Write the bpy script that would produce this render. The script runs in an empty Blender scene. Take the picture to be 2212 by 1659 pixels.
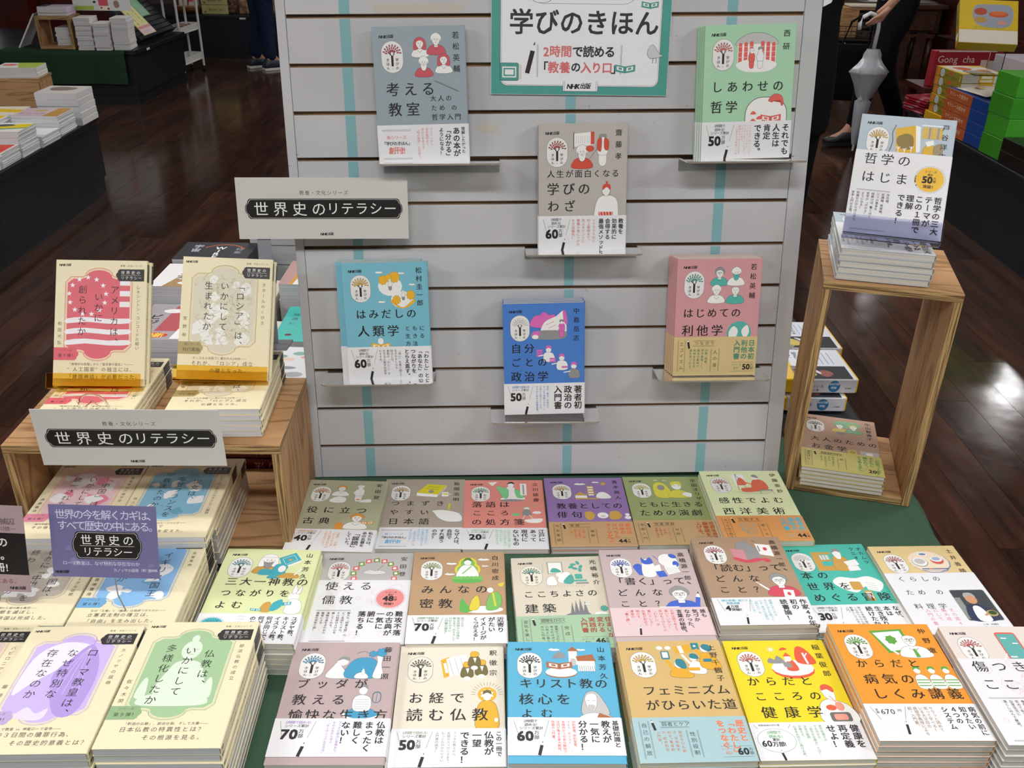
import bpy, bmesh, math, random
from mathutils import Vector, Matrix
random.seed(7)
SC = bpy.context.scene
COL = SC.collection
rad = math.radians
# ---------------------------------------------------------------- camera, world, lights, exposure
PITCH, ROLL, CAMZ = rad(27.885), rad(-1.004), 1.42
_f = Vector((0, math.cos(PITCH), -math.sin(PITCH))); _r = Vector((1, 0, 0)); _d = _f.cross(_r)
_right = _r*math.cos(ROLL) + _d*math.sin(ROLL); _down = -_r*math.sin(ROLL) + _d*math.cos(ROLL)
cam = bpy.data.cameras.new('camera'); camo = bpy.data.objects.new('camera', cam); COL.objects.link(camo)
m = Matrix.Identity(4)
for i in range(3):
    m[i][0] = _right[i]; m[i][1] = -_down[i]; m[i][2] = -_f[i]
m[2][3] = CAMZ
camo.matrix_world = m
cam.sensor_width = 36; cam.lens = 1974.3/2212*36; cam.clip_start = .02; cam.clip_end = 60
SC.camera = camo
SC.view_settings.view_transform = 'Standard'; SC.view_settings.look = 'None'
SC.view_settings.gamma = 1; SC.view_settings.use_curve_mapping = False
SC.view_settings.exposure = 0.0
w = bpy.data.worlds.new('world'); SC.world = w; w.use_nodes = True
w.node_tree.nodes['Background'].inputs[0].default_value = (.95, .97, 1, 1)
w.node_tree.nodes['Background'].inputs[1].default_value = .25
CEIL = 3.0
LAMP_W = 19
lamp_spots = [(-5, -.4), (-2.5, -.4), (0, -.4), (2.5, -.4), (5, -.4), (-5, 2.2), (-2.5, 2.2), (0, 2.2), (2.5, 2.2), (5, 2.2),
              (-7.2, 5.6), (-1.2, 5.6), (1.5, 5.6), (7.2, 5.6), (-7.2, 9), (-1.2, 8.6), (1.5, 8.6), (4.9, 8.0), (-1, 12), (1.8, 12), (4.4, 11)]
SPOTS = ((4.9, 8.0), (4.4, 11))
for x, y in lamp_spots:
    l = bpy.data.lights.new('ceiling_lamp_light', 'AREA'); l.shape = 'RECTANGLE'; l.size, l.size_y = (1.1, .18) if (x, y) not in SPOTS else (.22, .16)
    l.energy = LAMP_W*(.75 if y > 4 else (1.65 if y < 0 else .78)); l.color = (.975, .985, 1)
    lo = bpy.data.objects.new('ceiling_lamp_light', l); COL.objects.link(lo); lo.location = (x, y, CEIL-.29)
    u = bpy.data.lights.new('added_ceiling_fill', 'AREA'); u.shape = 'RECTANGLE'; u.size = 1.1; u.size_y = .18; u.energy = 8 if (x, y) not in SPOTS else 2; u.color = (1, .96, .93)  # upward fill added to brighten the ceiling and its reflection in the floor
    uo = bpy.data.objects.new('added_ceiling_fill', u); COL.objects.link(uo); uo.location = (x, y, CEIL-.19); uo.rotation_euler = (math.pi, 0, 0)

# ---------------------------------------------------------------- helpers
def lin(h, k=1.0):
    if isinstance(h, (tuple, list)): return tuple(h[:3])
    h = h.lstrip('#'); r = []
    for i in (0, 2, 4):
        c = int(h[i:i+2], 16)/255
        r.append(min(.92, (c/12.92 if c <= .04045 else ((c+.055)/1.055)**2.4)*k))
    return tuple(r)
MATS = {}
def mat(name, col='#888888', rough=.5, metal=0, **kw):
    key = (name, str(col), rough)
    if key in MATS: return MATS[key]
    mt = bpy.data.materials.new(name); mt.use_nodes = True; nt = mt.node_tree; b = nt.nodes['Principled BSDF']
    b.inputs['Base Color'].default_value = (*lin(col), 1); b.inputs['Roughness'].default_value = rough
    b.inputs['Metallic'].default_value = metal
    for k, v in kw.items(): b.inputs[k].default_value = v
    MATS[key] = mt
    return mt
def noise_mat(name, c1, c2, scale=(1, 1, 1), nscale=5, rough=.5, detail=4, bump=0, dist=0, lo=.35, hi=.65, coat=0, rvar=0):
    key = (name, c1, c2)
    if key in MATS: return MATS[key]
    mt = bpy.data.materials.new(name); mt.use_nodes = True; nt = mt.node_tree; b = nt.nodes['Principled BSDF']
    tc = nt.nodes.new('ShaderNodeTexCoord'); mp = nt.nodes.new('ShaderNodeMapping'); mp.inputs['Scale'].default_value = scale
    oi = nt.nodes.new('ShaderNodeObjectInfo'); add = nt.nodes.new('ShaderNodeVectorMath'); add.operation = 'ADD'
    sc_ = nt.nodes.new('ShaderNodeVectorMath'); sc_.operation = 'SCALE'; sc_.inputs['Scale'].default_value = 13.7
    cmb = nt.nodes.new('ShaderNodeCombineXYZ')
    for i in range(3): nt.links.new(oi.outputs['Random'], cmb.inputs[i])
    nt.links.new(cmb.outputs[0], sc_.inputs[0]); nt.links.new(tc.outputs['Object'], add.inputs[0]); nt.links.new(sc_.outputs[0], add.inputs[1])
    nt.links.new(add.outputs[0], mp.inputs[0])
    n = nt.nodes.new('ShaderNodeTexNoise'); n.inputs['Scale'].default_value = nscale; n.inputs['Detail'].default_value = detail
    n.inputs['Distortion'].default_value = dist
    nt.links.new(mp.outputs[0], n.inputs['Vector'])
    cr = nt.nodes.new('ShaderNodeValToRGB'); cr.color_ramp.elements[0].position = lo; cr.color_ramp.elements[1].position = hi
    cr.color_ramp.elements[0].color = (*lin(c1), 1); cr.color_ramp.elements[1].color = (*lin(c2), 1)
    nt.links.new(n.outputs['Fac'], cr.inputs[0]); nt.links.new(cr.outputs[0], b.inputs['Base Color'])
    b.inputs['Roughness'].default_value = rough
    if rough > .8: b.inputs['Specular IOR Level'].default_value = .2
    if coat: b.inputs['Coat Weight'].default_value = coat; b.inputs['Coat Roughness'].default_value = .08
    if bump:
        bp = nt.nodes.new('ShaderNodeBump'); bp.inputs['Strength'].default_value = bump; bp.inputs['Distance'].default_value = .002
        nt.links.new(n.outputs['Fac'], bp.inputs['Height']); nt.links.new(bp.outputs[0], b.inputs['Normal'])
    MATS[key] = mt
    return mt
def meshobj(name, verts, faces, mats, parent=None, fm=None, smooth=False):
    me = bpy.data.meshes.new(name); me.from_pydata(verts, [], faces)
    for x in (mats if isinstance(mats, (list, tuple)) else [mats]): me.materials.append(x)
    if fm: me.polygons.foreach_set('material_index', fm)
    if smooth: me.shade_smooth()
    me.update(); return link(name, me, parent)
def link(name, me, parent=None):
    o = bpy.data.objects.new(name, me); COL.objects.link(o)
    if parent: o.parent = parent
    return o
def tag(o, label=None, cat=None, group=None, kind=None):
    if label: o['label'] = label
    if cat: o['category'] = cat
    if group: o['group'] = group
    if kind: o['kind'] = kind
    return o
def empty(name, loc=(0, 0, 0), rz=0, label=None, cat=None, group=None, M=None):
    o = bpy.data.objects.new(name, None); COL.objects.link(o); o.empty_display_size = .05
    if M is not None: o.matrix_world = M
    else: o.location = loc; o.rotation_euler = (0, 0, rz)
    return tag(o, label, cat, group)
class B:
    """collects boxes and tubes for ONE mesh"""
    def __init__(s): s.v = []; s.f = []; s.m = []
    def box(s, x0, x1, y0, y1, z0, z1, mi=0, M=None):
        b = len(s.v)
        p = [Vector((x, y, z)) for z in (z0, z1) for x, y in ((x0, y0), (x1, y0), (x1, y1), (x0, y1))]
        if M is not None: p = [M @ q for q in p]
        s.v += [tuple(q) for q in p]
        for q in ((3, 2, 1, 0), (4, 5, 6, 7), (0, 1, 5, 4), (1, 2, 6, 5), (2, 3, 7, 6), (3, 0, 4, 7)):
            s.f.append(tuple(b+i for i in q)); s.m.append(mi)
        return s
    def tube(s, pts, r, n=8, mi=0, caps=True, sx=1):
        pts = [Vector(p) for p in pts]; b0 = len(s.v)
        rs = r if isinstance(r, (list, tuple)) else [r]*len(pts)
        for i, p in enumerate(pts):
            t = (pts[min(i+1, len(pts)-1)] - pts[max(i-1, 0)]).normalized()
            a = Vector((0, 0, 1)) if abs(t.z) < .9 else Vector((1, 0, 0))
            u = t.cross(a).normalized(); v = u.cross(t)
            for k in range(n):
                an = 2*math.pi*k/n
                s.v.append(tuple(p + u*math.cos(an)*rs[i]*sx + v*math.sin(an)*rs[i]))
        for i in range(len(pts)-1):
            for k in range(n):
                a, c = b0+i*n+k, b0+i*n+(k+1) % n
                s.f.append((a, c, c+n, a+n)); s.m.append(mi)
        if caps:
            s.f.append(tuple(b0+k for k in reversed(range(n)))); s.m.append(mi)
            s.f.append(tuple(b0+(len(pts)-1)*n+k for k in range(n))); s.m.append(mi)
        return s
    def prism(s, pts, z0, z1, mi=0):
        b = len(s.v); n = len(pts)
        s.v += [(x, y, z0) for x, y in pts] + [(x, y, z1) for x, y in pts]
        s.f.append(tuple(b+i for i in reversed(range(n)))); s.m.append(mi)
        s.f.append(tuple(b+n+i for i in range(n))); s.m.append(mi)
        for i in range(n):
            j = (i+1) % n; s.f.append((b+i, b+j, b+n+j, b+n+i)); s.m.append(mi)
        return s
    def build(s, name, mats, parent=None, smooth=False, bevel=0):
        o = meshobj(name, s.v, s.f, mats, parent, s.m, smooth)
        if bevel:
            md = o.modifiers.new('b', 'BEVEL'); md.width = bevel; md.segments = 2; md.limit_method = 'ANGLE'
        return o
def frameM(o, u, v, s=1):
    u = Vector(u).normalized(); v = Vector(v).normalized(); n = u.cross(v)
    M = Matrix.Identity(4)
    for i in range(3): M[i][0] = u[i]*s; M[i][1] = v[i]*s; M[i][2] = n[i]*s; M[i][3] = o[i]
    return M
def flatM(x, y, z, deg, s=1):
    a = rad(deg); return frameM((x, y, z), (math.cos(a), math.sin(a), 0), (-math.sin(a), math.cos(a), 0), s)
def leanM(x, y, z, yaw, lean, roll, s=1):
    yaw, lean, roll = rad(yaw), rad(lean), rad(roll)
    u = Vector((math.cos(yaw), math.sin(yaw), 0)); n = Vector((-math.sin(yaw), math.cos(yaw), 0))
    v = n*math.sin(lean) + Vector((0, 0, math.cos(lean)))
    return frameM((x, y, z), u*math.cos(roll)+v*math.sin(roll), v*math.cos(roll)-u*math.sin(roll), s)

# ---------------------------------------------------------------- printed ink: glyphs and flat shapes with a colour attribute
_cu = bpy.data.curves.new('glyph', 'FONT'); _cu.resolution_u = 2; _cu.size = 1
_go = bpy.data.objects.new('glyph', _cu); COL.objects.link(_go)
_G = {}
def glyph(ch, wt):
    k = (ch, wt)
    k = ch
    if k not in _G:
        _cu.body = ch
        dg = bpy.context.evaluated_depsgraph_get(); dg.update()
        e = _go.evaluated_get(dg); me = e.to_mesh()
        _G[k] = ([(p.co.x, p.co.y) for p in me.vertices], [tuple(p.vertices) for p in me.polygons])
        e.to_mesh_clear()
    return _G[k]
_ink = bpy.data.materials.new('printing_ink'); _ink.use_nodes = True
_b = _ink.node_tree.nodes['Principled BSDF']; _b.inputs['Roughness'].default_value = .5
_a = _ink.node_tree.nodes.new('ShaderNodeVertexColor'); _a.layer_name = 'Col'
_ink.node_tree.links.new(_a.outputs['Color'], _b.inputs['Base Color'])
SMALL = set('っゃゅょァィゥェォッャュョぁぃぅぇぉ')
LS = 5e-6
K = '#23211f'
class Ink:
    """flat print; millimetres, origin top left, y down; W,H of the sheet"""
    def __init__(s, W=148, H=210): s.W = W; s.H = H; s.v = []; s.f = []; s.c = []; s.n = 0; s.up = 0
    def _add(s, pts, faces, col, layer):
        b = len(s.v); c = lin(col, 1.12)
        s.v += [(x, y, layer) for x, y in pts]; s.f += [tuple(b+i for i in f) for f in faces]; s.c += [c]*len(pts)
    def poly(s, pts, col, hold=False):
        if not hold: s.n += 1
        s._add(pts, [tuple(range(len(pts)))], col, s.n)
    def rect(s, x0, y0, x1, y1, col, hold=False): s.poly([(x0, y0), (x1, y0), (x1, y1), (x0, y1)], col, hold)
    def ell(s, x, y, rx, ry, col, rot=0, n=14, hold=False):
        c, d = math.cos(rad(rot)), math.sin(rad(rot)); p = []
        for i in range(n):
            a = 2*math.pi*i/n; X, Y = rx*math.cos(a), ry*math.sin(a); p.append((x+X*c-Y*d, y+X*d+Y*c))
        s.poly(p, col, hold)
    def rr(s, x0, y0, x1, y1, r, col, n=6):
        p = []
        for cx, cy, a0 in ((x1-r, y0+r, -90), (x1-r, y1-r, 0), (x0+r, y1-r, 90), (x0+r, y0+r, 180)):
            for i in range(n+1):
                a = rad(a0+90*i/n); p.append((cx+r*math.cos(a), cy+r*math.sin(a)))
        s.poly(p, col)
    def line(s, pts, w, col, hold=False, close=False):
        if not hold: s.n += 1
        if close: pts = list(pts)+[pts[0]]
        for (x0, y0), (x1, y1) in zip(pts, pts[1:]):
            dx, dy = x1-x0, y1-y0; L = math.hypot(dx, dy) or 1; a, b = -dy/L*w/2, dx/L*w/2
            e, g = dx/L*w*.25, dy/L*w*.25
            s._add([(x0+a-e, y0+b-g), (x1+a+e, y1+b+g), (x1-a+e, y1-b+g), (x0-a-e, y0-b-g)], [(0, 1, 2, 3)], col, s.n)
    def smooth(s, pts, k=4, close=True):
        o = []; n = len(pts)
        for i in range(n if close else n-1):
            g = (lambda j: pts[j % n]) if close else (lambda j: pts[max(0, min(n-1, j))])
            p0, p1, p2, p3 = g(i-1), g(i), g(i+1), g(i+2)
            for q in range(k):
                t = q/k
                o.append(tuple(.5*((2*p1[a])+(-p0[a]+p2[a])*t+(2*p0[a]-5*p1[a]+4*p2[a]-p3[a])*t*t+(-p0[a]+3*p1[a]-3*p2[a]+p3[a])*t**3) for a in (0, 1)))
        if not close: o.append(pts[-1])
        return o
    def blob(s, pts, col, out=None, w=.5):
        p = s.smooth(pts)
        if out: s.line(p, w*2.6, out, close=True)
        s.poly(p, col)
    def curve(s, pts, w, col): s.line(s.smooth(pts, 4, False), w, col)
    def _put(s, ch, x, y, size, col, wt, rot=0, ox=0, oy=0, sl=0):
        """x,y = centre of the em square"""
        vs, fs = glyph(ch, wt); P = []
        for a, b in vs:
            a = a-.5+ox; b = b-.38+oy
            if rot: a, b = b, -a
            P.append((x+(a+b*sl)*size, y-b*size))
        d = max(0, wt)*size*.8
        if d <= 0: s._add(P, fs, col, s.n)
        elif wt < .018:
            for i, q in enumerate((-d, d)): s._add([(a+q, b) for a, b in P], fs, col, s.n+i)
            s.up = max(s.up, 1)
        else:
            for i, (q, r) in enumerate(((-d, -d), (d, -d), (d, d), (-d, d))): s._add([(a+q, b+r) for a, b in P], fs, col, s.n+i)
            s.up = max(s.up, 3)
    def h(s, t, x, y, size, pitch=None, col=K, wt=.01, sl=0):
        """horizontal text, x = left, y = top of the em square; returns the end x"""
        s.n += 1; pitch = pitch or size
        for ch in t:
            if ch == ' ': x += pitch*.5; continue
            if ord(ch) < 0x250:
                vs, _ = glyph(ch, wt); x1 = max(a for a, b in vs); x0 = min(a for a, b in vs)
                s._put(ch, x+size*(.5-x0+.04), y+size/2, size, col, wt, sl=sl); x += size*(x1-x0+.09)
            else: s._put(ch, x+size/2, y+size/2, size, col, wt, sl=sl); x += pitch
        s.n += s.up; s.up = 0; return x
    def v_(s, t, x, y, size, pitch=None, col=K, wt=.01):
        """vertical text, x = centre of the column"""
        s.n += 1; pitch = pitch or size
        for ch in t:
            if ch == ' ': y += pitch*.5; continue
            kw = {}
            if ch in 'ー―—…（）「」『』〈〉“”': kw['rot'] = 1
            elif ch in '、。': kw['ox'] = .6; kw['oy'] = .6
            elif ch in SMALL: kw['ox'] = .08; kw['oy'] = .08
            elif ord(ch) < 0x250:
                vs, _ = glyph(ch, wt); kw['ox'] = .5-(max(a for a, b in vs)+min(a for a, b in vs))/2
            s._put(ch, x, y+size/2, size, col, wt, **kw)
            y += pitch*(.62 if ch in '、。' else 1)
        s.n += s.up; s.up = 0; return y
    def vc(s, cols, x, y, size, dx, pitch=None, col=K, wt=.01):
        for i, t in enumerate(cols): s.v_(t, x-dx*i, y, size, pitch, col, wt)
    def build(s, name, parent, z, mapf=None):
        if not s.v: return None
        mapf = mapf or (lambda X, Y, Z: (X, Y, z+Z))
        vs = [mapf((x-s.W/2)/1000, (s.H/2-y)/1000, 2e-5+l*LS) for x, y, l in s.v]
        me = bpy.data.meshes.new(name); me.from_pydata(vs, [], [f[::-1] for f in s.f] if s._flip() else s.f)
        ca = me.color_attributes.new('Col', 'FLOAT_COLOR', 'POINT')
        ca.data.foreach_set('color', [q for c in s.c for q in (*c, 1)])
        me.materials.append(_ink); me.update()
        return link(name, me, parent)
    def _flip(s): return False
# ---------------------------------------------------------------- drawing vocabulary for the cover pictures
WH = '#eceae6'; GR = '#8f8f8f'; LG = '#bdbcba'; LN = '#55524e'
def bust(k, x, y, s=1, hair=GR, cloth=WH, face=WH, beard=None, long_=False, glasses=False, bald=False, turn=0):
    k.blob([(x-13*s, y+17*s), (x-10*s, y+9*s), (x-4*s, y+6*s), (x+4*s, y+6*s), (x+10*s, y+9*s), (x+13*s, y+17*s), (x, y+19*s)], cloth, LN, .35)
    if long_: k.blob([(x-8*s, y-5*s), (x, y-10*s), (x+8*s, y-5*s), (x+9*s, y+8*s), (x, y+6*s), (x-9*s, y+8*s)], hair, LN, .3)
    elif not bald: k.blob([(x-6.5*s, y), (x-6.5*s, y-6*s), (x, y-10*s), (x+6.5*s, y-6*s), (x+6.5*s, y), (x, y-2*s)], hair, LN, .3)
    k.rect(x-2.4*s, y+3*s, x+2.4*s, y+8.5*s, face)
    k.blob([(x-5*s, y-4*s), (x, y-6*s), (x+5*s, y-4*s), (x+4.6*s, y+2*s), (x, y+6.5*s), (x-4.6*s, y+2*s)], face, LN, .35)
    if not bald: k.blob([(x-5.6*s, y-2*s), (x-5.6*s, y-6*s), (x, y-8.5*s), (x+5.6*s, y-6*s), (x+5.4*s, y-2*s), (x+2*s, y-5*s), (x-3*s, y-4.4*s)], hair)
    if beard: k.blob([(x-4.4*s, y+1*s), (x, y+2.4*s), (x+4.4*s, y+1*s), (x+3*s, y+8*s), (x, y+10*s), (x-3*s, y+8*s)], beard, LN, .25)
    t = turn*s
    for dx in (-2, 2):
        k.line([(x+t+(dx-1)*s, y-2.2*s), (x+t+(dx+1)*s, y-2.4*s)], .35*s, LN, True)
        k.ell(x+t+dx*s, y-1*s, .5*s, .5*s, K, hold=True)
        if glasses: k.line([(x+t+(dx-1.6)*s, y-2*s), (x+t+(dx+1.6)*s, y-2*s), (x+t+(dx+1.6)*s, y+.6*s), (x+t+(dx-1.6)*s, y+.6*s)], .3*s, K, True, True)
    k.line([(x+t, y-1*s), (x+t+.7*s, y+1.4*s), (x+t-.4*s, y+1.4*s)], .3*s, LN, True)
    k.line([(x+t-1.4*s, y+3*s), (x+t+1.4*s, y+3*s)], .4*s, LN, True)
    k.line([(x-4*s, y+8*s), (x, y+12*s), (x+4*s, y+8*s)], .35*s, LN, True)
def figure(k, x, y, s=1, hair=GR, cloth=WH, legs=WH, arms=0):
    """a small standing figure, y = feet"""
    k.blob([(x-2.4*s, y), (x-2.6*s, y-9*s), (x+2.6*s, y-9*s), (x+2.4*s, y)], legs, LN, .3)
    k.blob([(x-3.4*s, y-8*s), (x-3.6*s, y-16*s), (x, y-18*s), (x+3.6*s, y-16*s), (x+3.4*s, y-8*s)], cloth, LN, .3)
    if arms: k.line([(x-3*s, y-15*s), (x-8*s*arms, y-12*s)], 1.6*s, cloth); k.ell(x-8.6*s*arms, y-11.8*s, 1.1*s, 1.1*s, WH)
    k.ell(x, y-20*s, 2.3*s, 2.8*s, WH); k.blob([(x-2.5*s, y-19.6*s), (x-2.4*s, y-23*s), (x+2.4*s, y-23*s), (x+2.5*s, y-20*s), (x, y-21.4*s)], hair, LN, .2)
def openbook(k, x, y, w, col, rot=0):
    h = w*.62
    k.poly([(x-w, y-h*.5), (x, y-h*.2), (x, y+h*.8), (x-w, y+h*.5)], col); k.poly([(x+w, y-h*.5), (x, y-h*.2), (x, y+h*.8), (x+w, y+h*.5)], col)
    k.poly([(x-w*.8, y-h*.25), (x-w*.15, y-.02*h), (x-w*.15, y+h*.5), (x-w*.8, y+h*.28)], WH); k.poly([(x+w*.8, y-h*.25), (x+w*.15, y-.02*h), (x+w*.15, y+h*.5), (x+w*.8, y+h*.28)], WH)
    k.poly([(x-w*.62, y-h*.1), (x-w*.3, y+.02*h), (x-w*.3, y+h*.34), (x-w*.62, y+h*.2)], col); k.poly([(x+w*.62, y-h*.1), (x+w*.3, y+.02*h), (x+w*.3, y+h*.34), (x+w*.62, y+h*.2)], col)
    k.line([(x, y-h*.2), (x, y+h*.8)], .4, LN)
def cloud(k, x, y, s, col=WH):
    k.blob([(x-6*s, y), (x-3*s, y-2.4*s), (x, y-1.6*s), (x+3*s, y-2*s), (x+6*s, y), (x, y+1.2*s)], col, LN, .2)
def bush(k, x, y, r, col, n=9):
    p = []
    for i in range(n*2):
        a = math.pi*i/n; q = r*(1 if i % 2 else .82); p.append((x+q*math.cos(a), y+q*math.sin(a)*1.1))
    k.blob(p, col, LN, .2)
def pencil(k, x, y, L, rot=14, w=3.0, col=K):
    c, d = math.cos(rad(rot)), math.sin(rad(rot)); T = lambda a, b: (x+a*c+b*d, y-b*c+a*d)
    k.poly([T(-w/2, 0), T(w/2, 0), T(w/2, L*.72), T(-w/2, L*.72)], col)
    k.poly([T(-w/2, L*.72), T(w/2, L*.72), T(0, L)], WH); k.poly([T(-w*.2, L*.9), T(w*.2, L*.9), T(0, L*1.02)], K)
def emblem(k, leaf, x=30.5, y=45.5, s=1.0, fill='#e9e7e4', ring=None):
    k.rr(x-17.6*s, y-24.4*s, x+17.6*s, y+24.4*s, 17.4*s, '#7e7d7d'); k.rr(x-17.1*s, y-23.9*s, x+17.1*s, y+23.9*s, 17*s, ring or fill)
    k.rr(x-15.4*s, y-22.2*s, x+15.4*s, y+22.2*s, 15.3*s, fill)
    rnd = random.Random(3); k.n += 1
    for i in range(27):
        a = rad(-172+344*((i*.618) % 1)*.5+0); q = (6.5+8.2*((i*7) % 27)/27)
        a = rad(-178+ (i % 9)*19.5+ (i//9)*7); q = (5.4, 9.6, 13.4)[i//9]
        if i//9 == 0 and i % 9 in (0, 8): continue
        X, Y = x+q*math.cos(a)*s, y-4.2*s+q*math.sin(a)*.98*s
        k.ell(X, Y, 2.15*s, 1.25*s, K, rot=math.degrees(a), n=8, hold=True)
    k.n += 1
    for i in range(27):
        a = rad(-178+(i % 9)*19.5+(i//9)*7); q = (5.4, 9.6, 13.4)[i//9]
        if i//9 == 0 and i % 9 in (0, 8): continue
        X, Y = x+q*math.cos(a)*s, y-4.2*s+q*math.sin(a)*.98*s
        k.ell(X, Y, 1.75*s, .88*s, leaf, rot=math.degrees(a), n=8, hold=True)
    k.rect(x-1.8*s, y-2*s, x+1.8*s, y+14*s, K); k.line([(x, y-.5*s), (x-4*s, y-5.5*s)], 1.5*s, K); k.line([(x, y-.5*s), (x+4*s, y-5.5*s)], 1.1*s, K)
    k.line([(x-2.4*s, y-3.4*s), (x-2*s, y-7*s)], .7*s, K); k.line([(x+2.4*s, y-3.4*s), (x+2*s, y-7*s)], .7*s, K)
    k.poly([(x-1.5*s, y+14*s), (x+1.5*s, y+14*s), (x, y+19*s)], fill); k.poly([(x-.5*s, y+17*s), (x+.5*s, y+17*s), (x, y+19.2*s)], K)
    k.v_('学びの', x+7.4*s, y+1.6*s, 5.3*s, 6.2*s, wt=.018); k.v_('きほん', x-7.4*s, y+1.6*s, 5.3*s, 6.2*s, wt=.018)
def publisher(k, x, y, s=5.6, col=K):
    e = k.h('NHK', x, y, s*1.12, col=col, wt=.05, sl=.2); k.h('出版', e-.2, y, s, s*.92, col=col, wt=.035, sl=.15)
def circlebadge(k, x, y, r, col, num, top=('シリーズ', '累計'), bot='突破！', txt=K):
    p = [(x+(r if i % 2 else r*.95)*math.cos(math.pi*i/30), y+(r if i % 2 else r*.95)*math.sin(math.pi*i/30)) for i in range(60)]
    q = [(x+(a-x)*1.08, y+(b-y)*1.08) for a, b in p]; k.line(q, .35, GR, close=True); k.poly(p, col)
    k.h(top[0], x-len(top[0])*2.2, y-r*.72, 4.6, 4.4, txt, .02); k.h(top[1], x-4.4, y-r*.47, 4.4, 4.4, txt, .02)
    e = k.h(num, x-11.5, y-r*.36, 16, col=txt, wt=.05); k.v_('万部', e+2.6, y-r*.2, 4.8, 5.2, txt, .02)
    k.h(bot, x-9, y+r*.42, 6.4, 6.4, txt, .03)

# ---- the picture of each cover: a = upper picture, b = lower one; c = accent colour
def il_heads4(k, c, b2=None):
    bust(k, 75, 27, 1.05, c, WH, long_=True); bust(k, 101, 22, 1.15, WH, c)
    bust(k, 80, 56, 1.1, WH, c, beard=WH); bust(k, 112, 52, 1.05, c, WH, long_=True)
def il_heads4b(k, c):
    bust(k, 74, 26, 1.15, GR, c, glasses=True); bust(k, 103, 26, 1.15, WH, WH, beard=c)
    bust(k, 70, 57, 1.15, WH, WH); bust(k, 103, 57, 1.2, WH, c, bald=True)
    k.ell(114, 133, 22, 22, c); k.blob([(96, 130), (104, 120), (112, 128), (108, 142), (98, 144)], WH, LN, .3); k.blob([(118, 128), (128, 118), (132, 132), (124, 142)], WH, LN, .3)
def il_temple(k, c):
    k.blob([(52, 26), (66, 16), (84, 13), (102, 16), (118, 26), (112, 32), (56, 32)], LG, LN, .4)
    k.rect(54, 30, 116, 66, WH)
    for i, x in enumerate((55, 64, 73, 91, 100, 109)):
        k.rr(x, 25+abs(2.5-i)*1.2, x+6, 60, 2.8, c)
        for q in (34, 42, 50): k.line([(x, q), (x+6, q)], .5, WH)
    k.blob([(52, 60), (84, 52), (118, 60), (104, 72), (66, 72)], WH); figure(k, 77, 66, 1.25, WH, c, c, -.6); figure(k, 91, 66, 1.35, GR, WH, WH)
    k.rr(70, 112, 140, 190, 28, LN); k.rr(71, 113, 139, 189, 27, WH)
    k.blob([(108, 118), (118, 108), (130, 112), (132, 126), (120, 122)], c, LN, .3); k.ell(121, 127, 8, 10, WH); k.blob([(110, 120), (121, 113), (131, 122), (128, 118)], c)
    openbook(k, 113, 145, 17, c)
    for x, y in ((84, 140), (94, 148), (84, 152)): k.ell(x, y, 5, 5, WH); k.blob([(x-5, y-1), (x, y-6), (x+5, y-1)], c)
def il_scroll(k, c):
    k.poly([(58, 16), (92, 13), (92, 34), (58, 37)], WH); k.line([(58, 14), (58, 40)], 1.4, LN); k.rect(86, 13, 92, 33, c)
    for i in range(7): k.line([(62+i*3.6, 20), (62+i*3.6, 31)], .4, GR)
    bust(k, 72, 47, 1.35, WH, c, beard=WH); figure(k, 106, 66, 2.1, GR, WH, WH); k.blob([(98, 26), (104, 24), (103, 44), (97, 40)], c, LN, .3); k.blob([(109, 24), (116, 28), (115, 42), (109, 40)], c, LN, .3)
    k.ell(85, 40, 7, 5, c); k.line([(85, 56), (98, 38)], .7, LN)
    x, y = 114, 120
    k.blob([(x-20, y+22), (x-14, y+2), (x, y-4), (x+16, y+2), (x+20, y+22), (x+16, y+44), (x-18, y+44)], WH, LN, .4); k.ell(x-1, y-12, 6.6, 8.6, WH); k.line(k.smooth([(x-8, y-12), (x-6, y-4), (x, y-2), (x+5, y-4), (x+6, y-12)], 3, False), .4, LN)
    k.blob([(x-7, y-12), (x-6, y-20), (x, y-23), (x+6, y-20), (x+6, y-12), (x, y-17)], c); k.ell(x, y-25, 2, 2, c)
    k.rect(x-13, y+24, x+11, y+42, c)
    for i in range(5): k.line([(x-11+i*5, y+24), (x-9+i*5, y+38)], .9, WH)
def il_islands(k, c):
    k.ell(82, 42, 21, 17, WH); k.ell(102, 66, 20, 15, WH); k.blob([(84, 66), (84, 72), (102, 82), (122, 72), (121, 66), (102, 80)], c)
    bush(k, 70, 31, 8, c); bush(k, 90, 26, 9.5, c); bush(k, 92, 66, 7.5, c); bush(k, 117, 58, 8, c); bush(k, 80, 27, 6, c)
    cloud(k, 64, 18, 1.1); cloud(k, 102, 20, 1); cloud(k, 120, 40, 1); cloud(k, 66, 70, 1.1); figure(k, 82, 48, .8, WH, WH, GR); figure(k, 104, 66, .7, WH, WH, GR)
    k.ell(60, 140, 5, 6, WH); openbook(k, 60, 148, 17, c)
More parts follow.
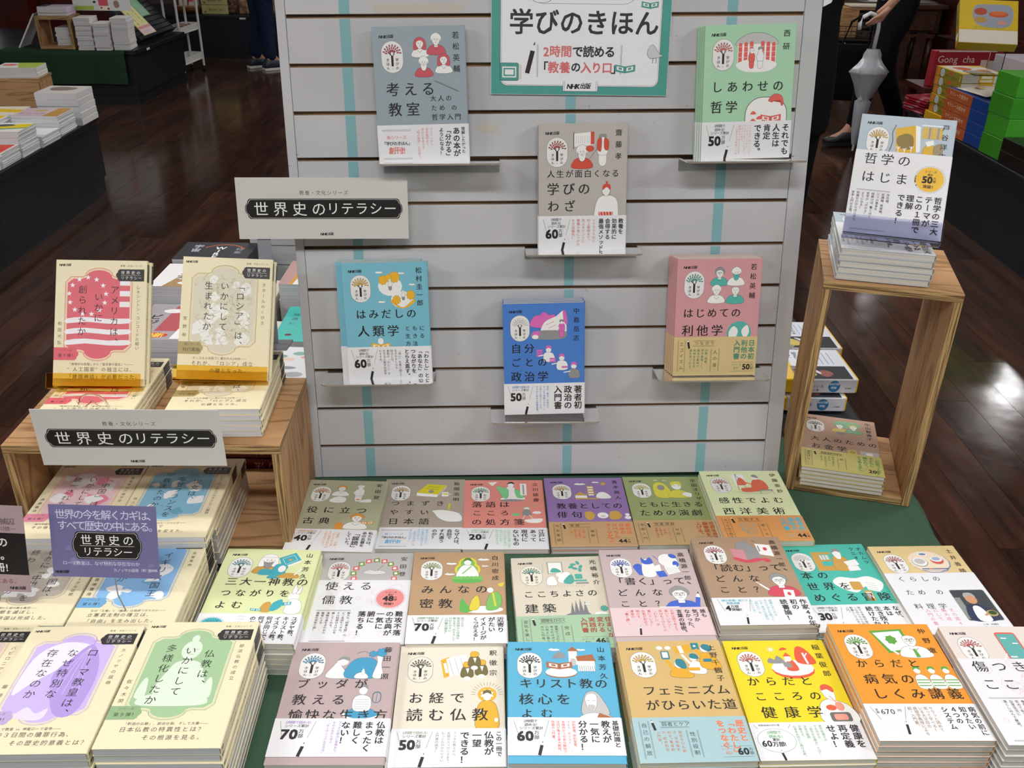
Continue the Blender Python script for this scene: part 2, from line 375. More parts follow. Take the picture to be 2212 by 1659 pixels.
def il_mountain(k, c):
    k.blob([(50, 42), (56, 24), (66, 22), (74, 16), (84, 22), (94, 22), (90, 44)], c, LN, .3); k.blob([(74, 36), (96, 24), (110, 16), (112, 60), (70, 60)], WH); k.blob([(108, 14), (114, 18), (116, 40), (110, 34)], c)
    k.blob([(52, 54), (70, 50), (112, 52), (108, 66), (56, 66)], GR); figure(k, 106, 62, 1.35, GR, c, c, .5); k.ell(60, 56, 7, 5, c); k.ell(58, 62, 6, 4, WH); k.line([(78, 40), (92, 34)], .8, c); k.line([(82, 46), (96, 40)], .8, c)
    for i, (x, y) in enumerate(((82, 92), (106, 108), (128, 124))):
        k.ell(x, y-6, 5, 6, WH); k.blob([(x-5, y-7), (x-3, y-13), (x+4, y-13), (x+5, y-7), (x, y-9)], c)
        k.blob([(x-8, y+16), (x-8, y+2), (x, y-1), (x+9, y+3), (x+10, y+16)], (WH, WH, GR)[i], LN, .3)
        for q in range(3-i): k.rect(x-22, y-6+q*4.6, x-11, y-2.4+q*4.6, c)
        k.line([(x-7, y+4), (x-18, y+6)], 2, WH)
def il_classic(k, c):
    bust(k, 66, 28, 1.2, c, WH); figure(k, 100, 64, 2.1, WH, WH, WH, .5); k.blob([(50, 62), (62, 52), (78, 56), (76, 70), (54, 70)], WH, LN, .2); k.ell(100, 60, 4, 2, c); k.blob([(106, 62), (122, 58), (124, 68), (104, 68)], WH, LN, .2)
    bust(k, 108, 118, 1.6, c, WH); openbook(k, 128, 128, 11, c); k.ell(80, 142, 8, 14, c)
def il_dict(k, c):
    k.poly([(60, 44), (78, 16), (114, 20), (98, 50)], c); k.poly([(60, 44), (98, 50), (98, 58), (60, 54)], WH); k.poly([(98, 50), (114, 20), (114, 28), (98, 58)], LG)
    k.line([(80, 24), (102, 27)], .9, LN); k.line([(76, 31), (98, 34)], .9, LN); k.ell(86, 40, 5, 5, GR); k.rr(106, 42, 118, 56, 2, WH); k.line([(118, 46), (122, 48), (118, 52)], .9, WH); k.rect(107, 46, 117, 50, c)
    k.line([(122, 78), (121, 92)], 3.4, c); k.ell(121, 97, 2, 1.6, c); k.blob([(92, 100), (112, 98), (140, 108), (144, 130), (120, 132), (104, 122), (96, 108)], WH, LN, .3)
def il_rakugo(k, c):
    k.blob([(66, 62), (78, 52), (76, 30), (86, 20), (96, 30), (108, 52), (112, 62), (90, 68)], WH, LN, .3); k.blob([(72, 56), (60, 22), (76, 26), (82, 34), (80, 58)], c, LN, .3); k.blob([(94, 30), (106, 40), (110, 56), (98, 56)], c, LN, .3)
    k.ell(87, 16, 6, 7.5, WH); k.blob([(80, 14), (84, 7), (91, 7), (94, 14), (87, 11)], K); k.poly([(52, 20), (44, 8), (62, 6)], WH); k.ell(88, 66, 22, 4, GR); k.rect(104, 12, 116, 50, WH); k.line([(110, 16), (110, 46)], 2.4, GR)
    k.line([(90, 92), (134, 84)], .9, c); k.ell(114, 92, 5, 4, WH); k.blob([(108, 96), (118, 95), (122, 112), (106, 112)], GR); k.ell(94, 110, 8, 4, c); k.ell(132, 104, 8, 4, WH); k.line([(110, 112), (106, 124)], 1.2, WH); k.line([(118, 112), (124, 122)], 1.2, WH); k.blob([(110, 126), (140, 122), (136, 134), (116, 134)], WH)
def il_haiku(k, c):
    for i in range(4): k.poly([(76-i*1.6, 30+i*8), (92+i*1.6, 30+i*8), (88, 26+i*8), (80, 26+i*8)], c); k.rect(79, 30+i*8, 89, 34+i*8, WH)
    k.line([(84, 18), (84, 28)], .8, LN); k.poly([(52, 58), (64, 46), (76, 58)], c); k.rect(54, 58, 76, 68, WH); k.blob([(92, 62), (100, 48), (112, 50), (120, 66), (100, 68)], WH, LN, .3); cloud(k, 66, 22, 1.8); cloud(k, 96, 16, 1.2); k.ell(110, 20, 5, 5, c); k.line([(96, 24), (118, 12)], .8, GR); k.rect(54, 66, 96, 70, c)
    k.blob([(66, 112), (76, 108), (84, 118), (78, 132), (68, 130)], c); k.ell(98, 120, 10, 9, WH); k.ell(98, 122, 4, 2, LG); k.blob([(112, 110), (126, 108), (132, 122), (124, 132), (110, 130)], c); k.ell(142, 118, 4, 4, WH); k.ell(142, 127, 6, 5, WH)
def il_theatre(k, c):
    k.blob([(56, 66), (54, 30), (66, 18), (80, 30), (84, 66)], c, LN, .3); k.ell(68, 36, 7, 9, GR); k.blob([(80, 68), (84, 50), (98, 44), (116, 52), (120, 68)], c, LN, .3); k.ell(98, 32, 9, 11, WH); k.blob([(89, 30), (90, 18), (106, 17), (108, 30), (98, 25)], c)
    k.line([(92, 31), (97, 31)], .8, K); k.line([(100, 31), (105, 31)], .8, K); k.rect(80, 50, 96, 68, c); k.blob([(104, 60), (110, 52), (122, 56), (118, 68)], WH, LN, .3); cloud(k, 62, 12, .7); cloud(k, 78, 13, .6)
def il_art(k, c):
    k.poly([(56, 14), (78, 10), (80, 46), (58, 52)], WH); k.blob([(64, 30), (70, 22), (76, 30), (78, 44), (62, 46)], c); k.line([(60, 62), (64, 10), (76, 60)], .8, LN); k.blob([(86, 60), (90, 34), (102, 28), (112, 38), (112, 60)], c, LN, .3); k.ell(98, 22, 6, 7, WH); k.blob([(92, 18), (98, 12), (104, 18), (103, 24)], GR)
    k.line([(88, 44), (74, 36)], 3, c); k.blob([(66, 56), (96, 54), (110, 62), (70, 68)], c); k.rect(96, 60, 120, 64, GR); k.line([(98, 64), (96, 74)], 1, GR); k.line([(118, 64), (121, 74)], 1, GR)
    for i in range(5): k.line([(52+i*3, 66+i*2), (120-i*2, 66+i*2)], .3, GR)
def il_monotheism(k, c):
    o = '#c79a4b'
    bust(k, 72, 30, 1.6, WH, o, beard=GR, long_=True); k.blob([(62, 16), (72, 12), (82, 16), (81, 20), (63, 20)], WH, LN, .3); k.blob([(64, 50), (80, 50), (82, 62), (62, 62)], c)
    k.poly([(86, 22), (110, 8), (122, 26), (96, 44)], c); k.poly([(96, 44), (122, 26), (122, 30), (97, 48)], WH); k.line([(92, 24), (108, 14), (116, 26), (100, 38)], .6, WH, close=True); k.ell(104, 26, 3, 2.4, o)
    k.blob([(80, 62), (84, 40), (94, 36), (104, 42), (102, 56), (110, 62), (96, 70), (78, 70)], c, LN, .3); k.ell(96, 48, 6, 8, WH); k.blob([(92, 68), (104, 58), (122, 60), (124, 70)], o); k.line([(118, 62), (126, 48)], 2.6, WH)
    k.ell(128, 112, 8, 10, WH); k.blob([(124, 104), (126, 84), (131, 100)], WH, LN, .3); k.blob([(130, 104), (136, 88), (136, 104)], WH, LN, .3); k.blob([(120, 146), (124, 118), (140, 122), (142, 146)], WH, LN, .3); openbook(k, 116, 126, 11, c)
    k.blob([(84, 144), (86, 128), (96, 124), (100, 144)], o); k.blob([(98, 142), (100, 126), (112, 118), (114, 132), (106, 142)], c); openbook(k, 78, 140, 8, c)
def il_booksring(k, c):
    g = '#7d9a3c'
    for i in range(11):
        a = rad(-200+i*22); x, y = 88+34*math.cos(a), 52+34*math.sin(a)
        k.poly([(x-5, y-4), (x+4, y-6), (x+6, y+4), (x-4, y+6)], (c, g)[i % 2]); k.poly([(x-2.5, y-2), (x+2, y-3), (x+3, y+2), (x-2, y+3)], WH)
    cloud(k, 88, 50, 3, '#d9d8d8'); k.line([(100, 30), (92, 44)], .9, g)
def il_buddha(k, c):
    y_ = '#d9c83a'
    k.ell(88, 28, 15, 15, y_); k.ell(88, 44, 21, 19, y_); k.ell(88, 28, 11.5, 11.5, c); k.ell(88, 45, 17, 15, c)
    k.ell(88, 26, 6, 7.5, WH); k.blob([(81, 24), (84, 15), (92, 15), (95, 24), (88, 20)], '#4f7f3a'); k.blob([(70, 60), (78, 36), (88, 33), (98, 36), (106, 60), (88, 64)], WH, LN, .3); k.line([(94, 36), (80, 54)], 2, c)
    for i in range(7): k.ell(68+i*6.6, 65, 5, 5, c, n=10)
    k.blob([(66, 68), (110, 68), (104, 76), (72, 76)], '#5fae4e'); cloud(k, 62, 30, 1.5); cloud(k, 114, 20, 1.6); cloud(k, 116, 36, 1); cloud(k, 60, 56, 1.4)
    k.ell(112, 138, 32, 8, WH); k.blob([(78, 142), (80, 112), (88, 126), (98, 140)], '#5fae4e'); k.blob([(92, 138), (96, 116), (104, 106), (108, 124), (104, 138)], y_, LN, .3); k.blob([(118, 138), (122, 108), (134, 98), (142, 114), (136, 136)], c, LN, .3); k.line([(128, 100), (132, 130)], 3, y_); k.ell(124, 94, 5, 6, WH); k.blob([(136, 80), (146, 76), (142, 86)], y_)
def il_room(k, c):
    k.rect(60, 14, 80, 40, WH); k.blob([(62, 38), (66, 28), (74, 30), (79, 38)], c); k.line([(58, 13), (82, 13), (82, 42), (58, 42)], .7, LN, close=True); k.line([(50, 14), (50, 38)], 1.6, LG)
    for x, y in ((100, 20), (108, 16), (112, 26), (102, 30), (96, 26), (110, 34)): k.ell(x, y, 5, 3, c, rot=x*9)
    k.rr(100, 44, 112, 56, 2, c); k.rect(98, 58, 118, 62, c); k.rect(100, 64, 120, 68, GR); k.blob([(72, 62), (78, 42), (90, 38), (96, 50), (94, 66)], WH, LN, .3); k.blob([(80, 62), (94, 44), (98, 60), (90, 68)], c); k.blob([(54, 68), (56, 52), (66, 48), (70, 68)], WH, LN, .3); k.poly([(70, 42), (78, 40), (80, 48), (72, 50)], WH)
    for i in range(14): k.line([(54+i*4.6, 70), (53+i*4.6, 74)], .4, GR)
    k.poly([(74, 150), (76, 138), (84, 134), (88, 110), (90, 134), (94, 106), (97, 132), (101, 102), (104, 132), (108, 108), (111, 134), (116, 140), (118, 150)], '#77787c'); cloud(k, 112, 116, .9); bush(k, 136, 126, 6, c); k.ell(130, 138, 10, 5, WH)
def il_write(k, c):
    k.blob([(54, 56), (50, 42), (60, 36), (68, 48), (66, 62), (58, 64)], c); k.blob([(64, 66), (66, 34), (74, 24), (84, 34), (84, 66)], WH, LN, .3); k.blob([(66, 34), (66, 20), (72, 28), (80, 20), (84, 34), (74, 38)], c); k.poly([(76, 38), (86, 42), (94, 38), (94, 54), (86, 58), (76, 54)], WH)
    k.blob([(94, 34), (96, 18), (108, 12), (122, 22), (124, 46), (108, 48)], WH, LN, .3); k.ell(118, 18, 7, 5, c, rot=40); k.ell(120, 38, 5, 8, c); k.line([(86, 16), (94, 28)], 1.2, c); k.poly([(84, 56), (98, 54), (102, 68), (88, 70)], c); k.poly([(100, 44), (120, 40), (124, 58), (104, 64)], WH)
    for i in range(6): k.line([(104+i*3, 46), (106+i*3, 60)], .4, GR)
    bust(k, 112, 112, 2.1, GR, c, glasses=True); pencil(k, 132, 150, 46, 12, 7, c)
    for i in range(3): k.rect(76+i*2, 138+i*4.4, 106+i*2, 141.6+i*4.4, WH)
def il_readcat(k, c):
    k.blob([(72, 34), (70, 18), (80, 14), (92, 18), (96, 34)], GR, LN, .3); k.poly([(72, 18), (73, 10), (79, 15)], GR); k.poly([(86, 15), (92, 10), (93, 19)], GR); k.curve([(94, 30), (106, 26), (104, 12), (100, 10)], 1.6, GR)
    k.poly([(58, 30), (80, 34), (80, 66), (60, 58)], '#c98a92'); k.poly([(80, 34), (102, 30), (104, 60), (80, 66)], GR); k.blob([(60, 52), (70, 56), (80, 60), (92, 56), (103, 56), (104, 61), (80, 67), (60, 59)], c); k.poly([(102, 18), (126, 22), (126, 52), (104, 46)], WH); k.ell(116, 32, 3.4, 4.4, c); k.line([(106, 24), (106, 38)], 1.4, K); k.blob([(104, 58), (112, 56), (118, 62), (110, 66)], c)
    bust(k, 116, 112, 1.9, GR, c, glasses=True); k.line([(84, 120), (94, 132)], 3.4, WH); k.line([(78, 112), (86, 122)], 1.6, WH); k.poly([(116, 132), (132, 134), (130, 152), (114, 152)], WH); k.ell(123, 142, 3, 4, c)
def il_library(k, c):
    o = '#c79a4b'
    k.rect(50, 20, 62, 68, o); k.rect(62, 20, 84, 26, o); k.rect(62, 40, 80, 44, o); k.rect(60, 56, 84, 68, o)
    for i in range(6): k.rect(63+i*2.6, 28, 65+i*2.6, 40, (WH, LG)[i % 2])
    k.blob([(80, 66), (84, 34), (96, 30), (106, 40), (106, 66)], o, LN, .3); k.ell(94, 24, 7, 8, WH); k.blob([(87, 22), (90, 12), (99, 12), (102, 22), (94, 18)], GR); k.blob([(88, 28), (94, 30), (100, 28), (97, 38), (91, 38)], WH); k.poly([(98, 46), (120, 40), (122, 54), (102, 60)], WH); k.poly([(100, 60), (118, 56), (120, 68), (100, 70)], WH)
    k.blob([(62, 96), (76, 84), (100, 88), (124, 84), (142, 100), (130, 120), (112, 108), (92, 122), (72, 112)], WH); k.rr(88, 96, 106, 116, 3, o); k.poly([(112, 92), (132, 96), (130, 122), (112, 116)], WH); k.rr(104, 118, 116, 142, 2, o); k.rect(106, 122, 114, 136, WH)
    for i in range(4): k.line([(114, 99+i*5), (129, 102+i*5)], .5, GR)
def il_meal(k, c):
    k.ell(88, 42, 34, 28, '#8b93ad'); k.ell(87, 40.5, 33, 27, '#ead9c0'); k.ell(72, 42, 13, 12, GR); k.ell(72, 41, 12, 11, WH); k.ell(72, 40, 9, 7, LG); k.ell(102, 38, 11, 10, c); k.ell(102, 35, 10, 7, WH); k.ell(102, 34, 7, 4.6, '#9fb0cc'); k.ell(84, 22, 8, 5, WH); k.ell(84, 22, 6, 3, '#7887a8')
    k.rect(68, 58, 112, 60.4, '#4b5c93'); k.rect(80, 58, 86, 60.4, c); k.line([(70, 63), (110, 63)], 1, '#4b5c93')
def il_reclining(k, c):
    k.blob([(52, 66), (60, 46), (66, 40), (80, 60), (80, 68)], WH, LN, .3); k.ell(72, 38, 8, 7, WH); k.blob([(64, 36), (70, 28), (80, 30), (80, 36), (72, 33)], GR); k.blob([(78, 66), (84, 38), (100, 30), (118, 36), (122, 66)], c, LN, .3)
    k.blob([(116, 66), (120, 40), (118, 24), (126, 24), (126, 44), (130, 66)], WH, LN, .3); bush(k, 124, 20, 8, c, 7); bush(k, 112, 23, 6, c, 6); k.curve([(90, 22), (100, 18), (112, 26)], 1.2, GR); k.blob([(92, 68), (94, 60), (104, 58), (110, 68)], WH, LN, .3); k.blob([(100, 60), (102, 50), (105, 60)], WH, LN, .2)
    k.ell(108, 132, 24, 8, WH); k.blob([(88, 132), (96, 122), (108, 126), (120, 122), (130, 132), (108, 138)], c, LN, .3); k.blob([(98, 124), (96, 104), (106, 98), (118, 104), (118, 124)], WH, LN, .3)
    for i in range(5): k.line([(98, 106+i*4), (117, 106+i*4)], .5, GR)
    k.ell(107, 90, 5.6, 7.4, WH); k.blob([(101, 88), (104, 80), (111, 80), (113, 88), (107, 84)], GR); k.ell(107, 78, 2, 2, GR); k.rr(120, 92, 132, 112, 6, '#5d7388'); k.rr(121.4, 94, 130.6, 111, 5, '#b9a2a4'); k.line([(126, 94), (126, 112)], .8, '#5d7388')
def il_sutra(k, c):
    g = '#6f6438'
    for i in range(4): k.poly([(58+i*8, 28-i*2), (70+i*8, 22-i*2), (76+i*8, 56-i*2), (64+i*8, 62-i*2)], (c, WH, WH, WH)[i]); k.line([(62+i*8, 30-i*2), (69+i*8, 58-i*2)], .4, LN)
    k.poly([(62, 34), (66, 33), (70, 52), (66, 53)], WH)
    for x, y in ((96, 60), (116, 56), (106, 40)): k.blob([(x-8, y), (x-7, y-16), (x, y-20), (x+7, y-16), (x+8, y)], g, LN, .3); k.ell(x, y+3, 5, 4, WH); k.blob([(x-5, y-19), (x-4, y-28), (x+5, y-27), (x+5, y-19)], c, LN, .3); k.poly([(x-2, y-16), (x+3, y-16), (x+1, y-6)], WH)
    X, Y = 124, 92
    for i in range(15): a = rad(-180+i*12.9); k.line([(X+16*math.cos(a), Y+16*math.sin(a)), (X+22*math.cos(a), Y+22*math.sin(a))], .5, g, hold=i > 0)
    k.ell(X, Y, 13, 13, c); k.poly([(X+(10 if i % 2 else 6.6)*math.cos(math.pi*i/8), Y+(10 if i % 2 else 6.6)*math.sin(math.pi*i/8)) for i in range(16)], WH)
    k.blob([(X-14, 150), (X-13, 116), (X-6, 104), (X+6, 104), (X+13, 116), (X+14, 150)], c, LN, .4); k.ell(X, Y+3, 5.6, 8, WH); k.blob([(X-6, Y), (X-4, Y-7), (X+4, Y-7), (X+6, Y), (X, Y-3)], g); k.ell(X-10, 122, 3, 3.6, WH); k.ell(X+12, 136, 2.6, 3.6, WH)
def il_church(k, c):
    cloud(k, 66, 16, 1.4); cloud(k, 104, 16, 1.2); k.rect(86, 16, 98, 44, WH); k.poly([(84, 18), (92, 9), (101, 18)], c); k.line([(92, 4), (92, 10)], .7, GR); k.poly([(96, 28), (120, 24), (124, 38), (98, 38)], c); k.rect(98, 37, 122, 56, WH); k.rr(88, 32, 96, 46, 4, LG)
    k.ell(74, 60, 22, 9, c); k.ell(74, 58, 22, 9, WH); openbook(k, 72, 44, 18, c); k.blob([(64, 32), (68, 22), (76, 20), (82, 30)], GR)
    for i in range(8): k.line([(100+i*3, 46), (101+i*3, 58)], .7, GR)
    x, y = 112, 112
    k.blob([(x-14, y+20), (x-10, y-8), (x-4, y-18), (x+6, y-18), (x+14, y-6), (x+22, y+18), (x+10, y+24)], LG, LN, .4); k.blob([(x-24, 150), (x-14, y+22), (x+4, y+18), (x+24, y+24), (x+30, 150)], WH, LN, .3); k.poly([(x+8, y+18), (x+28, y+26), (x+34, 152), (x-2, 152)], c)
    k.blob([(x-9, y-4), (x-5, y-14), (x+5, y-14), (x+7, y-2), (x+2, y+14), (x-5, y+12)], WH, LN, .3); k.line([(x-7, y-3), (x-3, y-3)], .5, LN); k.line([(x+1, y-3), (x+5, y-3)], .5, LN); k.blob([(x-6, y+5), (x-1, y+4), (x+4, y+6), (x, y+16), (x-4, y+14)], LG)
def il_women(k, c):
    b = '#2f7f8c'
    k.ell(58, 14, 4.4, 3.6, WH); k.ell(70, 14, 4.4, 3.6, WH); k.rr(58, 20, 70, 36, 2, b); k.rect(60, 22, 68, 33, WH)
    for i in range(3): k.poly([(78+i*6, 12-i), (90+i*6, 10-i), (92+i*6, 24-i), (80+i*6, 26-i)], (c, WH, c)[i])
    k.rect(104, 5, 115, 18, b); k.ell(109, 11, 2, 2, WH)
    k.blob([(66, 68), (70, 54), (80, 50), (92, 54), (96, 70)], c, LN, .3); k.line([(72, 58), (64, 38)], 5, c); k.ell(80, 46, 6, 7, WH); k.blob([(76, 46), (78, 36), (88, 38), (90, 52), (84, 54)], b)
    k.blob([(92, 60), (98, 42), (106, 40), (116, 50), (114, 64)], WH, LN, .3); k.line([(96, 44), (88, 28)], 3.6, WH); k.ell(102, 34, 5, 6, WH); k.blob([(98, 34), (100, 26), (108, 27), (110, 36)], b); k.rect(92, 52, 108, 58, c)
    k.blob([(112, 52), (114, 30), (122, 24), (134, 34), (138, 56)], c, LN, .3); k.line([(116, 32), (110, 18)], 5, c); k.ell(122, 17, 5.6, 6.6, WH); k.blob([(118, 15), (121, 8), (130, 10), (132, 19), (126, 22)], b); k.rect(116, 36, 128, 42, b)
def il_stomach(k, c):
    k.ell(88, 58, 30, 16, c); k.ell(88, 54, 30, 15, WH); k.blob([(56, 44), (60, 34), (66, 38), (72, 30), (80, 44)], GR); k.blob([(98, 44), (100, 20), (108, 12), (118, 22), (124, 46)], c); k.line([(112, 46), (110, 26)], 3, WH); k.line([(110, 34), (116, 26)], 1.6, WH); k.blob([(80, 58), (84, 40), (92, 40), (96, 58)], c); k.ell(86, 36, 5, 6, WH); k.poly([(80, 32), (86, 24), (92, 32)], c); k.poly([(76, 42), (88, 44), (88, 54), (77, 52)], GR)
    for i in range(9): k.line([(66+3*math.cos(i*.7), 18+3*math.sin(i*.7)), (66+6*math.cos(i*.7), 18+6*math.sin(i*.7))], .6, WH, hold=i > 0)
    k.ell(66, 18, 2.6, 2.6, WH); k.blob([(78, 20), (84, 14), (90, 18)], c)
    x, y = 122, 104
    k.blob([(x-20, 150), (x-18, y+18), (x-6, y+8), (x+6, y+10), (x+22, y+20), (x+26, 150)], WH, LN, .4); k.blob([(x-8, y-2), (x-8, y-14), (x, y-18), (x+8, y-12), (x+6, y+10), (x-4, y+6)], WH, LN, .3); k.blob([(x-8, y-8), (x-6, y-17), (x+2, y-19), (x+9, y-12), (x+7, y-4), (x, y-10)], c)
    k.ell(x-4, y+22, 7, 5, c); k.ell(x+8, y+20, 6, 8, '#e79a86'); k.line([(x, y+2), (x+6, y+14)], 1.6, '#e79a86'); k.rr(x-10, y+30, x+18, y+46, 4, '#6f6a69'); k.rr(x-5, y+33, x+13, y+43, 3, '#e79a86')
def il_doctor(k, c):
    k.poly([(56, 14), (104, 10), (108, 54), (70, 58)], c); k.poly([(60, 18), (100, 14), (104, 50), (74, 54)], WH); bush(k, 82, 32, 8, c, 7)
    bust(k, 108, 34, 1.75, WH, WH, bald=True, glasses=True); k.poly([(106, 50), (110, 50), (112, 66), (106, 66)], c); k.line([(72, 46), (82, 60)], 3, WH)
    for x in (96, 116, 136):
        k.blob([(x-8, 122), (x-8, 104), (x, 98), (x+8, 104), (x+9, 122)], WH, LN, .3); k.ell(x-1, 91, 4.6, 5.6, WH); k.blob([(x-6, 90), (x-4, 84), (x+3, 84), (x+4, 90), (x-1, 87)], c)
        for q in (108, 113, 118): k.line([(x-8, q), (x+8, q)], 1.6, c)
def il_phone(k, c):
    t = '#5ba9a5'
    k.rr(74, 12, 104, 72, 5, c); k.rr(76, 15, 102, 69, 3, t); cloud(k, 84, 24, .8); cloud(k, 96, 34, .8); cloud(k, 82, 60, .9); cloud(k, 96, 64, .7)
    k.line([(64, 70), (74, 54)], 2, WH); cloud(k, 116, 70, 1.6)
def il_money(k, c):
    y_ = '#d2c26a'
    k.rr(68, 14, 118, 40, 12, c); bust(k, 78, 36, 1.25, c, y_); bust(k, 104, 36, 1.25, y_, c); k.rect(70, 58, 86, 68, GR)
    k.ell(96, 132, 9, 9, y_); k.ell(96, 132, 6, 6, '#b6a850'); k.rect(110, 124, 144, 142, LG); k.ell(127, 133, 7, 6, WH)
def il_shelfbook(k, c):
    k.poly([(56, 22), (86, 14), (92, 62), (62, 70)], c); k.poly([(86, 14), (94, 16), (98, 60), (92, 62)], WH); k.blob([(60, 38), (72, 30), (84, 34), (86, 54), (72, 58), (62, 50)], '#8c7645')
    for x, y in ((64, 58), (74, 60), (84, 56)): k.line([(x, y+6), (x, y-4)], 1.2, WH); k.line([(x, y), (x+3, y-5)], .9, WH); k.line([(x, y), (x-3, y-4)], .9, WH)
    for i in range(7): k.rect(98+i*4.4, 16, 101.6+i*4.4, 36, (c, '#a39474')[i in (2, 5)])
    k.rect(96, 12, 130, 14, WH); k.curve([(56, 16), (52, 30), (54, 46), (50, 66)], 1.3, '#6c6453'); k.blob([(104, 70), (102, 54), (112, 46), (122, 54), (120, 70)], c, LN, .3); k.blob([(120, 66), (118, 50), (128, 44), (132, 56), (126, 66)], '#9c8d6c', LN, .3); k.poly([(104, 42), (116, 38), (118, 46), (108, 50)], WH)
PICS = {n[3:]: f for n, f in list(globals().items()) if n.startswith('il_')}
# ---------------------------------------------------------------- cover and band designs
def left_std(k, num, c=K, two=True, sub='シリーズ累計'):
    k.line([(7, 5), (14, 31)], .6, GR); k.line([(53, 5), (46, 31)], .6, GR)
    if two: k.h('2時間で', 20, 3.4, 5.4, 5.0, c, .015); k.h('読める!', 21, 9.4, 5.4, 5.0, c, .015)
    else: k.h('2時間で読める!', 14, 4, 5.2, 4.8, c, .015)
    k.h(sub, 14, 15 if two else 9.6, 5.4, 5.2, K, .014)
    e = k.h(num, 11, 19 if two else 14.5, 21, col=K, wt=.045); k.v_('万部', e+3.6, 21.6 if two else 17.5, 7, 7.2, K, .014)
    pencil(k, 39, 60, 22, 13, 4.2)
def left_new(k, c):
    for y in (7.6, 9.2, 52.4, 54): k.line([(7, y), (54, y)], .35, LN)
    k.h('新シリーズ', 14, 16, 6.6, 6.4, c, .015); k.h('「学びのきほん」', 6, 25.6, 6.6, 6.1, K, .02); k.h('創刊!!', 16, 34, 12, 11, c, .028)
def band_std(num, big, small, c, bsize=10, x0=139, dx=12.5, sx=92, ssz=4.6, sdx=7.0, left='std', two=True, bg='#f0f0f2', sub='シリーズ累計', tsz=None):
    def f(k):
        x = x0
        for i, t in enumerate(big):
            z = tsz[i] if tsz else bsize
            k.v_(t, x, 5, z, z*1.0, K, .026); x -= dx if not tsz else (tsz[i]+(tsz[i+1] if i+1 < len(tsz) else 0))*.62
        ml = max([len(t) for t in small] or [1]); z = min(5.7, 51/ml); sd = min(max(sdx, z*1.22), (sx-(22 if left == 'pen' else 58))/max(1, len(small)-1))
        for i, t in enumerate(small): k.v_(t, sx-i*sd, 5.2, min(z, sd*.92), z*1.02, c, .01)
        if left == 'std': left_std(k, num, c if two is False else K, two, sub)
        elif left == 'new': left_new(k, c)
        elif left == 'price':
            k.line([(7, 5), (14, 26)], .6, GR); k.line([(53, 5), (46, 26)], .6, GR); k.v_('定価', 14, 8, 4, 4.2); k.h('670', 18, 7, 12, col=K, wt=.0); k.h('円', 41, 9, 5); pencil(k, 42, 50, 22, 8, 3.2)
        elif left == 'bubble':
            k.line([(5, 4), (9, 10)], .6, GR); k.line([(53, 4), (49, 10)], .6, GR); k.h('定価:本体670円＋税', 11, 3, 3.4, 3.1, LN)
            k.ell(29, 29, 25, 19, '#9ea6a0', n=28); k.ell(29, 29, 24.4, 18.4, bg, n=28)
            k.h('2時間で', 19, 13.5, 5.6, 5.2, c, .02); k.h('読める！', 20, 20, 5.6, 5.2, c, .02); e = k.h('60', 8, 27, 13, col=K, wt=.03); k.h('万部!', e, 31, 8, 7.8, K, .03); k.h('累計', e+2, 25.5, 5, 4.8, K, .02); pencil(k, 32, 60, 16, -8, 3)
        elif left == 'asahi':
            k.line([(8, 3), (14, 30)], .6, GR); k.line([(58, 3), (52, 30)], .6, GR); k.h('〈朝日新聞〉紹介で', 10, 4, 5, 4.9, c, .02); k.h('話題沸騰', 20, 10, 5.2, 5, c, .02); e = k.h('4', 16, 15.6, 15, col=K, wt=.05); k.h('万部', e, 16.6, 6.6, 6.4, K, .02); k.h('突破!!', e, 23.4, 6.6, 6.4, K, .02); pencil(k, 42, 58, 20, 8, 3)
        elif left == 'pen': pencil(k, 38, 58, 19, 6, 3)
        elif left == 'badge': circlebadge(k, 22, 28, 19, c, num, bot='')
    f.bg = bg; f.h = 60
    return f
def band_box(bg, c1, c2, big, num, words, small, bsize=10.5, dx=13, txt='#5e5a45'):
    def f(k):
        x = 138
        for t in big: k.v_(t, x, 6, bsize*1.12, bsize*1.16, c1, .035); x -= dx
        xr = x+dx-bsize*.6
        k.line([(xr-2, 47.6), (144, 47.6)], .4, txt); k.line([(xr-2, 64), (144, 64)], .4, txt)
        k.h('シリーズ', xr-2, 49.6, 4.8, 4.6, c2); k.h('累計', xr+2, 55.6, 4.8, 4.6, c2); e = k.h(num, xr+18, 48.4, 14, col=K, wt=.04); k.v_('万部', e+2.8, 50, 5.4, 5.8, K, .01)
        for q in (6, 7.2, 15.4, 16.6): k.line([(24, q), (24, 54)] if q in (6, 7.2) and 0 else [(34, q+.5), (72, q+.5)], .3, txt)
        for q in (7, 8.2, 19, 20.2): k.line([(q, 6), (q, 64)], .3, txt)
        k.v_(words[0], 13.6, 9, 7.6, min(13, 54/len(words[0])), txt, .004); k.h(words[1], 36, 7.6, 7.4, min(9.6, 38/len(words[1])), txt, .004)
        for q in (66, 67.2, 80, 81.2): k.line([(q, 22), (q, 64)], .3, txt)
        k.v_(words[2], 73.6, 24, 7.6, min(12, 38/len(words[2])), txt, .004)
        for i, t in enumerate(small): k.v_(t, 58-i*7, 22, min(5, 40/len(t)), min(5.8, 42/max(1, len(t))), c2, .008)
        pencil(k, 27, 21, 17, -10, 3.4)
    f.bg = bg; f.h = 71
    return f
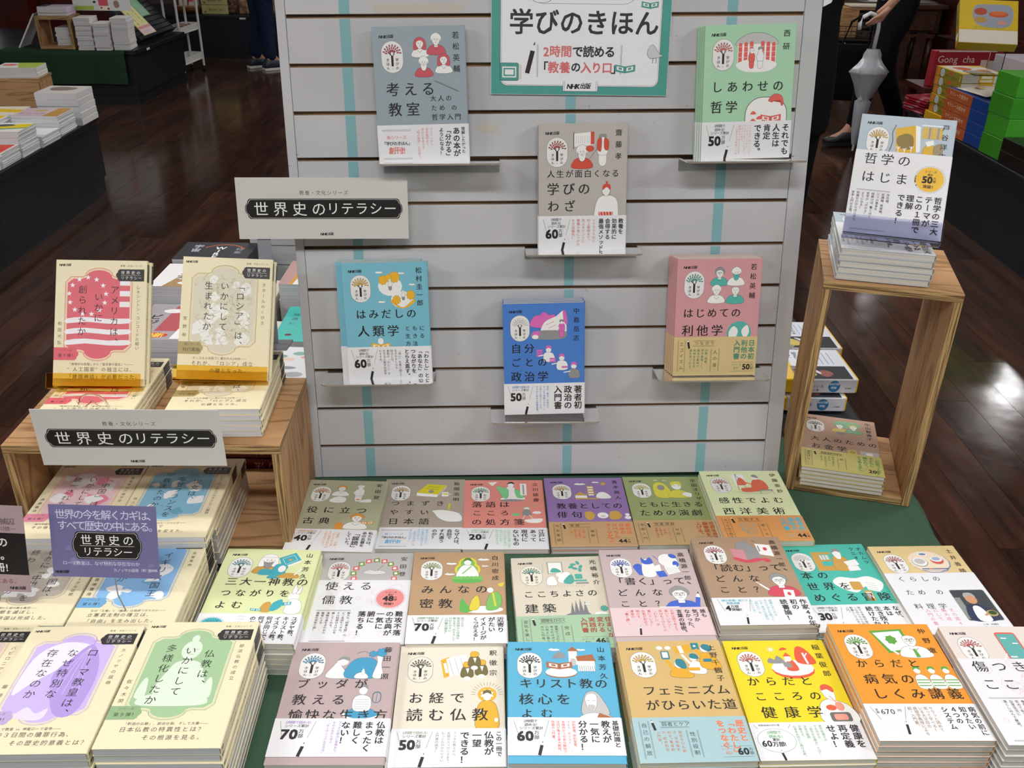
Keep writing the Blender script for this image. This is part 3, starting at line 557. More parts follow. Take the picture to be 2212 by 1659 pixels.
def band_tall(lines, num, bc, big, small, h, bg='#eeedf0', art='#e3a6a6', photo=False, tx=14, ts=21, tp=27, y1=4, badge=True):
    def f(k):
        rnd = random.Random(len(big[0])+h)
        for i in range(20):
            x, y = rnd.uniform(5, 140), rnd.uniform(6, h-8); r = rnd.uniform(4, 12)
            p = k.smooth([(x+r*math.cos(a)*rnd.uniform(.5, 1.2), y+r*math.sin(a)*rnd.uniform(.5, 1.2)) for a in (0, .9, 1.8, 2.7, 3.6, 4.5, 5.4)])
            if not photo: k.line(p, .3, art, close=True)
        for i, t in enumerate(lines): k.h(t, tx, y1+i*32, ts, tp, K, .008)
        if badge: circlebadge(k, 119, 43, 22, bc, num)
        yb = 74 if not photo else 80
        if photo:
            k.rr(86, 42, 142, 112, 4, GR); k.rr(87, 43, 141, 111, 3.5, '#3c4044'); k.rect(87, 60, 96, 108, '#8a8f88')
            k.blob([(94, 112), (94, 86), (104, 76), (124, 78), (134, 90), (134, 111)], '#2c3350'); k.blob([(104, 111), (106, 82), (118, 82), (124, 111)], '#e6e8ee'); k.ell(112, 64, 9, 11, '#c9936f'); k.blob([(103, 60), (106, 50), (118, 50), (121, 60), (112, 55)], '#a7a7a3'); k.line([(118, 100), (128, 94)], 4, '#c9936f'); k.ell(130, 96, 9, 7, '#b3a064'); k.ell(131, 95, 6.4, 4.6, '#2f4a26')
            for i, t in enumerate(big): k.v_(t, 70-i*12.5, 84, 8.2, 9.4, '#d9788c', .0)
            k.h('いま、料理を', 104, 118, 4, 4); k.h('楽しむために', 104, 124, 4, 4)
        else:
            for y in (yb-4, yb-2.8, h-7, h-5.8): k.line([(10, y), (62, y)], .35, LN)
            for i, t in enumerate(small): k.v_(t, 60-i*7.8, yb, 4.9, min(5.2, (h-yb-10)/max(1, len(t))), K, .006)
            for i, t in enumerate(big): k.v_(t, 136-i*14, yb-2, 12.4, min(13.4, (h-yb-6)/max(1, len(t))), K, .02)
    f.bg = bg; f.h = h
    return f
N = lambda t, x, y, s, p: (t, x, y, s, p)
# key: colour, leaf colour, author, title lines, picture, picture colour, band, plain description
D = {
'W1': ('#8f9fa6', '#b04a58', '若松英輔', [('考える', 18, 84, 21, 28.5), ('教室', 20, 115, 21, 29), ('大人の', 88, 105, 9, 12.5), ('ため の', 89, 120, 8.6, 13), ('哲学入門', 89, 134, 9.4, 12.5)], 'heads4', '#c4545e',
  band_std('', ['理解したかった', 'あの本が', '「分かる」', 'ようになる！'], ['プラトンから', '吉本隆明まで、', 'あなたを支える', '「私の哲学」に出会う。'], '#d88078', left='new', tsz=[6, 11.8, 10.2, 7.4], sx=87), 'grey-blue paperback with four sketched heads'),
'W2': ('#9fceA8', '#d06a60', '西研', [('しあわせの', 14, 86, 17.5, 25), ('哲学', 13, 117, 19, 25)], 'temple', '#dc6258',
  band_std('50', ['それでも', '人生は', '肯定', 'できる。'], ['ソクラテス、ルソー、から', 'ヘーゲル、ニーチェ、', 'フッサール、ハイデガー、', 'バタイユまで、', '思想のエッセンスが示す', '「しあわせの条件」とは。'], '#dc9a92', bsize=12.6, dx=15.5, sx=80, ssz=3.9, sdx=6), 'pale green paperback with a red-columned temple'),
'W3': ('#b3aca6', '#b04a44', '齋藤孝', [('人生が面白くなる', 14, 74, 12, 15.4), ('学びの', 14, 95, 20, 26), ('わざ', 15, 124, 19, 27)], 'scroll', '#cf4c3a',
  band_std('60', ['教養を', '効果的に', '会得する', '最強メソッド'], ['ソクラテスから', '村上春樹まで。', '先人をヒントに', '教養の身につけ方', 'を方法論化！'], '#cc6a66', bsize=9, dx=11.2, sx=93, sdx=9, ssz=5), 'warm grey paperback with a sumo wrestler'),
'W4': ('#6fb4c8', '#e0a828', '松村圭一郎', [('はみだしの', 20, 82, 17, 22), ('人類学', 21, 111, 20, 26), ('ともに', 104, 113, 8.4, 12.6), ('生きる', 104, 127, 8.4, 12.6), ('方法', 104, 141, 8.4, 12.6)], 'islands', '#e8b02c',
  band_std('60', ['「わたし」と', '「あなた」の', 'つながりを', 'とらえ直す。'], ['「違い」を乗り越えて', '生きやすくなる', '技法とは。', '複数の「わたし」を', '生きる人類学的思考', 'のすすめ。'], LN, bsize=9, dx=11.4, sx=92, sdx=7.4), 'light blue paperback with two round islands'),
'W5': ('#3f77c8', '#e9e7e4', '中島岳志', [('自分', 14, 74, 18, 24), ('ごとの', 14, 101, 17, 24), ('政治学', 13, 127, 19, 24.5)], 'mountain', '#d768b4',
  band_std('50', ['著者初', '政治の', '入門書'], ['歴史・概念・仕組みが', 'すっきり理解できる!―', '子供にも教えたくなる、', 'ゼロから始める教養講義。'], '#5577b8', bsize=15.4, dx=18.6, x0=136, sx=80, sdx=6.6, ssz=4.4, two=False), 'bright blue paperback with pink mountains'),
'W6': ('#cd8f94', '#4fa093', '若松英輔', [('はじめての', 14, 87, 17, 21), ('利他学', 13, 117, 20, 26)], 'heads4b', '#55b0a4',
  band_box('#ddc58e', '#4d8a6c', '#4d8a6c', ['日本初', '利他の', '入門書'], '50', ['エゴイズム', 'つながり', '人の道'], ['仏教、儒教、', '西洋思想――。', '過去の叡知に', '利他を生きる', '道を見つける。']), 'dusty pink paperback with a tan band'),
'T1': ('#a9a98a', '#d8924a', '安田登', [('役に立つ', 16, 84, 19, 29), ('古典', 15, 116, 19, 28)], 'classic', '#dc9440',
  band_std('40', ['私たちは、', 'あの名著を', '「誤読」', 'していた。'], ['『論語』『中庸』、', '『おくのほそ道』、', 'その真意を知れば', '人生の役に立つ。'], '#e09a50', tsz=[8.4, 8.4, 12.6, 8.4], sx=84, sdx=7, two=False), 'olive green paperback with a wandering poet'),
'T2': ('#a89a8c', '#b98a34', '飯間浩明', [('つまずき', 16, 70, 15.5, 27), ('やすい', 16, 97, 15.5, 27), ('日本語', 16, 123, 18, 27)], 'dict', '#d6cc1e',
  band_std('', ['なぜ人は、', '会話で', 'すれ違う', 'のか？'], ['語源や文法など、', '日本語の面白さを', '学びながら、', '「言葉の作法」を', '身に付ける！'], '#6ab0d8', left='new', bsize=9.6, dx=13, x0=138, sx=86, sdx=7), 'taupe paperback with a yellow dictionary'),
'T3': ('#dd8578', '#5c9a64', '立川談慶', [('落語は', 15, 70, 18, 25), ('こころ', 16, 97, 16, 25), ('の処方箋', 15, 123, 18, 25)], 'rakugo', '#7cc98a',
  band_std('20', ['江戸に', 'あって', '現代に', 'ないもの'], ['伝統芸の現場に宿る', '江戸の知恵を学び', '現代の不安を', '吹き飛ばす方法。'], '#8ccf9c', bsize=11.4, dx=15, x0=137, sx=80, sdx=6.4, two=False), 'salmon pink paperback with a seated storyteller'),
'T4': ('#8d6ea8', '#c49a4c', '青木亮人', [('教養としての', 17, 82, 17.5, 20.5), ('俳句', 16, 108, 19, 26)], 'haiku', '#c9a04a',
  band_box('#cda678', '#df7038', '#df7038', ['俳句は', '日本の', 'リベラル', 'アーツだ。'], '44', ['写生季語', '季語', '連歌'], ['俳諧、川柳、', '句の鑑賞、', '歴史を学ぶ', '一冊。'], bsize=9, dx=11.6), 'purple paperback with a pagoda'),
'T5': ('#95a266', '#d8d14e', '平田オリザ', [('ともに生きる', 17, 82, 16.5, 20.5), ('ための演劇', 16, 107, 18.5, 23.5)], 'theatre', '#d6cf4a',
  band_box('#cdaa7c', '#b8582c', '#b8582c', ['世界を見る', '解像度を', '上げる。'], '39', ['演劇入門', '他者理解', '対話'], ['「ことば」と', '「対話」', 'の原点を', '演劇に探る'], bsize=9, dx=12), 'moss green paperback with a yellow hooded figure'),
'T6': ('#d5deab', '#cc5a50', '伊藤亜紗', [('感性でよむ', 16, 84, 18, 24), ('西洋美術', 16, 115, 20, 29)], 'art', '#dc6a4c',
  band_box('#e3a05c', '#56b2c2', '#7cbac2', ['著者初', '美術の', '入門書'], '44', ['大づかみで見る', '比較する', '感じる'], ['名画の前で', '考え込まない。', '見る力を養う', '美術講義。']), 'pale yellow-green paperback with an orange band'),
'S0': ('#d3dba0', '#3f8f98', '山本芳久', [('三大一神教の', 18, 70, 17.5, 21.5), ('つながりを', 17, 97, 15.5, 22), ('よむ', 16, 123, 16, 24)], 'monotheism', '#3fa6b4',
  band_std('70', ['ユダヤ教、', 'キリスト教、', 'イスラム教。', '何が同じで、', '何が違う', 'のか？'], ['この一冊で', '基本が整理', 'できる！', '東大教授に', 'よる一神教'], '#3fa6b4', left='badge', bsize=9, dx=12, x0=139, sx=66, sdx=6, ssz=4.4), 'pale lime paperback with a rabbit reading'),
'S1': ('#b3b0ae', '#d87a74', '安田登', [], 'booksring', '#dc6a68',
  band_tall(['使える', '儒教'], '48', '#e08884', ['難攻不落', 'の古典が', '一気に', '腑に', '落ちる！'], ['膨大な「四書五経」の', 'どこを読むべきか。', 'その知恵は人の心を', '癒してくれる。', '漢籍の道をきわめた', '著者による', '儒教の見取り図！'], 142), 'grey paperback in a tall white wrapper with a pink seal'),
'S2': ('#b38f68', '#8aa04e', '白川密成', [('みんなの', 17, 82, 19, 28), ('密教', 16, 113, 21, 29)], 'buddha', '#76b85a',
  band_std('70', ['近寄り', 'がたい', 'イメージが', 'くつがえる！'], ['成り立ち、', '基本思想から空海の', '教えまで、おそろしく', '分かりやすい', '入門書の誕生！'], '#4f9a5c', tsz=[11, 10.6, 9.6, 8.4], sx=82, sdx=7.6, two=False), 'kraft brown paperback with a seated green buddha'),
'S3': ('#cfc5b0', '#3f8f82', '光嶋裕介', [('ここちよさの', 15, 82, 15.5, 20), ('建築', 15, 112, 20, 27)], 'room', '#4fa596',
  band_box('#a9cba8', '#a0523a', '#5e6a58', ['住まいが', '変わる', '実践的', '入門書'], '46', ['変化を楽しむ', '感覚をひらく', '完成'], ['建築のてざわり、', '考えればほど', '心地よい暮らし', '方の入門書。'], bsize=9.6, dx=12.4), 'beige paperback with a mint green band'),
'S4': ('#b9a5a4', '#3c5ab4', '高橋源一郎', [('「書く」って、', 12, 70, 17.5, 19.5), ('どんな', 16, 97, 16.5, 27), ('こと？', 17, 123, 15, 27)], 'write', '#3f62c4',
  band_std('', ['誰も', '気づか', 'なかった、', '言葉の秘密。'], ['文章は頭で考えて', '書いていない？', '実はもうひとりの', '「わたし」が', '書いている？', '作家が初めて', '明かす、', '渾身の', '「書く論」。'], '#d8615c', left='pen', bg='#eacfd2', bsize=9, dx=12, sx=92, sdx=8.6, ssz=4.8), 'mauve paperback with a blue squirrel and a pale pink band'),
'S5': ('#a5866a', '#b04a58', '高橋源一郎', [('「読む」って、', 11, 70, 18, 20), ('どんな', 16, 97, 16.5, 27), ('こと？', 17, 123, 16, 27)], 'readcat', '#cc4a5c',
  band_std('4', ['作家40年、', '初の', '読書論！'], ['読書にまつわる', 'あたりまえを疑って、', 'いま、本当に必要な', '「読む力」を', '身につける。'], '#5fb4c4', left='asahi', bsize=11.6, dx=15, x0=138, sx=88, sdx=7.6), 'brown paperback with a reading cat'),
'S6': ('#3fb5a4', '#e9e7e4', 'ナカムラクニオ', [('本の', 16, 70, 18, 26), ('世界を', 17, 97, 18, 26), ('めぐる冒険', 18, 123, 19, 26)], 'library', '#3fb5a4',
  band_std('30', ['なぜ、', '本は', '生き残り', '続けたか'], ['旅する本屋が案内する', 'つながりでひも解く', '教養としての本の世界', '入門。'], LN, bsize=11, dx=14, x0=137, sx=80, sdx=6, ssz=4, two=False), 'turquoise paperback with a world map'),
'S7': ('#d9bf82', '#b85a50', '土井善晴', [], 'meal', '#cf5a4a',
  band_tall(['くらしの', 'ため の', '料理学'], '', '', ['その道40年', '集大成', 'にして', '入門の書'], [], 140, bg='#eeeef2', photo=True, tx=16, ts=13, tp=19, y1=8, badge=False), 'tan paperback with a white wrapper and a cook photograph'),
'F0': ('#b49e9e', '#3d8ab0', '藤田一照', [('ブッダが', 16, 70, 16.5, 26), ('教える', 15, 97, 18, 26), ('愉快な生き方', 15, 123, 18, 22)], 'reclining', '#3f95bc',
  band_std('70', ['仏教は', 'まったく', '難しく', 'ない！'], ['ブッダの原点に坐禅あり。', 'その人生から学ぶ', '「オーガニックな生き方」'], '#a07ac0', bsize=12, dx=15, x0=137, sx=84, sdx=7.4, two=False), 'dusty mauve paperback with a man sitting cross-legged'),
'F1': ('#ddd4c0', '#5c5a50', '釈徹宗', [('お経で', 18, 88, 19, 28), ('読む仏教', 17, 116, 21, 29)], 'sutra', '#e0ac28',
  band_std('50', ['この一冊で', '仏教が', '一望', 'できる！'], ['ブッダの教えから', 'お経のエッセンスまで、', 'もっとも分かりやすい', '入門書の誕生！'], '#8f8a76', tsz=[8, 12.6, 12.6, 12.6], sx=82, sdx=7.6, two=False), 'cream paperback with a golden saint'),
'F2': ('#4fa9cc', '#3c3a38', '山本芳久', [('キリスト教の', 16, 70, 17.5, 20.5), ('核心を', 15, 97, 19, 25), ('よむ', 17, 123, 16, 26)], 'church', '#a8663c',
  band_std('60', ['基礎知識と', '教えが', '一気に', '分かる！'], ['旧約聖書、新約聖書、', 'イエス・キリスト……。', '本格的かつ平易な解説で', '注目が集まる東大教授、', '待望の入門書。'], '#dc5a48', tsz=[8.6, 12, 12, 12], sx=85, sdx=7), 'sky blue paperback with a white church'),
'F3': ('#ccab68', '#d09c1c', '上野千鶴子', [('フェミニズム', 22, 84, 17.5, 20), ('がひらいた道', 22, 109, 18, 20.5)], 'women', '#dca428',
  band_box('#abcbd0', '#df7a50', '#c88a6c', ['歴史と', '「わたし」', 'をつなぐ'], '60', ['自己の解放', '弱者とケア', '性別役割'], ['過去をひも解', 'き、全体像を', '知る。著者初', 'の、総合的な', '入門書。'], bsize=10, dx=12.6, txt='#4e5658'), 'ochre paperback with a pale blue band'),
'F4': ('#f0d010', '#c8604c', '稲葉俊郎', [('からだと', 17, 70, 16.5, 24.5), ('こころの', 20, 97, 16, 25), ('健康学', 22, 123, 19.5, 31)], 'stomach', '#dc5a3c',
  band_std('', ['健康を', '再定義', 'せよ！'], ['医学知識ゼロ', 'でも分かる', '「自分の仕組み」とは？', '注目の医師', 'が教える、', '心身を大切にし続ける術。'], '#5aa55e', left='bubble', bsize=12.4, dx=15.6, x0=136, sx=92, sdx=7.2, ssz=5), 'yellow paperback with a body diagram'),
'F5': ('#ee9020', '#5aa03c', '仲野徹', [('からだと', 16, 70, 15.5, 24), ('病気の', 17, 97, 18, 25), ('しくみ講義', 20, 123, 18.5, 25)], 'doctor', '#5aa03c',
  band_std('', ['病気の前に', '知りたい', '４つの', 'システム'], ['サラッと読めて', '笑って学べる！', 'いま大注目の', '病理学教授による', '超・入門書。'], '#9a7b50', left='price', bsize=9.4, dx=12, x0=139, sx=86, sdx=7.4, ssz=5.2), 'orange paperback with a bald doctor at a blackboard'),
'F6': ('#d9ccc4', '#c8504c', '宮地尚子', [], 'phone', '#d85a48',
  band_tall(['傷つきの', 'こころ学'], '', '', ['人生は、', '物語。'], ['長年の臨床と', '専門的知識で', '初めて私たちの', '日常生活に', '落とし込んで解説。'], 146, tx=14, badge=False), 'pale pink paperback with a phone picture and line-drawn wrapper'),
'R1': ('#aab9c2', '#d8ac44', '戸谷洋志', [], 'shelfbook', '#d8ac3c',
  band_tall(['哲学の', 'はじまり'], '50', '#e8b83c', ['哲学の三大', 'テーマが', 'この１冊で', '理解', 'できる！'], ['存在論、', '認識論、価値論。', '三つの基本を', '紐解けば、驚くほど', '哲学が「分かる」', 'ようになる！', '知識ゼロからはじめる', '哲学入門の王道。'], 146, art='#e8cfa0', tp=26), 'pale blue paperback in a tall white wrapper with a yellow seal'),
'R3': ('#b4937c', '#4c7a5c', '中山智香子', [('大人のための', 20, 88, 16, 21.5), ('お金学', 20, 116, 18, 24)], 'money', '#86b894',
  band_box('#d5cd78', '#4f9a5c', '#5c8a4c', ['「お金って何？」', '子どもに', '聞かれて、', 'どう答える？'], '20', ['借金はしていい', 'お金は自分で作れる', '税'], ['経済の歴史を', '知れば', 'お金の見え方が', '変わる！'], bsize=7.4, dx=10.6), 'tan paperback with a yellow-green band'),
}
def cover_art(key):
    c, leaf, auth, title, pic, pc, band, desc = D[key]
    k = Ink(); publisher(k, 11, 11.6)
    fill = '#e3e2df' if key not in ('F1', 'S3') else '#e2dccc'
    PICS[pic](k, pc)
    emblem(k, leaf, fill=fill)
    if len(auth) > 5: k.v_(auth[:4], 136, 9, 9.4, 11.6); k.v_(auth[4:], 123, 9, 9.4, 11.6)
    else: k.v_(auth, 132.5, 9, 11.4, {2: 20, 3: 19, 4: 16.8, 5: 14.4}[len(auth)], K, .012)
    for t, x, y, s, p in title: k.h(t, x-s*.04, y-s*.03, s*(1.07 if s > 12 else 1.12), p, K, .015 if s > 12 else .009)
    if key == 'W1': k.line([(96, 82), (134, 99)], .4, LN); k.line([(96.6, 83.4), (134.4, 100.4)], .4, LN)
    return k
# ---- the history series: cream covers with an ogee frame
def ogee(x0, x1, y0, y1, i=0):
    xm = (x0+x1)/2; r = (x1-x0)*.21; s = 15; c = 9
    x0 += i; x1 -= i; p = [(x0, y0+s+c+i*.4), (x0+c, y0+s+i), (xm-r-5, y0+s+i)]
    for k in range(9):
        a = math.pi - math.pi*k/8; p.append((xm+(r-i*.3)*math.cos(a), y0+s-2+i-(s-2)*math.sin(a)))
    p += [(xm+r+5, y0+s+i), (x1-c, y0+s+i), (x1, y0+s+c+i*.4)]
    q = [(x, y0+y1-y) for x, y in reversed(p)]
    return p+q
def tagshape(x0, x1, y0, y1, right=True):
    ym = (y0+y1)/2
    if right: return [(x1, y0), (x0+6, y0), (x0+3, y0+3), (x0+3, y0+5), (x0+1, ym-3), (x0, ym), (x0+1, ym+3), (x0+3, y1-5), (x0+3, y1-3), (x0+6, y1), (x1, y1)]
    return [(x0, y0), (x1-6, y0), (x1-3, y0+3), (x1-3, y0+5), (x1-1, ym-3), (x1, ym), (x1-1, ym+3), (x1-3, y1-5), (x1-3, y1-3), (x1-6, y1), (x0, y1)]
HB = '#2b2a29'
HIST = {
'H1': ('#d8606c', '#d66470', ['アメリカは、', 'いかに', '創られたか'], [0, 12, 0], 'レキシントン・コンコードの戦い', '和田光弘', ('シリーズ', '第７弾！'), '「真夜中の疾駆」から「星条旗の誕生」へ――', ['“人工国家”の独立には、', '「建国神話」が必要だった。'], 'flag', 'cream paperback with a red stars and stripes cover'),
'H2': ('#a89660', '#d3ccb6', ['「ロシア」は、', 'いかにして', '生まれたか'], [0, 0, 0], 'タタールのくびき', '宮野裕', ('新シリーズ', '刊行開始'), 'モンゴルの支配下に置かれた240年――', ['それが、「ロシア」成立', 'の礎となった。'], 'map', 'cream paperback with an old brown map cover'),
'K1': ('#e08aa0', '#e3c3c6', ['「中国」は、', 'いかにして', '統一されたか'], [0, 0, 0], '始皇帝の六国平定', '渡邉義浩', ('シリーズ', '第５弾！'), '現代中国の原点――', ['その後の世界を変えた', '「覇者」の帝国。'], 'wash', 'cream paperback with a pink picture'),
'K2': ('#6fa9c0', '#86b9d2', ['少女は、', 'なぜフランスを', '救えたのか'], [8, 0, 4], 'ジャンヌ・ダルクのオルレアン解放', '池上俊一', None, '戦火のさなかに現れた一人の少女――', ['たった２年で', '運命を変えた。'], 'wash', 'cream paperback with a pale blue battle picture'),
'M1': ('#6fa6d0', '#84b4e0', ['イギリス国王', 'とは', 'なにか'], [0, 0, 20], '名誉革命', '君塚直隆', ('シリーズ', '第６弾！'), 'なぜ「王権」と「議会」は協調できたのか――', ['立憲君主制の確立は、', '「自由」を生み出した。'], 'wash', 'cream paperback with a sky blue picture'),
'M2': ('#a59c90', '#b5aca0', ['ローマ帝国は、', 'いかに「中世」を', '終わらせたか'], [0, 0, 0], 'コンスタンティノープル征服', '井上浩一', ('シリーズ', '第４弾！'), '草原から現れた謎の戦士集団――', ['千年の都を滅ぼし、', '帝国は完成した。'], 'wash', 'cream paperback with a grey-brown marble picture'),
'G1': ('#8fae80', '#9fbf93', ['仏教は、', 'いかにして', '多様化したか'], [10, 4, 0], '部派仏教の成立', '佐々木閑', ('シリーズ', '第９弾！'), '「釈迦の仏教」、部派分裂、そして大乗――', ['日本仏教の特異性とは？', 'その根源を見る。'], 'statue', 'cream paperback with a green buddha statue picture'),
'G2': ('#b8a3d0', '#c5b0e4', ['ローマ教皇は、', 'なぜ特別な', '存在なのか'], [0, 0, 0], 'カノッサの屈辱', '藤崎衛', ('シリーズ', '第８弾！'), 'ローマ教皇 vs. 神聖ローマ皇帝――', ['雪中３日間の贖罪行為、', 'その歴史的意義とは？'], 'dome', 'cream paperback with a lilac dome picture'),
'G3': ('#d0a890', '#dcc4bc', ['ユダヤ人は、', 'いつ', '生まれたか'], [0, 0, 0], 'バビロニア捕囚', '長谷川修一', ('シリーズ', '第３弾！'), '聖書と考古学――', ['民族の誕生を', '読み解く。'], 'wash', 'cream paperback with a rosy brown picture'),
}
def hist_art(key):
    c, fill, title, off, sub, auth, tg, l1, l2, pic, desc = HIST[key]
    k = Ink(); publisher(k, 5, 6, 4.6)
    k.h('教養・文化シリーズ', 104, 7, 3.6, 3.9, LN)
    k.line(ogee(16, 124, 13, 168), .8, c, close=True); k.line(ogee(16, 124, 13, 168, 1.6), .4, c, close=True)
    k.poly(ogee(16, 124, 13, 168, 3.4), fill)
    rnd = random.Random(key)
    if pic == 'flag':
        for i in range(4): k.poly(k.smooth([(19.4, 98+i*18), (50, 95+i*18), (86, 98+i*18), (120.4, 97+i*18), (120.4, 105+i*18), (86, 106+i*18), (50, 103+i*18), (19.4, 106+i*18)], 2), '#efe6e8') if i < 3 else None
        for y in (33, 51, 69): k.rect(104, y, 120.4, y+9, '#efe6e8')
        for i in range(13):
            a = rad(-90+i*27.7); X, Y = 52+30*math.cos(a), 60+31*math.sin(a)
            k.poly([(X+(4.6 if j % 2 == 0 else 1.9)*math.sin(math.pi*j/5), Y-(4.6 if j % 2 == 0 else 1.9)*math.cos(math.pi*j/5)) for j in range(10)], '#f3eeee', hold=i > 0)
    elif pic == 'statue':
        W_ = '#d6e2cf'
        k.blob([(26, 140), (40, 128), (100, 128), (114, 140), (100, 146), (40, 146)], W_); k.blob([(44, 130), (52, 84), (62, 72), (82, 72), (94, 86), (102, 130)], W_); k.ell(71, 52, 13, 17, W_); k.ell(71, 32, 5, 7, W_); k.line([(62, 51), (68, 52)], .8, c); k.line([(74, 52), (80, 51)], .8, c); k.line([(68, 60), (75, 60)], .8, c)
        for x in (28, 108): k.blob([(x-6, 132), (x-4, 108), (x, 100), (x+4, 108), (x+6, 132)], W_)
    elif pic == 'dome':
        k.blob([(22, 120), (24, 60), (44, 34), (70, 30), (90, 40), (70, 70), (40, 100)], '#e2def2'); k.blob([(84, 150), (60, 92), (72, 60), (90, 34), (108, 60), (116, 100), (110, 150)], '#ad93d6'); k.line([(92, 24), (92, 36)], 1.4, '#ad93d6'); k.line([(88, 28), (96, 28)], 1.4, '#ad93d6')
        for i in range(5): k.curve([(66+i*9, 120), (76+i*5, 70), (90, 40)], .6, '#d4c8ec')
        k.blob([(40, 156), (50, 140), (64, 150), (76, 142), (72, 160)], '#dcd2ee')
    else:
        light = '#eef0f0' if pic != 'map' else '#e6e4dc'
        dk = c if pic != 'map' else '#a8986a'
        for i in range(16):
            x, y = rnd.uniform(28, 112), rnd.uniform(34, 150); r = rnd.uniform(6, 15)
            p = [(x+r*math.cos(a)*rnd.uniform(.5, 1.3), y+r*math.sin(a)*rnd.uniform(.5, 1.3)) for a in (0, .8, 1.6, 2.4, 3.2, 4, 4.8, 5.6)]
            p = [(min(119, max(21, a)), min(150, max(31, b))) for a, b in p]
            k.poly(k.smooth(p, 3), (light, fill, light, dk)[i % 4] if pic != 'map' else light)
        for i in range(150 if pic == 'map' else 16):
            x, y = rnd.uniform(26, 112), rnd.uniform(34, 146); p = [(x, y)]
            for j in range(4): x += rnd.uniform(-4, 6); y += rnd.uniform(-5, 5); p.append((min(119, x), y))
            k.line(p, .35, dk, hold=i > 0)
    for i, t in enumerate(title): k.v_(t, 96-i*26, 42+off[i], 14.5, min(17.5, 118/len(t)), K, -.002)
    k.v_(sub, 134, 42, 6.6, min(9.4, 108/len(sub)), LN, -.002); k.v_(auth, 8.5, 103, 6.8, 42/len(auth), LN, 0)
    k.poly(tagshape(97, 143, 14.6, 34.6), HB); k.h('世界史の', 105, 17, 6.4, 8.4, '#e8e6e2', 0); k.h('リテラシー', 105, 26, 6, 7, '#e8e6e2', 0); k.line([(105, 24.8), (138, 24.8)], .3, '#e8e6e2')
    if tg: k.poly(tagshape(0, 40, 146, 167, False), c); k.h(tg[0], 10, 148, 4.6, 4.8, LN); k.h(tg[1], 7, 156, 6.6, 7.2, K)
    k.h(l1, 24, 171, 4.8, 5.0, LN, -.003); k.h(l2[0], 22, 178, 8, 9.2, LN, -.003); k.h(l2[1], 22 if len(l2[1]) > 10 else 52, 190, 8, 9.2, LN, -.003)
    return k
# ---------------------------------------------------------------- surfaces
def wood_mat(name, c1, c2, axis='x', edge=False):
    key = (name, 'wood')
    if key in MATS: return MATS[key]
    mt = bpy.data.materials.new(name); mt.use_nodes = True; nt = mt.node_tree; b = nt.nodes['Principled BSDF']; L = nt.links.new
    tc = nt.nodes.new('ShaderNodeTexCoord'); mp = nt.nodes.new('ShaderNodeMapping'); oi = nt.nodes.new('ShaderNodeObjectInfo')
    cmb = nt.nodes.new('ShaderNodeCombineXYZ'); sc = nt.nodes.new('ShaderNodeVectorMath'); sc.operation = 'SCALE'; sc.inputs['Scale'].default_value = 3.1
    for i in range(3): L(oi.outputs['Random'], cmb.inputs[i])
    add = nt.nodes.new('ShaderNodeVectorMath'); L(cmb.outputs[0], sc.inputs[0]); L(tc.outputs['Object'], add.inputs[0]); L(sc.outputs[0], add.inputs[1]); L(add.outputs[0], mp.inputs[0])
    if edge:
        mp.inputs['Scale'].default_value = (10, 10, 420)
        n = nt.nodes.new('ShaderNodeTexNoise'); n.inputs['Scale'].default_value = 1; n.inputs['Detail'].default_value = 2; L(mp.outputs[0], n.inputs['Vector']); out = n.outputs['Fac']
    else:
        mp.inputs['Scale'].default_value = {'x': (1.1, 9, 9), 'y': (9, 1.1, 9)}[axis]
        n = nt.nodes.new('ShaderNodeTexNoise'); n.inputs['Scale'].default_value = 1.6; n.inputs['Detail'].default_value = 2; L(mp.outputs[0], n.inputs['Vector'])
        m1 = nt.nodes.new('ShaderNodeMath'); m1.operation = 'MULTIPLY'; m1.inputs[1].default_value = 8; L(n.outputs['Fac'], m1.inputs[0])
        m2 = nt.nodes.new('ShaderNodeMath'); m2.operation = 'PINGPONG'; m2.inputs[1].default_value = .5; L(m1.outputs[0], m2.inputs[0])
        m3 = nt.nodes.new('ShaderNodeMath'); m3.operation = 'MULTIPLY'; m3.inputs[1].default_value = 2; L(m2.outputs[0], m3.inputs[0])
        n2 = nt.nodes.new('ShaderNodeTexNoise'); n2.inputs['Scale'].default_value = 22; n2.inputs['Detail'].default_value = 4; L(mp.outputs[0], n2.inputs['Vector'])
        mx = nt.nodes.new('ShaderNodeMath'); mx.operation = 'MULTIPLY_ADD'; mx.inputs[1].default_value = .35; L(n2.outputs['Fac'], mx.inputs[0]); L(m3.outputs[0], mx.inputs[2]); out = mx.outputs[0]
    cr = nt.nodes.new('ShaderNodeValToRGB'); L(out, cr.inputs[0]); e = cr.color_ramp.elements
    if edge: e[0].position = .4; e[1].position = .6
    else: e[0].position = .12; e[1].position = .62
    e[0].color = (*lin(c1), 1); e[1].color = (*lin(c2), 1)
    L(cr.outputs[0], b.inputs['Base Color']); b.inputs['Roughness'].default_value = .55
    MATS[key] = mt
    return mt
PLY = wood_mat('plywood_face', '#8c6238', '#bd9163'); PLYY = wood_mat('plywood_face_cross', '#8c6238', '#bd9163', 'y')
PLYE = wood_mat('plywood_edge', '#6d5233', '#c3a06a', edge=True)
PAGE = noise_mat('page_edges', '#c9c4ba', '#dedad0', (4, 4, 900), 1, .8, 2, lo=.3, hi=.7)
PAGEW = noise_mat('white_page_edges', '#bfbfc1', '#dcdcde', (4, 4, 900), 1, .8, 2, lo=.3, hi=.7)
def paper(c, r=.5): return mat('printed_paper_'+c.strip('#'), c, r)
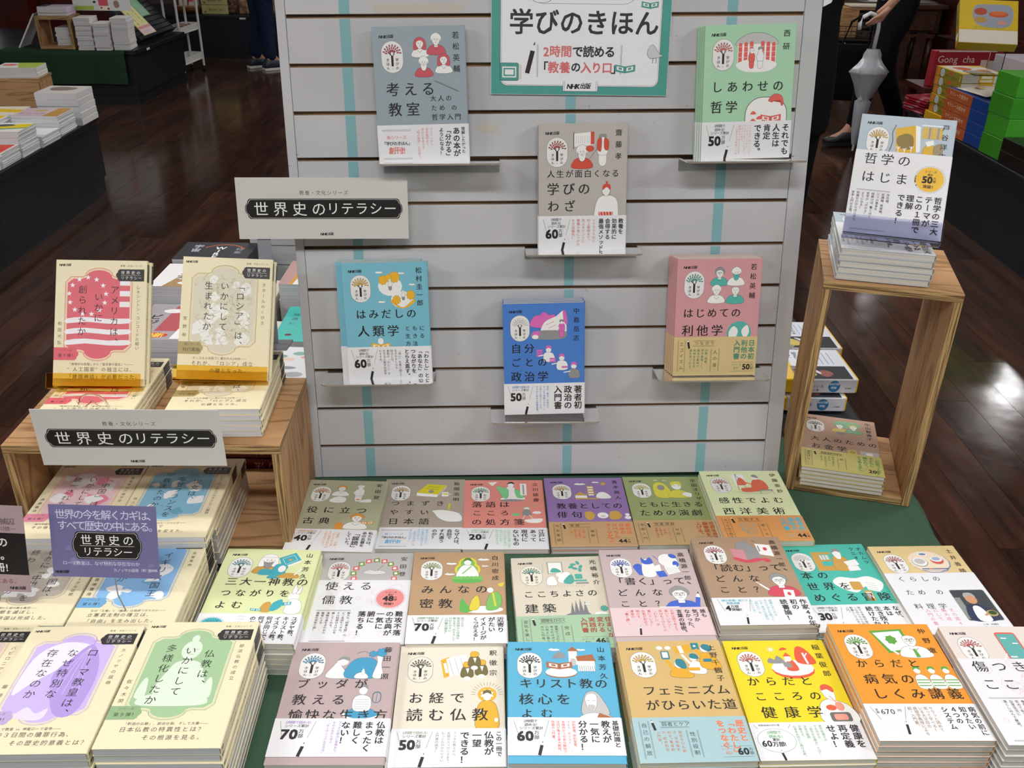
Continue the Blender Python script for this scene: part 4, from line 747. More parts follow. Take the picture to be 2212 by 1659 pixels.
def kraft(c):
    q = [int(c.strip('#')[i:i+2], 16) for i in (0, 2, 4)]; g_ = sum(q)/3; c = '#'+''.join('%02x' % int(a*.91+g_*.09) for a in q)
    h = c.strip('#'); dk = ''.join('%02x' % max(0, int(int(h[i:i+2], 16)*.955)) for i in (0, 2, 4))
    return noise_mat('cover_paper_'+h, lin('#'+dk, 1.2), lin(c, 1.2), (1, 1, 1), 900, .55, 2, lo=.3, hi=.42)
clear = bpy.data.materials.new('clear_acrylic'); clear.use_nodes = True
def acrylic(name, col, rough=.02, ior=1.12, alpha=1.0):
    key = (name, 'ac')
    if key in MATS: return MATS[key]
    mt = bpy.data.materials.new(name); mt.use_nodes = True; nt = mt.node_tree; b = nt.nodes['Principled BSDF']
    b.inputs['Base Color'].default_value = (*lin(col), 1); b.inputs['Roughness'].default_value = rough
    b.inputs['Transmission Weight'].default_value = 1; b.inputs['IOR'].default_value = ior; b.inputs['Alpha'].default_value = alpha
    MATS[key] = mt; return mt
ACR = acrylic('clear_acrylic_sheet', '#eef0f0'); ACRE = mat('acrylic_edge', '#a59a8a', .25, **{'Transmission Weight': .4})
AMB = acrylic('amber_acrylic', '#f0c95e'); 
bpy.data.materials.remove(clear)

# ---------------------------------------------------------------- books
_bm = {}
def book_meshes(T, W, H, spine_r=.0022):
    k = (round(T, 5), W, H)
    if k in _bm: return _bm[k]
    def wrap(x0, x1, z0, z1, y0, y1, t, r):
        o = [(x0, z1), (x1-r, z1), (x1-r*.3, z1-r*.3), (x1, z1-r), (x1, z0+r), (x1-r*.3, z0+r*.3), (x1-r, z0), (x0, z0)]
        i = [(x0, z1-t), (x1-r, z1-t), (x1-r*.3-t*.7, z1-r*.3-t*.7), (x1-t, z1-r), (x1-t, z0+r), (x1-r*.3-t*.7, z0+r*.3+t*.7), (x1-r, z0+t), (x0, z0+t)]
        v = []; f = []
        for y in (y0, y1): v += [(a, y, c) for a, c in o] + [(a, y, c) for a, c in i]
        n = len(o)
        for j in range(n-1):
            f += [(j, j+1, 2*n+j+1, 2*n+j), (n+j, 3*n+j, 3*n+j+1, n+j+1), (j, n+j, n+j+1, j+1), (2*n+j, 2*n+j+1, 3*n+j+1, 3*n+j)]
        f += [(0, 2*n, 3*n, n), (n-1, 2*n-1, 4*n-1, 3*n-1)]
        return v, f
    def mk(nm, vf):
        me = bpy.data.meshes.new(nm); me.from_pydata(vf[0], [], vf[1]); me.update(); return me
    c = wrap(-W/2, W/2, 0, T, -H/2, H/2, .00045, spine_r)
    b = B(); b.box(-W/2+.0008, W/2-.0016, -H/2+.0002, H/2-.0001, .0005, T-.0005)
    p = (b.v, b.f)
    _bm[k] = (c, p, wrap, mk); return _bm[k]
_mesh = {}
def cached(key, make, material):
    if key not in _mesh:
        me = make(); me.materials.append(material); _mesh[key] = me
    return _mesh[key]
ORD = ['top', 'second', 'third', 'fourth', 'fifth', 'sixth', 'seventh', 'eighth', 'ninth', 'tenth', 'eleventh', 'twelfth']
def book(M, T, color, label, group, band=None, bandh=.06, art=None, lift=0, bandart=None, spine=None, pages=PAGE, W=.148, H=.210, name='paperback_book', cat='book', r=.0022):
    """M = frame of the front cover plane; the Empty sits on the back cover"""
    e = empty(name, M=M @ Matrix.Translation((0, 0, -T)), label=label, cat=cat, group=group)
    c, p, wrap, mk = book_meshes(T, W, H, r)
    link('cover', cached(('c', color, round(T, 5), W, H), lambda: mk('cover', c), kraft(color)), e)
    link('page_block', cached(('p', pages.name, round(T, 5), W, H), lambda: mk('page_block', p), pages), e)
    if band:
        o = .0007; y0, y1 = -H/2-.0002+lift, -H/2+bandh+lift
        bo = link('paper_band', cached(('b', band, round(T, 5), W, H, bandh, lift), lambda: mk('paper_band', wrap(-W/2-.0006, W/2+o, -.0005, T+o, y0, y1, .00015, r)), paper(band, .35)), e)
        if bandart: bandart.build('band_print', bo, T+o, lambda X, Y, Z: (X, Y-H/2+bandh/2+lift, T+o+Z))
    if art: art.build('cover_print', e, T)
    if spine: spine.build('spine_print', e, 0, lambda X, Y, Z: (W/2+Z, Y, T/2-X))
    return e
def pile(key, M, n, pitch, group, where='on the green cloth', flipfrom=99, color=None, shift=None, s=1, rs=0, bandpart=True):
    """a pile of copies of one title, the top one printed"""
    hist = key in HIST; rnd = random.Random(key)
    if hist: color = '#e2d6b0'; desc = HIST[key][-1]; band = None; bh = 0; pages = PAGEW
    else: color, desc = D[key][0], D[key][-1]; bf = D[key][6]; band = bf.bg; bh = bf.h/1000; pages = PAGE
    T = pitch-.0014 if band else pitch-.0006
    for i in range(n):
        if i == 0:
            art = hist_art(key) if hist else cover_art(key)
            ba = None
            if band: ba = Ink(148, bf.h); bf(ba)
            lab = desc+' '+where if n == 1 else desc+', top of its pile '+where
        else: art = ba = None; lab = '%s copy down in the pile of the %s' % (ORD[i], desc)
        J = Matrix.Translation((rnd.uniform(-.0012, .0012)*(i > 0), rnd.uniform(-.0015, .0012)*(i > 0), -pitch*i))
        if shift and i >= shift[0]: J = Matrix.Translation((0, shift[1], 0)) @ J
        if i: J = J @ Matrix.Rotation(rad(rnd.uniform(-.35, .35)), 4, 'Z')
        sp = None
        if i >= flipfrom: J = J @ Matrix.Rotation(math.pi, 4, 'Z')
        elif hist and i < 5:
            sp = Ink(T*1000, 210); w = T*1000
            sp.rect(.6, 6, w-.6, 36, HB); sp.v_('世界史のリテラシー', w/2, 8, 2.6, 2.9, '#e8e6e2', 0); sp.v_(''.join(HIST[key][2]), w/2, 44, 4.4, 6.0, K, 0); sp.v_(HIST[key][4], w/2, 140, 3.2, 3.8, LN, 0); sp.v_('出版', w/2, 198, 4, 4.2, K, .03)
        lb = ' '.join(lab.split()[:16])
        book(M @ J, T, color, lb, group, band if bandpart else None, bh, art, {'F0': .012, 'F2': .012, 'S4': .010}.get(key, 0) if i == 0 else 0, ba, sp, pages)

# ================================================================= the setting
S_ = lambda o: tag(o, kind='structure')
floor_m = noise_mat('plank_wood', '#2a1c17', '#4e3024', (14, 1.2, 1), 2.2, .16, 5, bump=.0, lo=.3, hi=.75)
nt = floor_m.node_tree; bs = nt.nodes['Principled BSDF']
n3 = nt.nodes.new('ShaderNodeTexNoise'); n3.inputs['Scale'].default_value = 6; n3.inputs['Detail'].default_value = 3
tc3 = nt.nodes.new('ShaderNodeTexCoord'); nt.links.new(tc3.outputs['Object'], n3.inputs['Vector'])
bp = nt.nodes.new('ShaderNodeBump'); bp.inputs['Strength'].default_value = .12; bp.inputs['Distance'].default_value = .01; nt.links.new(n3.outputs['Fac'], bp.inputs['Height']); nt.links.new(bp.outputs[0], bs.inputs['Normal'])
mr = nt.nodes.new('ShaderNodeMapRange'); mr.inputs['To Min'].default_value = .07; mr.inputs['To Max'].default_value = .24; nt.links.new(n3.outputs['Fac'], mr.inputs['Value']); nt.links.new(mr.outputs[0], bs.inputs['Roughness'])
oi = nt.nodes.new('ShaderNodeObjectInfo'); hs = nt.nodes.new('ShaderNodeHueSaturation'); mr2 = nt.nodes.new('ShaderNodeMapRange'); mr2.inputs['To Min'].default_value = .75; mr2.inputs['To Max'].default_value = 1.4
cr = [n for n in nt.nodes if n.type == 'VALTORGB'][0]
nt.links.new(oi.outputs['Random'], mr2.inputs['Value']); nt.links.new(mr2.outputs[0], hs.inputs['Value']); nt.links.new(cr.outputs[0], hs.inputs['Color']); nt.links.new(hs.outputs[0], bs.inputs['Base Color'])
seam = mat('floor_seam', '#0c0807', .5)
fl = S_(meshobj('floor', [(-8, -3, -.01), (8, -3, -.01), (8, 14, -.01), (-8, 14, -.01)], [(0, 1, 2, 3)], seam))
PW, PL = .13, 1.25
pb = B(); pb.box(0, PW-.0012, 0, PL-.0015, -.01, 0)
pme = bpy.data.meshes.new('plank'); pme.from_pydata(pb.v, [], pb.f); pme.materials.append(floor_m)
cand = []; rest = B()
for i in range(int(16/PW)):
    x = -8+i*PW; o = (i*.618 % 1)*PL
    for j in range(-1, 14):
        y = -3+o+j*PL-PL
        if y > 13.9 or y+PL < -3: continue
        cx, cy = x+PW/2, y+PL/2
        vis = abs(cx) < .34*cy+.9 and cy > .8 and not (-.75 < cx < .7 and cy < 2.3) and not (cx < -2.25 and cy < 4.6) and not (cx > 2.4 and cy < 5)
        cand.append(((cx*cx+cy*cy) if vis else 1e3+cx*cx+cy*cy, x, y))
cand.sort()
for k, (d, x, y) in enumerate(cand):
    if k < 300: o = link('plank', pme, fl); o.location = (x, y, 0)
    else: rest.box(x, x+PW-.0012, y, y+PL-.0015, -.01, 0)
tag(rest.build('planks_beyond', floor_m, fl), kind='stuff')
wl = mat('wall_paint', '#8a8480', .8); wd = noise_mat('dark_red_wood', '#32100c', '#4c1a12', (1, 1, 6), 3, .4)
S_(meshobj('wall_left', [(-8, -3, 0), (-8, 14, 0), (-8, 14, CEIL), (-8, -3, CEIL)], [(0, 1, 2, 3)], wl))
S_(meshobj('wall_right', [(8, -3, 0), (8, 14, 0), (8, 14, CEIL), (8, -3, CEIL)], [(3, 2, 1, 0)], wl))
S_(meshobj('wall_back', [(-8, 14, 0), (8, 14, 0), (8, 14, CEIL), (-8, 14, CEIL)], [(0, 1, 2, 3)], wd))
S_(meshobj('wall_front', [(-8, -3, 0), (8, -3, 0), (8, -3, CEIL), (-8, -3, CEIL)], [(3, 2, 1, 0)], wl))
S_(meshobj('ceiling', [(-8, -3, CEIL), (8, -3, CEIL), (8, 14, CEIL), (-8, 14, CEIL)], [(3, 2, 1, 0)], mat('ceiling_paint', '#d8d2cc', .9)))
fx = mat('lamp_housing', '#c9c9c9', .4)
em = mat('lamp_diffuser', '#ffffff', .5, **{'Emission Strength': 6.0, 'Emission Color': (1, .97, .93, 1)})
hb = B(); hb.box(-.62, .62, -.15, .15, -.25, -.20); hb.box(-.5, -.48, -.01, .01, -.20, 0); hb.box(.48, .5, -.01, .01, -.20, 0); hme = bpy.data.meshes.new('housing'); hme.from_pydata(hb.v, [], hb.f); hme.materials.append(fx)
db = B(); db.box(-.56, .56, -.1, .1, -.27, -.25); dme = bpy.data.meshes.new('diffuser'); dme.from_pydata(db.v, [], db.f); dme.materials.append(em)
for x, y in lamp_spots:
    if (x, y) in SPOTS:
        e = empty('ceiling_spotlight', (x, y, CEIL), label='small ceiling spotlight, %s at the right of the shop' % ('nearer one' if y < 9 else 'farther one'), cat='light')
        b = B(); b.tube([(0, 0, 0), (0, 0, -.22)], .012, 8); b.tube([(0, 0, -.20), (0, 0, -.27)], [.05, .13], 14); b.build('housing', fx, e); b = B(); b.tube([(0, 0, -.271), (0, 0, -.275)], .10, 14); b.build('diffuser', em, e); continue
    e = empty('ceiling_light', (x, y, CEIL), label='white fluorescent ceiling light in the shop ceiling', cat='light', group='ceiling lights')
    link('housing', hme, e); link('diffuser', dme, e)

# ================================================================= display table, cloth, board
TZ = .437
navy = noise_mat('navy_laminate', '#10131a', '#161a22', (1, 1, 1), 4, .42)
b = B(); b.box(-.80, .745, .42, 2.42, 0, .405); 
dt = empty('display_table', (0, 0, 0), label='low dark display table carrying the books and the slatted board', cat='table')
b.build('body', navy, dt); b = B(); b.box(-.812, .757, .41, 2.43, .405, TZ-.002); b.build('tabletop', navy, dt, bevel=.002)
cloth = noise_mat('green_cloth', '#3d5946', '#4b6953', (1, 1, 1), 700, .9, 2)
vs = []; fs = []; NX, NY = 90, 50; rnd = random.Random(4)
xs = [-.90+i*(1.75/NX) for i in range(NX+1)]; ys = [.34+j*(1.30/NY) for j in range(NY+1)]
for j, y in enumerate(ys):
    for i, x in enumerate(xs):
        X, Y, Z = x, y, TZ+.0008
        if x > .765: d = x-.765; X = .765+.012*math.sin(min(d, .03)/.03*1.57)+.006*math.sin(y*23); Z -= d*2.1
        if x < -.82: d = -.82-x; X = -.82-.01*min(d/.03, 1); Z -= d*2.1
        if y < .40: d = .40-y; Y = .40-.01; Z -= d*3+.0
        vs.append((X, Y, Z))
for j in range(NY):
    for i in range(NX):
        a = j*(NX+1)+i; fs.append((a, a+1, a+NX+2, a+NX+1))
tag(meshobj('table_cloth', vs, fs, cloth, smooth=True), 'dark green cloth spread under the book piles on the display table', 'cloth')

BO = Vector((-.35997, 1.46845, .50210)); BLEAN, BYAW, BROLL, BS, BWID = math.degrees(.155493), math.degrees(.0244287), math.degrees(.019206), .0755, .84464
BM = leanM(*BO, BYAW, BLEAN, BROLL)
bd = empty('slatted_display_board', M=BM, label='tall light grey slatted display board with teal strips behind the book piles', cat='board')
lam = noise_mat('grey_laminate', '#bdbdbf', '#cbcbcc', (1, 1, 1), 3.2, .42, 5, lo=.3, hi=.7)
nt = lam.node_tree; bs = nt.nodes['Principled BSDF']; L = nt.links.new
tc = nt.nodes.new('ShaderNodeTexCoord'); mp = nt.nodes.new('ShaderNodeMapping'); mp.inputs['Scale'].default_value = (38, 60, 38)
ns = nt.nodes.new('ShaderNodeTexNoise'); ns.inputs['Scale'].default_value = 1; ns.inputs['Detail'].default_value = 6; ns.inputs['Distortion'].default_value = 1.5
L(tc.outputs['Object'], mp.inputs[0]); L(mp.outputs[0], ns.inputs['Vector'])
cr2 = nt.nodes.new('ShaderNodeValToRGB'); cr2.color_ramp.elements[0].position = .70; cr2.color_ramp.elements[1].position = .76
cr2.color_ramp.elements[0].color = (0, 0, 0, 1); cr2.color_ramp.elements[1].color = (.6, .6, .6, 1); L(ns.outputs['Fac'], cr2.inputs[0])
mx = nt.nodes.new('ShaderNodeMixRGB'); crm = [n for n in nt.nodes if n.type == 'VALTORGB'][0]; L(crm.outputs[0], mx.inputs[1]); mx.inputs[2].default_value = (*lin('#857d70'), 1); L(cr2.outputs[0], mx.inputs[0]); L(mx.outputs[0], bs.inputs['Base Color'])
core = noise_mat('board_core', '#5a4634', '#9a7a58', (3, 60, 60), 2, .9)
TOPV = .93
b = B(); b.box(-.012, .872, -.0635, TOPV, -.030, -.008); b.build('core', core, bd)
b = B()
b.box(-.016, -.0006, -.0635, TOPV, -.031, .0005); b.build('side_frame', lam, bd, bevel=.001)
b = B(); b.box(BWID+.0006, .874, -.0635, TOPV, -.031, .0005); b.build('side_frame', lam, bd, bevel=.001)
G = .0038
tape = mat('teal_tape', '#84b4ba', .45)
for i in range(-1, 13):
    v0, v1 = i*BS+G*.5+.0012, (i+1)*BS-G*.5-.0012
    if i == -1: v0 = -.0635
    if v1 > TOPV: v1 = TOPV
    b = B(); b.box(0, BWID, v0, v1, -.008, 0); b.build('slat', lam, bd, bevel=.0008)
    for c0, c1 in ((.0932, .0952), (.4668, .4640), (.7224, .7272)):
        q = c0+(c1-c0)*(i+1)/11; b = B(); b.box(q-.0085, q+.0085, v0+.0008, v1-.0008, 0, .0004); b.build('teal_strip', tape, bd)
for x, y, w_, h_ in ((.215, .7665, .145, .014), (.392, .028, .042, .012), (.325, .578, .035, .011)):
    b = B(); b.box(x-w_/2, x+w_/2, y-h_/2, y+h_/2, 0, .0003); b.build('tape_residue', mat('old_tape', '#c8c2b6', .5), bd)
b = B(); b.box(.3, .33, -.0635, .5, -.033, -.031); b.tube([(.315, .52, -.032), (.315, -.02, -.26), (.315, -.010, -.275)], .012, 6); b.build('rear_prop', navy, bd)
# printed banner, 297 x 210
bn = empty('promotional_banner', M=BM @ Matrix.Translation((.4795, .630+.105, .0008)) @ Matrix.Rotation(rad(-1.0), 4, 'Z'), label='teal bordered white banner card fixed high on the slatted board', cat='sign')
b = B(); b.box(-.147, .147, -.105, .105, 0, .003); b.build('card', mat('banner_card', '#e4e4e6', .4), bn, bevel=.0006)
k = Ink(294, 210); TE = '#4a9a8e'
k.rect(.8, .8, 293.2, 209.2, TE); k.rr(15.2, -30, 278.8, 196, 12, LN); k.rr(15.8, -30, 278.2, 195.4, 11.6, '#e6e6ea'); k.rr(17, -30, 277, 194.2, 11, LN); k.rr(17.4, -30, 276.6, 193.8, 10.8, '#e6e6ea')
k.rr(58, -10, 240, 69, 26, LN); k.rr(58.5, -10, 239.5, 68.5, 25.6, '#e6e6ea'); k.rr(60, 30, 104, 68, 18, LN); k.rr(60.5, 20, 103.5, 67.5, 18, '#e6e6ea')
k.h('ん', 68, 54, 6, 6); k.h('の', 90, 54, 6, 6); k.poly([(81, 56), (84, 56), (82.5, 61)], K); k.h('おもしろい！', 122, 40, 18, 15.5, LN, .02)
k.h('学びのきほん', 29, 76, 41, 41, '#2c2b30', .02)
k.line([(76, 131), (76, 182)], .5, LN); k.line([(77.6, 131), (77.6, 182)], .5, LN); k.line([(214, 131), (214, 176)], .5, LN); k.line([(215.6, 131), (215.6, 176)], .5, LN)
PK = '#d0706c'
e_ = k.h('2', 86, 132, 19.5, col=PK, wt=.03); e_ = k.h('時間', e_, 132, 18.6, 18.6, PK, .03); k.h('で読める', e_, 132, 18.6, 17.8, '#2c2b30', .03)
k.h('「', 76, 157, 19, 18, '#2c2b30', .03); k.h('教養', 94, 157, 18.6, 18.8, PK, .03); k.h('の', 132, 157, 17, 17, '#2c2b30', .03); k.h('入り口', 148, 157, 18.4, 17.6, PK, .03); k.h('」', 199, 157, 19, 18, '#2c2b30', .03)
k.rect(120, 188, 178, 204, LN); k.rect(120.5, 187, 177.5, 203.4, '#e6e6ea'); k.rect(122.6, 187, 175.4, 203.4, LN); k.rect(123, 187, 175, 203.4, '#e6e6ea'); publisher(k, 127, 190.5, 9.4)
pencil(k, 60, 176, 50, 14, 7.4, '#2a2326')
k.rr(15, 160, 46, 188, 3, K); k.rr(15.6, 160.6, 45.4, 187.4, 2.6, TE); k.rect(19, 166, 42, 183, WH); k.rect(21, 168, 40, 181, TE); k.rect(23.4, 170.4, 37.6, 178.6, WH); k.poly([(46, 160), (52, 164), (52, 186), (46, 188)], WH)
for i in range(3): k.line([(47+i*1.6, 162+i), (47+i*1.6, 187-i)], .4, LN, hold=i > 0)
openbook(k, 222, 166, 17, TE); k.blob([(258, 142), (262, 132), (268, 131), (278, 144), (284, 146), (272, 150), (262, 150)], '#c9c9cc', LN, .4); k.ell(263, 134, 4, 3.6, '#c9c9cc'); k.line([(268, 150), (267, 158)], .8, LN); k.line([(273, 150), (273, 158)], .8, LN)
openbook(k, 258, 68, 14, TE)
k.build('printed_face', bn, .003)
b = B(); b.prism([(0, 0), (.012, .006), (.016, .016), (.010, .022), (0, .018)], 0, .012); o = b.build('board_clip', mat('white_plastic', '#e8e8e8', .3)); o.matrix_world = BM @ Matrix.Translation((.8745, .765, -.008)); tag(o, 'small white plastic clip on the upper right edge of the slatted board', 'clip')
# acrylic ledges + wall books
def ledge(u, v, wd, nm):
    e = empty('acrylic_ledge', M=BM @ Matrix.Translation((u, v, 0)), label='clear acrylic ledge holding the '+nm, cat='ledge', group='acrylic ledges on the slatted board')
    b = B(); r = .008; p = [(-wd/2, .001), (wd/2, .001), (wd/2, .072), (wd/2-.003, .0785), (wd/2-.0095, .081), (-wd/2+.0095, .081), (-wd/2+.003, .0785), (-wd/2, .072)]
    for x, z in p: b.v.append((x, 0, z))
    for x, z in p: b.v.append((x, -.003, z))
    n = len(p); b.f += [tuple(range(n)), tuple(reversed(range(n, 2*n)))]; b.m += [0, 0]
    for i in range(n): b.f.append((i, n+i, n+(i+1) % n, (i+1) % n)); b.m.append(1 if 1 <= i <= 6 else 0)
    b.build('plate', [ACR, ACRE], e); b = B(); b.box(-wd/2, wd/2, .0, .0012, -.004, .0008); b.box(-wd/2, wd/2, -.022, 0, .0006, .0024); b.build('hanging_lip', ACR, e)
WB = {'W1': (-.1561, 1.5423, 1.1352, 1.5, 2.0, 1.0134), 'W2': (.3778, 1.5472, 1.1478, 1.4, 2.25, .9969), 'W3': (.1138, 1.5213, .9911, 1.4, 1.4, 1.0068),
      'W4': (-.22, 1.4672, .7629, 1.4, 1.7, 1.0), 'W5': (.0573, 1.4541, .7007, 1.4, 1.7, .9707), 'W6': (.3577, 1.4736, .7783, 1.4, 1.2, .9964)}
WN = {'W1': 2, 'W2': 4, 'W3': 3, 'W4': 4, 'W5': 5, 'W6': 5}
LG_ = {'W1': (.2454, 7), 'W2': (.7497, 7), 'W3': (.4855, 5), 'W4': (.124, 2), 'W5': (.4213, 1), 'W6': (.7212, 2)}
for k_, (x, y, z, yaw, roll, s) in WB.items():
    M = leanM(x, y, z, yaw, 10.4, roll, s)
    desc = D[k_][-1]; bf = D[k_][6]; pitch = .0092
    for i in range(WN[k_]):
        ba = None; art = None
        if i == 0: art = cover_art(k_); ba = Ink(148, bf.h); bf(ba)
        J = Matrix.Translation(((-.012 if k_ == 'W4' and i > 0 else -.0017*i if k_ in ('W2', 'W6') else random.uniform(-.001, .001)), 0, -pitch*i))
        lab = desc+' facing out on the slatted board' if i == 0 else '%s copy behind the %s on its ledge' % (ORD[i], desc)
        book(M @ J, pitch-(.0014 if i == 0 else .0017), D[k_][0], ' '.join(lab.split()[:16]), 'books facing out on the slatted board', bf.bg, bf.h/1000, art, 0, ba)
    u_, g_ = LG_[k_]; ledge(u_, g_*BS-.0008, .197, D[k_][-1])

# ================================================================= the flat piles
FL = 'picture-cover paperbacks in piles on the green cloth'
FLAT = {  # centre of the top cover x, y, z, turn in degrees, size
'T1': (-.301, 1.313, .461, -.6, 1), 'T2': (-.157, 1.341, .4475, 1.4, 1.006), 'T3': (-.009, 1.344, .447, 1.9, 1), 'T4': (.142, 1.349, .452, 2.4, 1), 'T5': (.292, 1.362, .449, 2.4, 1), 'T6': (.437, 1.352, .470, 2.3, 1.028),
'S0': (-.374, 1.061, .497, .3, 1), 'S1': (-.228, 1.099, .462, 1.5, 1), 'S2': (-.078, 1.098, .468, 2.1, 1), 'S3': (.084, 1.094, .465, 4.0, 1), 'S4': (.226, 1.1, .479, 2.7, 1), 'S5': (.382, 1.131, .484, 2.6, 1), 'S6': (.534, 1.146, .460, 3.4, 1), 'S7': (.682, 1.136, .468, 2.7, 1),
'F0': (-.225, .876, .479, 1.3, 1), 'F1': (-.076, .888, .464, 1.9, 1), 'F2': (.076, .886, .477, 1.0, 1), 'F3': (.236, .886, .483, 2.6, 1), 'F4': (.390, .901, .473, 2.3, 1), 'F5': (.541, .914, .496, 1.3, 1), 'F6': (.695, .902, .506, 1.0, 1)}
for k_, (x, y, z, a, s) in FLAT.items():
    n = max(1, round((z-TZ)/.0095)); pitch = (z-.0008-TZ)/n
    pile(k_, flatM(x, y, z-.0008, a, s), n, min(pitch, .012)/s, FL)
HG = 'cream history paperbacks in piles at the left'
for k_, x, y, z, a, n, ff, sh, base in (('G1', -.408, .839, .546, 1.9, 9, 4, None, TZ), ('G2', -.562, .832, .541, 2.2, 8, 99, None, TZ), ('G3', -.716, .846, .528, 2.0, 8, 99, None, TZ),
        ('M1', -.541, 1.055, .525, 2.0, 7, 4, None, TZ), ('M2', -.695, 1.06, .522, 2.0, 7, 99, None, TZ), ('K2', -.547, 1.232, .546, 2.4, 8, 4, (2, .05), .4525), ('K1', -.698, 1.229, .543, 2.4, 8, 99, (2, .045), .4525)):
    n = n; pile(k_, flatM(x, y, z, a), n, (z-base-.001)/n, HG, where='on the left side', flipfrom=ff, shift=sh)
# ---------------------------------------------------------------- plywood crates
def panel(name, L_, Wd, T, M, parent, cross=False):
    """board with ply edges; local x,y in its face, z through"""
    b = B(); b.box(-L_/2, L_/2, -Wd/2, Wd/2, -T/2, T/2); b.m = [0, 0, 1, 1, 1, 1]
    o = b.build(name, [PLYY if cross else PLY, PLYE], parent, bevel=.0008); o.matrix_basis = M; return o
def crate(x0, y0, ang, W, Dp, H, z, label, T=.015):
    """x0,y0 = front left corner"""
    e = empty('plywood_crate', (x0, y0, z), rad(ang), label=label, cat='crate')
    RX = Matrix.Rotation(rad(90), 4, 'Y')
    panel('bottom_panel', W-2*T-.0004, Dp, T, Matrix.Translation((W/2, Dp/2, T/2+.0004)), e)
    panel('top_panel', W-.0, Dp, T, Matrix.Translation((W/2, Dp/2, H-T/2)), e)
    for x in (T/2, W-T/2): panel('side_panel', H-T-.0008, Dp, T, Matrix.Translation((x, Dp/2, (H-T)/2)) @ RX, e)
    return e
CT = TZ+.0014
crate(-.803, 1.218, 1.6, .437, .236, .2115, CT, 'wide open plywood crate at the left carrying cream history books')
crate(.523, 1.448, -13.8, .222, .225, .423, CT, 'tall open plywood crate standing at the right of the slatted board')
# ---------------------------------------------------------------- upright books on stands
def stand(M, W, col, label, wd=.15, lip=.02, depth=.026):
    """book easel: back plate, tray and front lip in the frame of the book's front cover (origin = cover centre)"""
    e = empty('book_stand', M=M @ Matrix.Translation((0, -.105, 0)), label=label, cat='stand')
    b = B(); t = .0018; z0 = -W-.004; z1 = z0+depth+W
    b.box(-wd/2, wd/2, -.003, .07, z0-t, z0); b.build('back_plate', col, e)
    b = B(); b.box(-wd/2, wd/2, -.005, -.0032, z0-t, z1); b.build('tray', col, e)
    b = B(); b.box(-wd/2, wd/2, -.005, lip, z1, z1+t); b.build('front_lip', col, e, bevel=.0006)
    b = B(); b.box(-wd/2*.6, wd/2*.6, .066, .068, z0-.05, z0-t); b.build('rear_brace', col, e)
    return e
def upright(key, M, T, where, n2=0):
    hist = key in HIST
    if hist:
        desc = HIST[key][-1]; sp = Ink(T*1000, 210); w = T*1000; sp.rect(.4, 6, w-.4, 36, HB); sp.v_('世界史のリテラシー', w/2, 8, 2.6, 2.9, '#e8e6e2', 0); sp.v_(''.join(HIST[key][2]), w/2, 44, 4.2, 6, K, 0); sp.v_('出版', w/2, 198, 4, 4.2, K, .03)
        for i in range(1, n2): book(M @ Matrix.Translation((.004*i, -.001*i, -(T+.0006)*i)), T, '#e2d6b0', '%s upright copy behind the %s' % (ORD[i], desc), 'upright books on stands', spine=sp, pages=PAGEW)
        book(M, T, '#e2d6b0', desc+' '+where, 'upright books on stands', art=hist_art(key), spine=sp, pages=PAGEW)
    else:
        desc = D[key][-1]; bf = D[key][6]; ba = Ink(148, bf.h); bf(ba)
        book(M, T, D[key][0], desc+' '+where, 'upright books on stands', bf.bg, bf.h/1000, cover_art(key), 0, ba)
MH1 = leanM(-.684, 1.381, .790, 4, 31, -1.3); MH2 = leanM(-.482, 1.402, .793, 9, 37, -4.5); MR1 = leanM(.631, 1.49, 1.030, -18.4, 38.2, .2)
CTL = CT+.2115+.0004
for k_, x, y, a, n, p in (('H1', -.676, 1.335, 1.5, 5, .0092), ('H2', -.478, 1.358, 3.0, 5, .0104)):
    HIST_top = CTL+n*p
    pile(k_, flatM(x, y, HIST_top, a), n, p, 'cream history paperbacks on the wide crate', where='on the wide crate, under its upright copy')
upright('H1', MH1, .009, 'standing upright on the crate', 2); upright('H2', MH2, .010, 'standing upright on the crate', 2)
stand(MH1, .019, AMB, 'amber acrylic stand under the stars and stripes book'); stand(MH2, .021, AMB, 'amber acrylic stand under the old map book', wd=.15)
CTR = CT+.423+.0004
pile('R1', flatM(.640, 1.539, CTR+.0555, -13.1), 5, .0110, 'white-wrapped books on the tall crate', where='on the tall crate, under its upright copy')
upright('R1', MR1, .009, 'standing on the crate')
stand(MR1, .010, acrylic('bluish_acrylic', '#d5d8ee'), 'clear bluish acrylic stand under the white-wrapped book on the tall crate', lip=.028, depth=.012)
pile('R3', flatM(.640, 1.524, CT+.0162+.0405, -13.8), 5, .0080, 'tan books inside the tall crate', where='inside the tall crate')
# clear plastic clip ring by the left stand
b = B(); ring = [(.022*math.cos(a*math.pi/12), 0, .022*math.sin(a*math.pi/12)) for a in range(0, 13)]
b.tube([(-.022, 0, -.03)]+[(-x, y, z) for x, y, z in reversed(ring)][::-1]+[(.022, 0, -.03)], .0016, 6); b.tube([(.008, 0, -.03), (.008, 0, 0), (.0, 0, .01), (-.012, 0, .0), (-.014, 0, -.03)], .0012, 6)
o = b.build('sign_clip', ACR, smooth=True); o.location = (-.640, 1.216, .725); tag(o, 'clear plastic loop clip above the lower history series sign', 'clip')
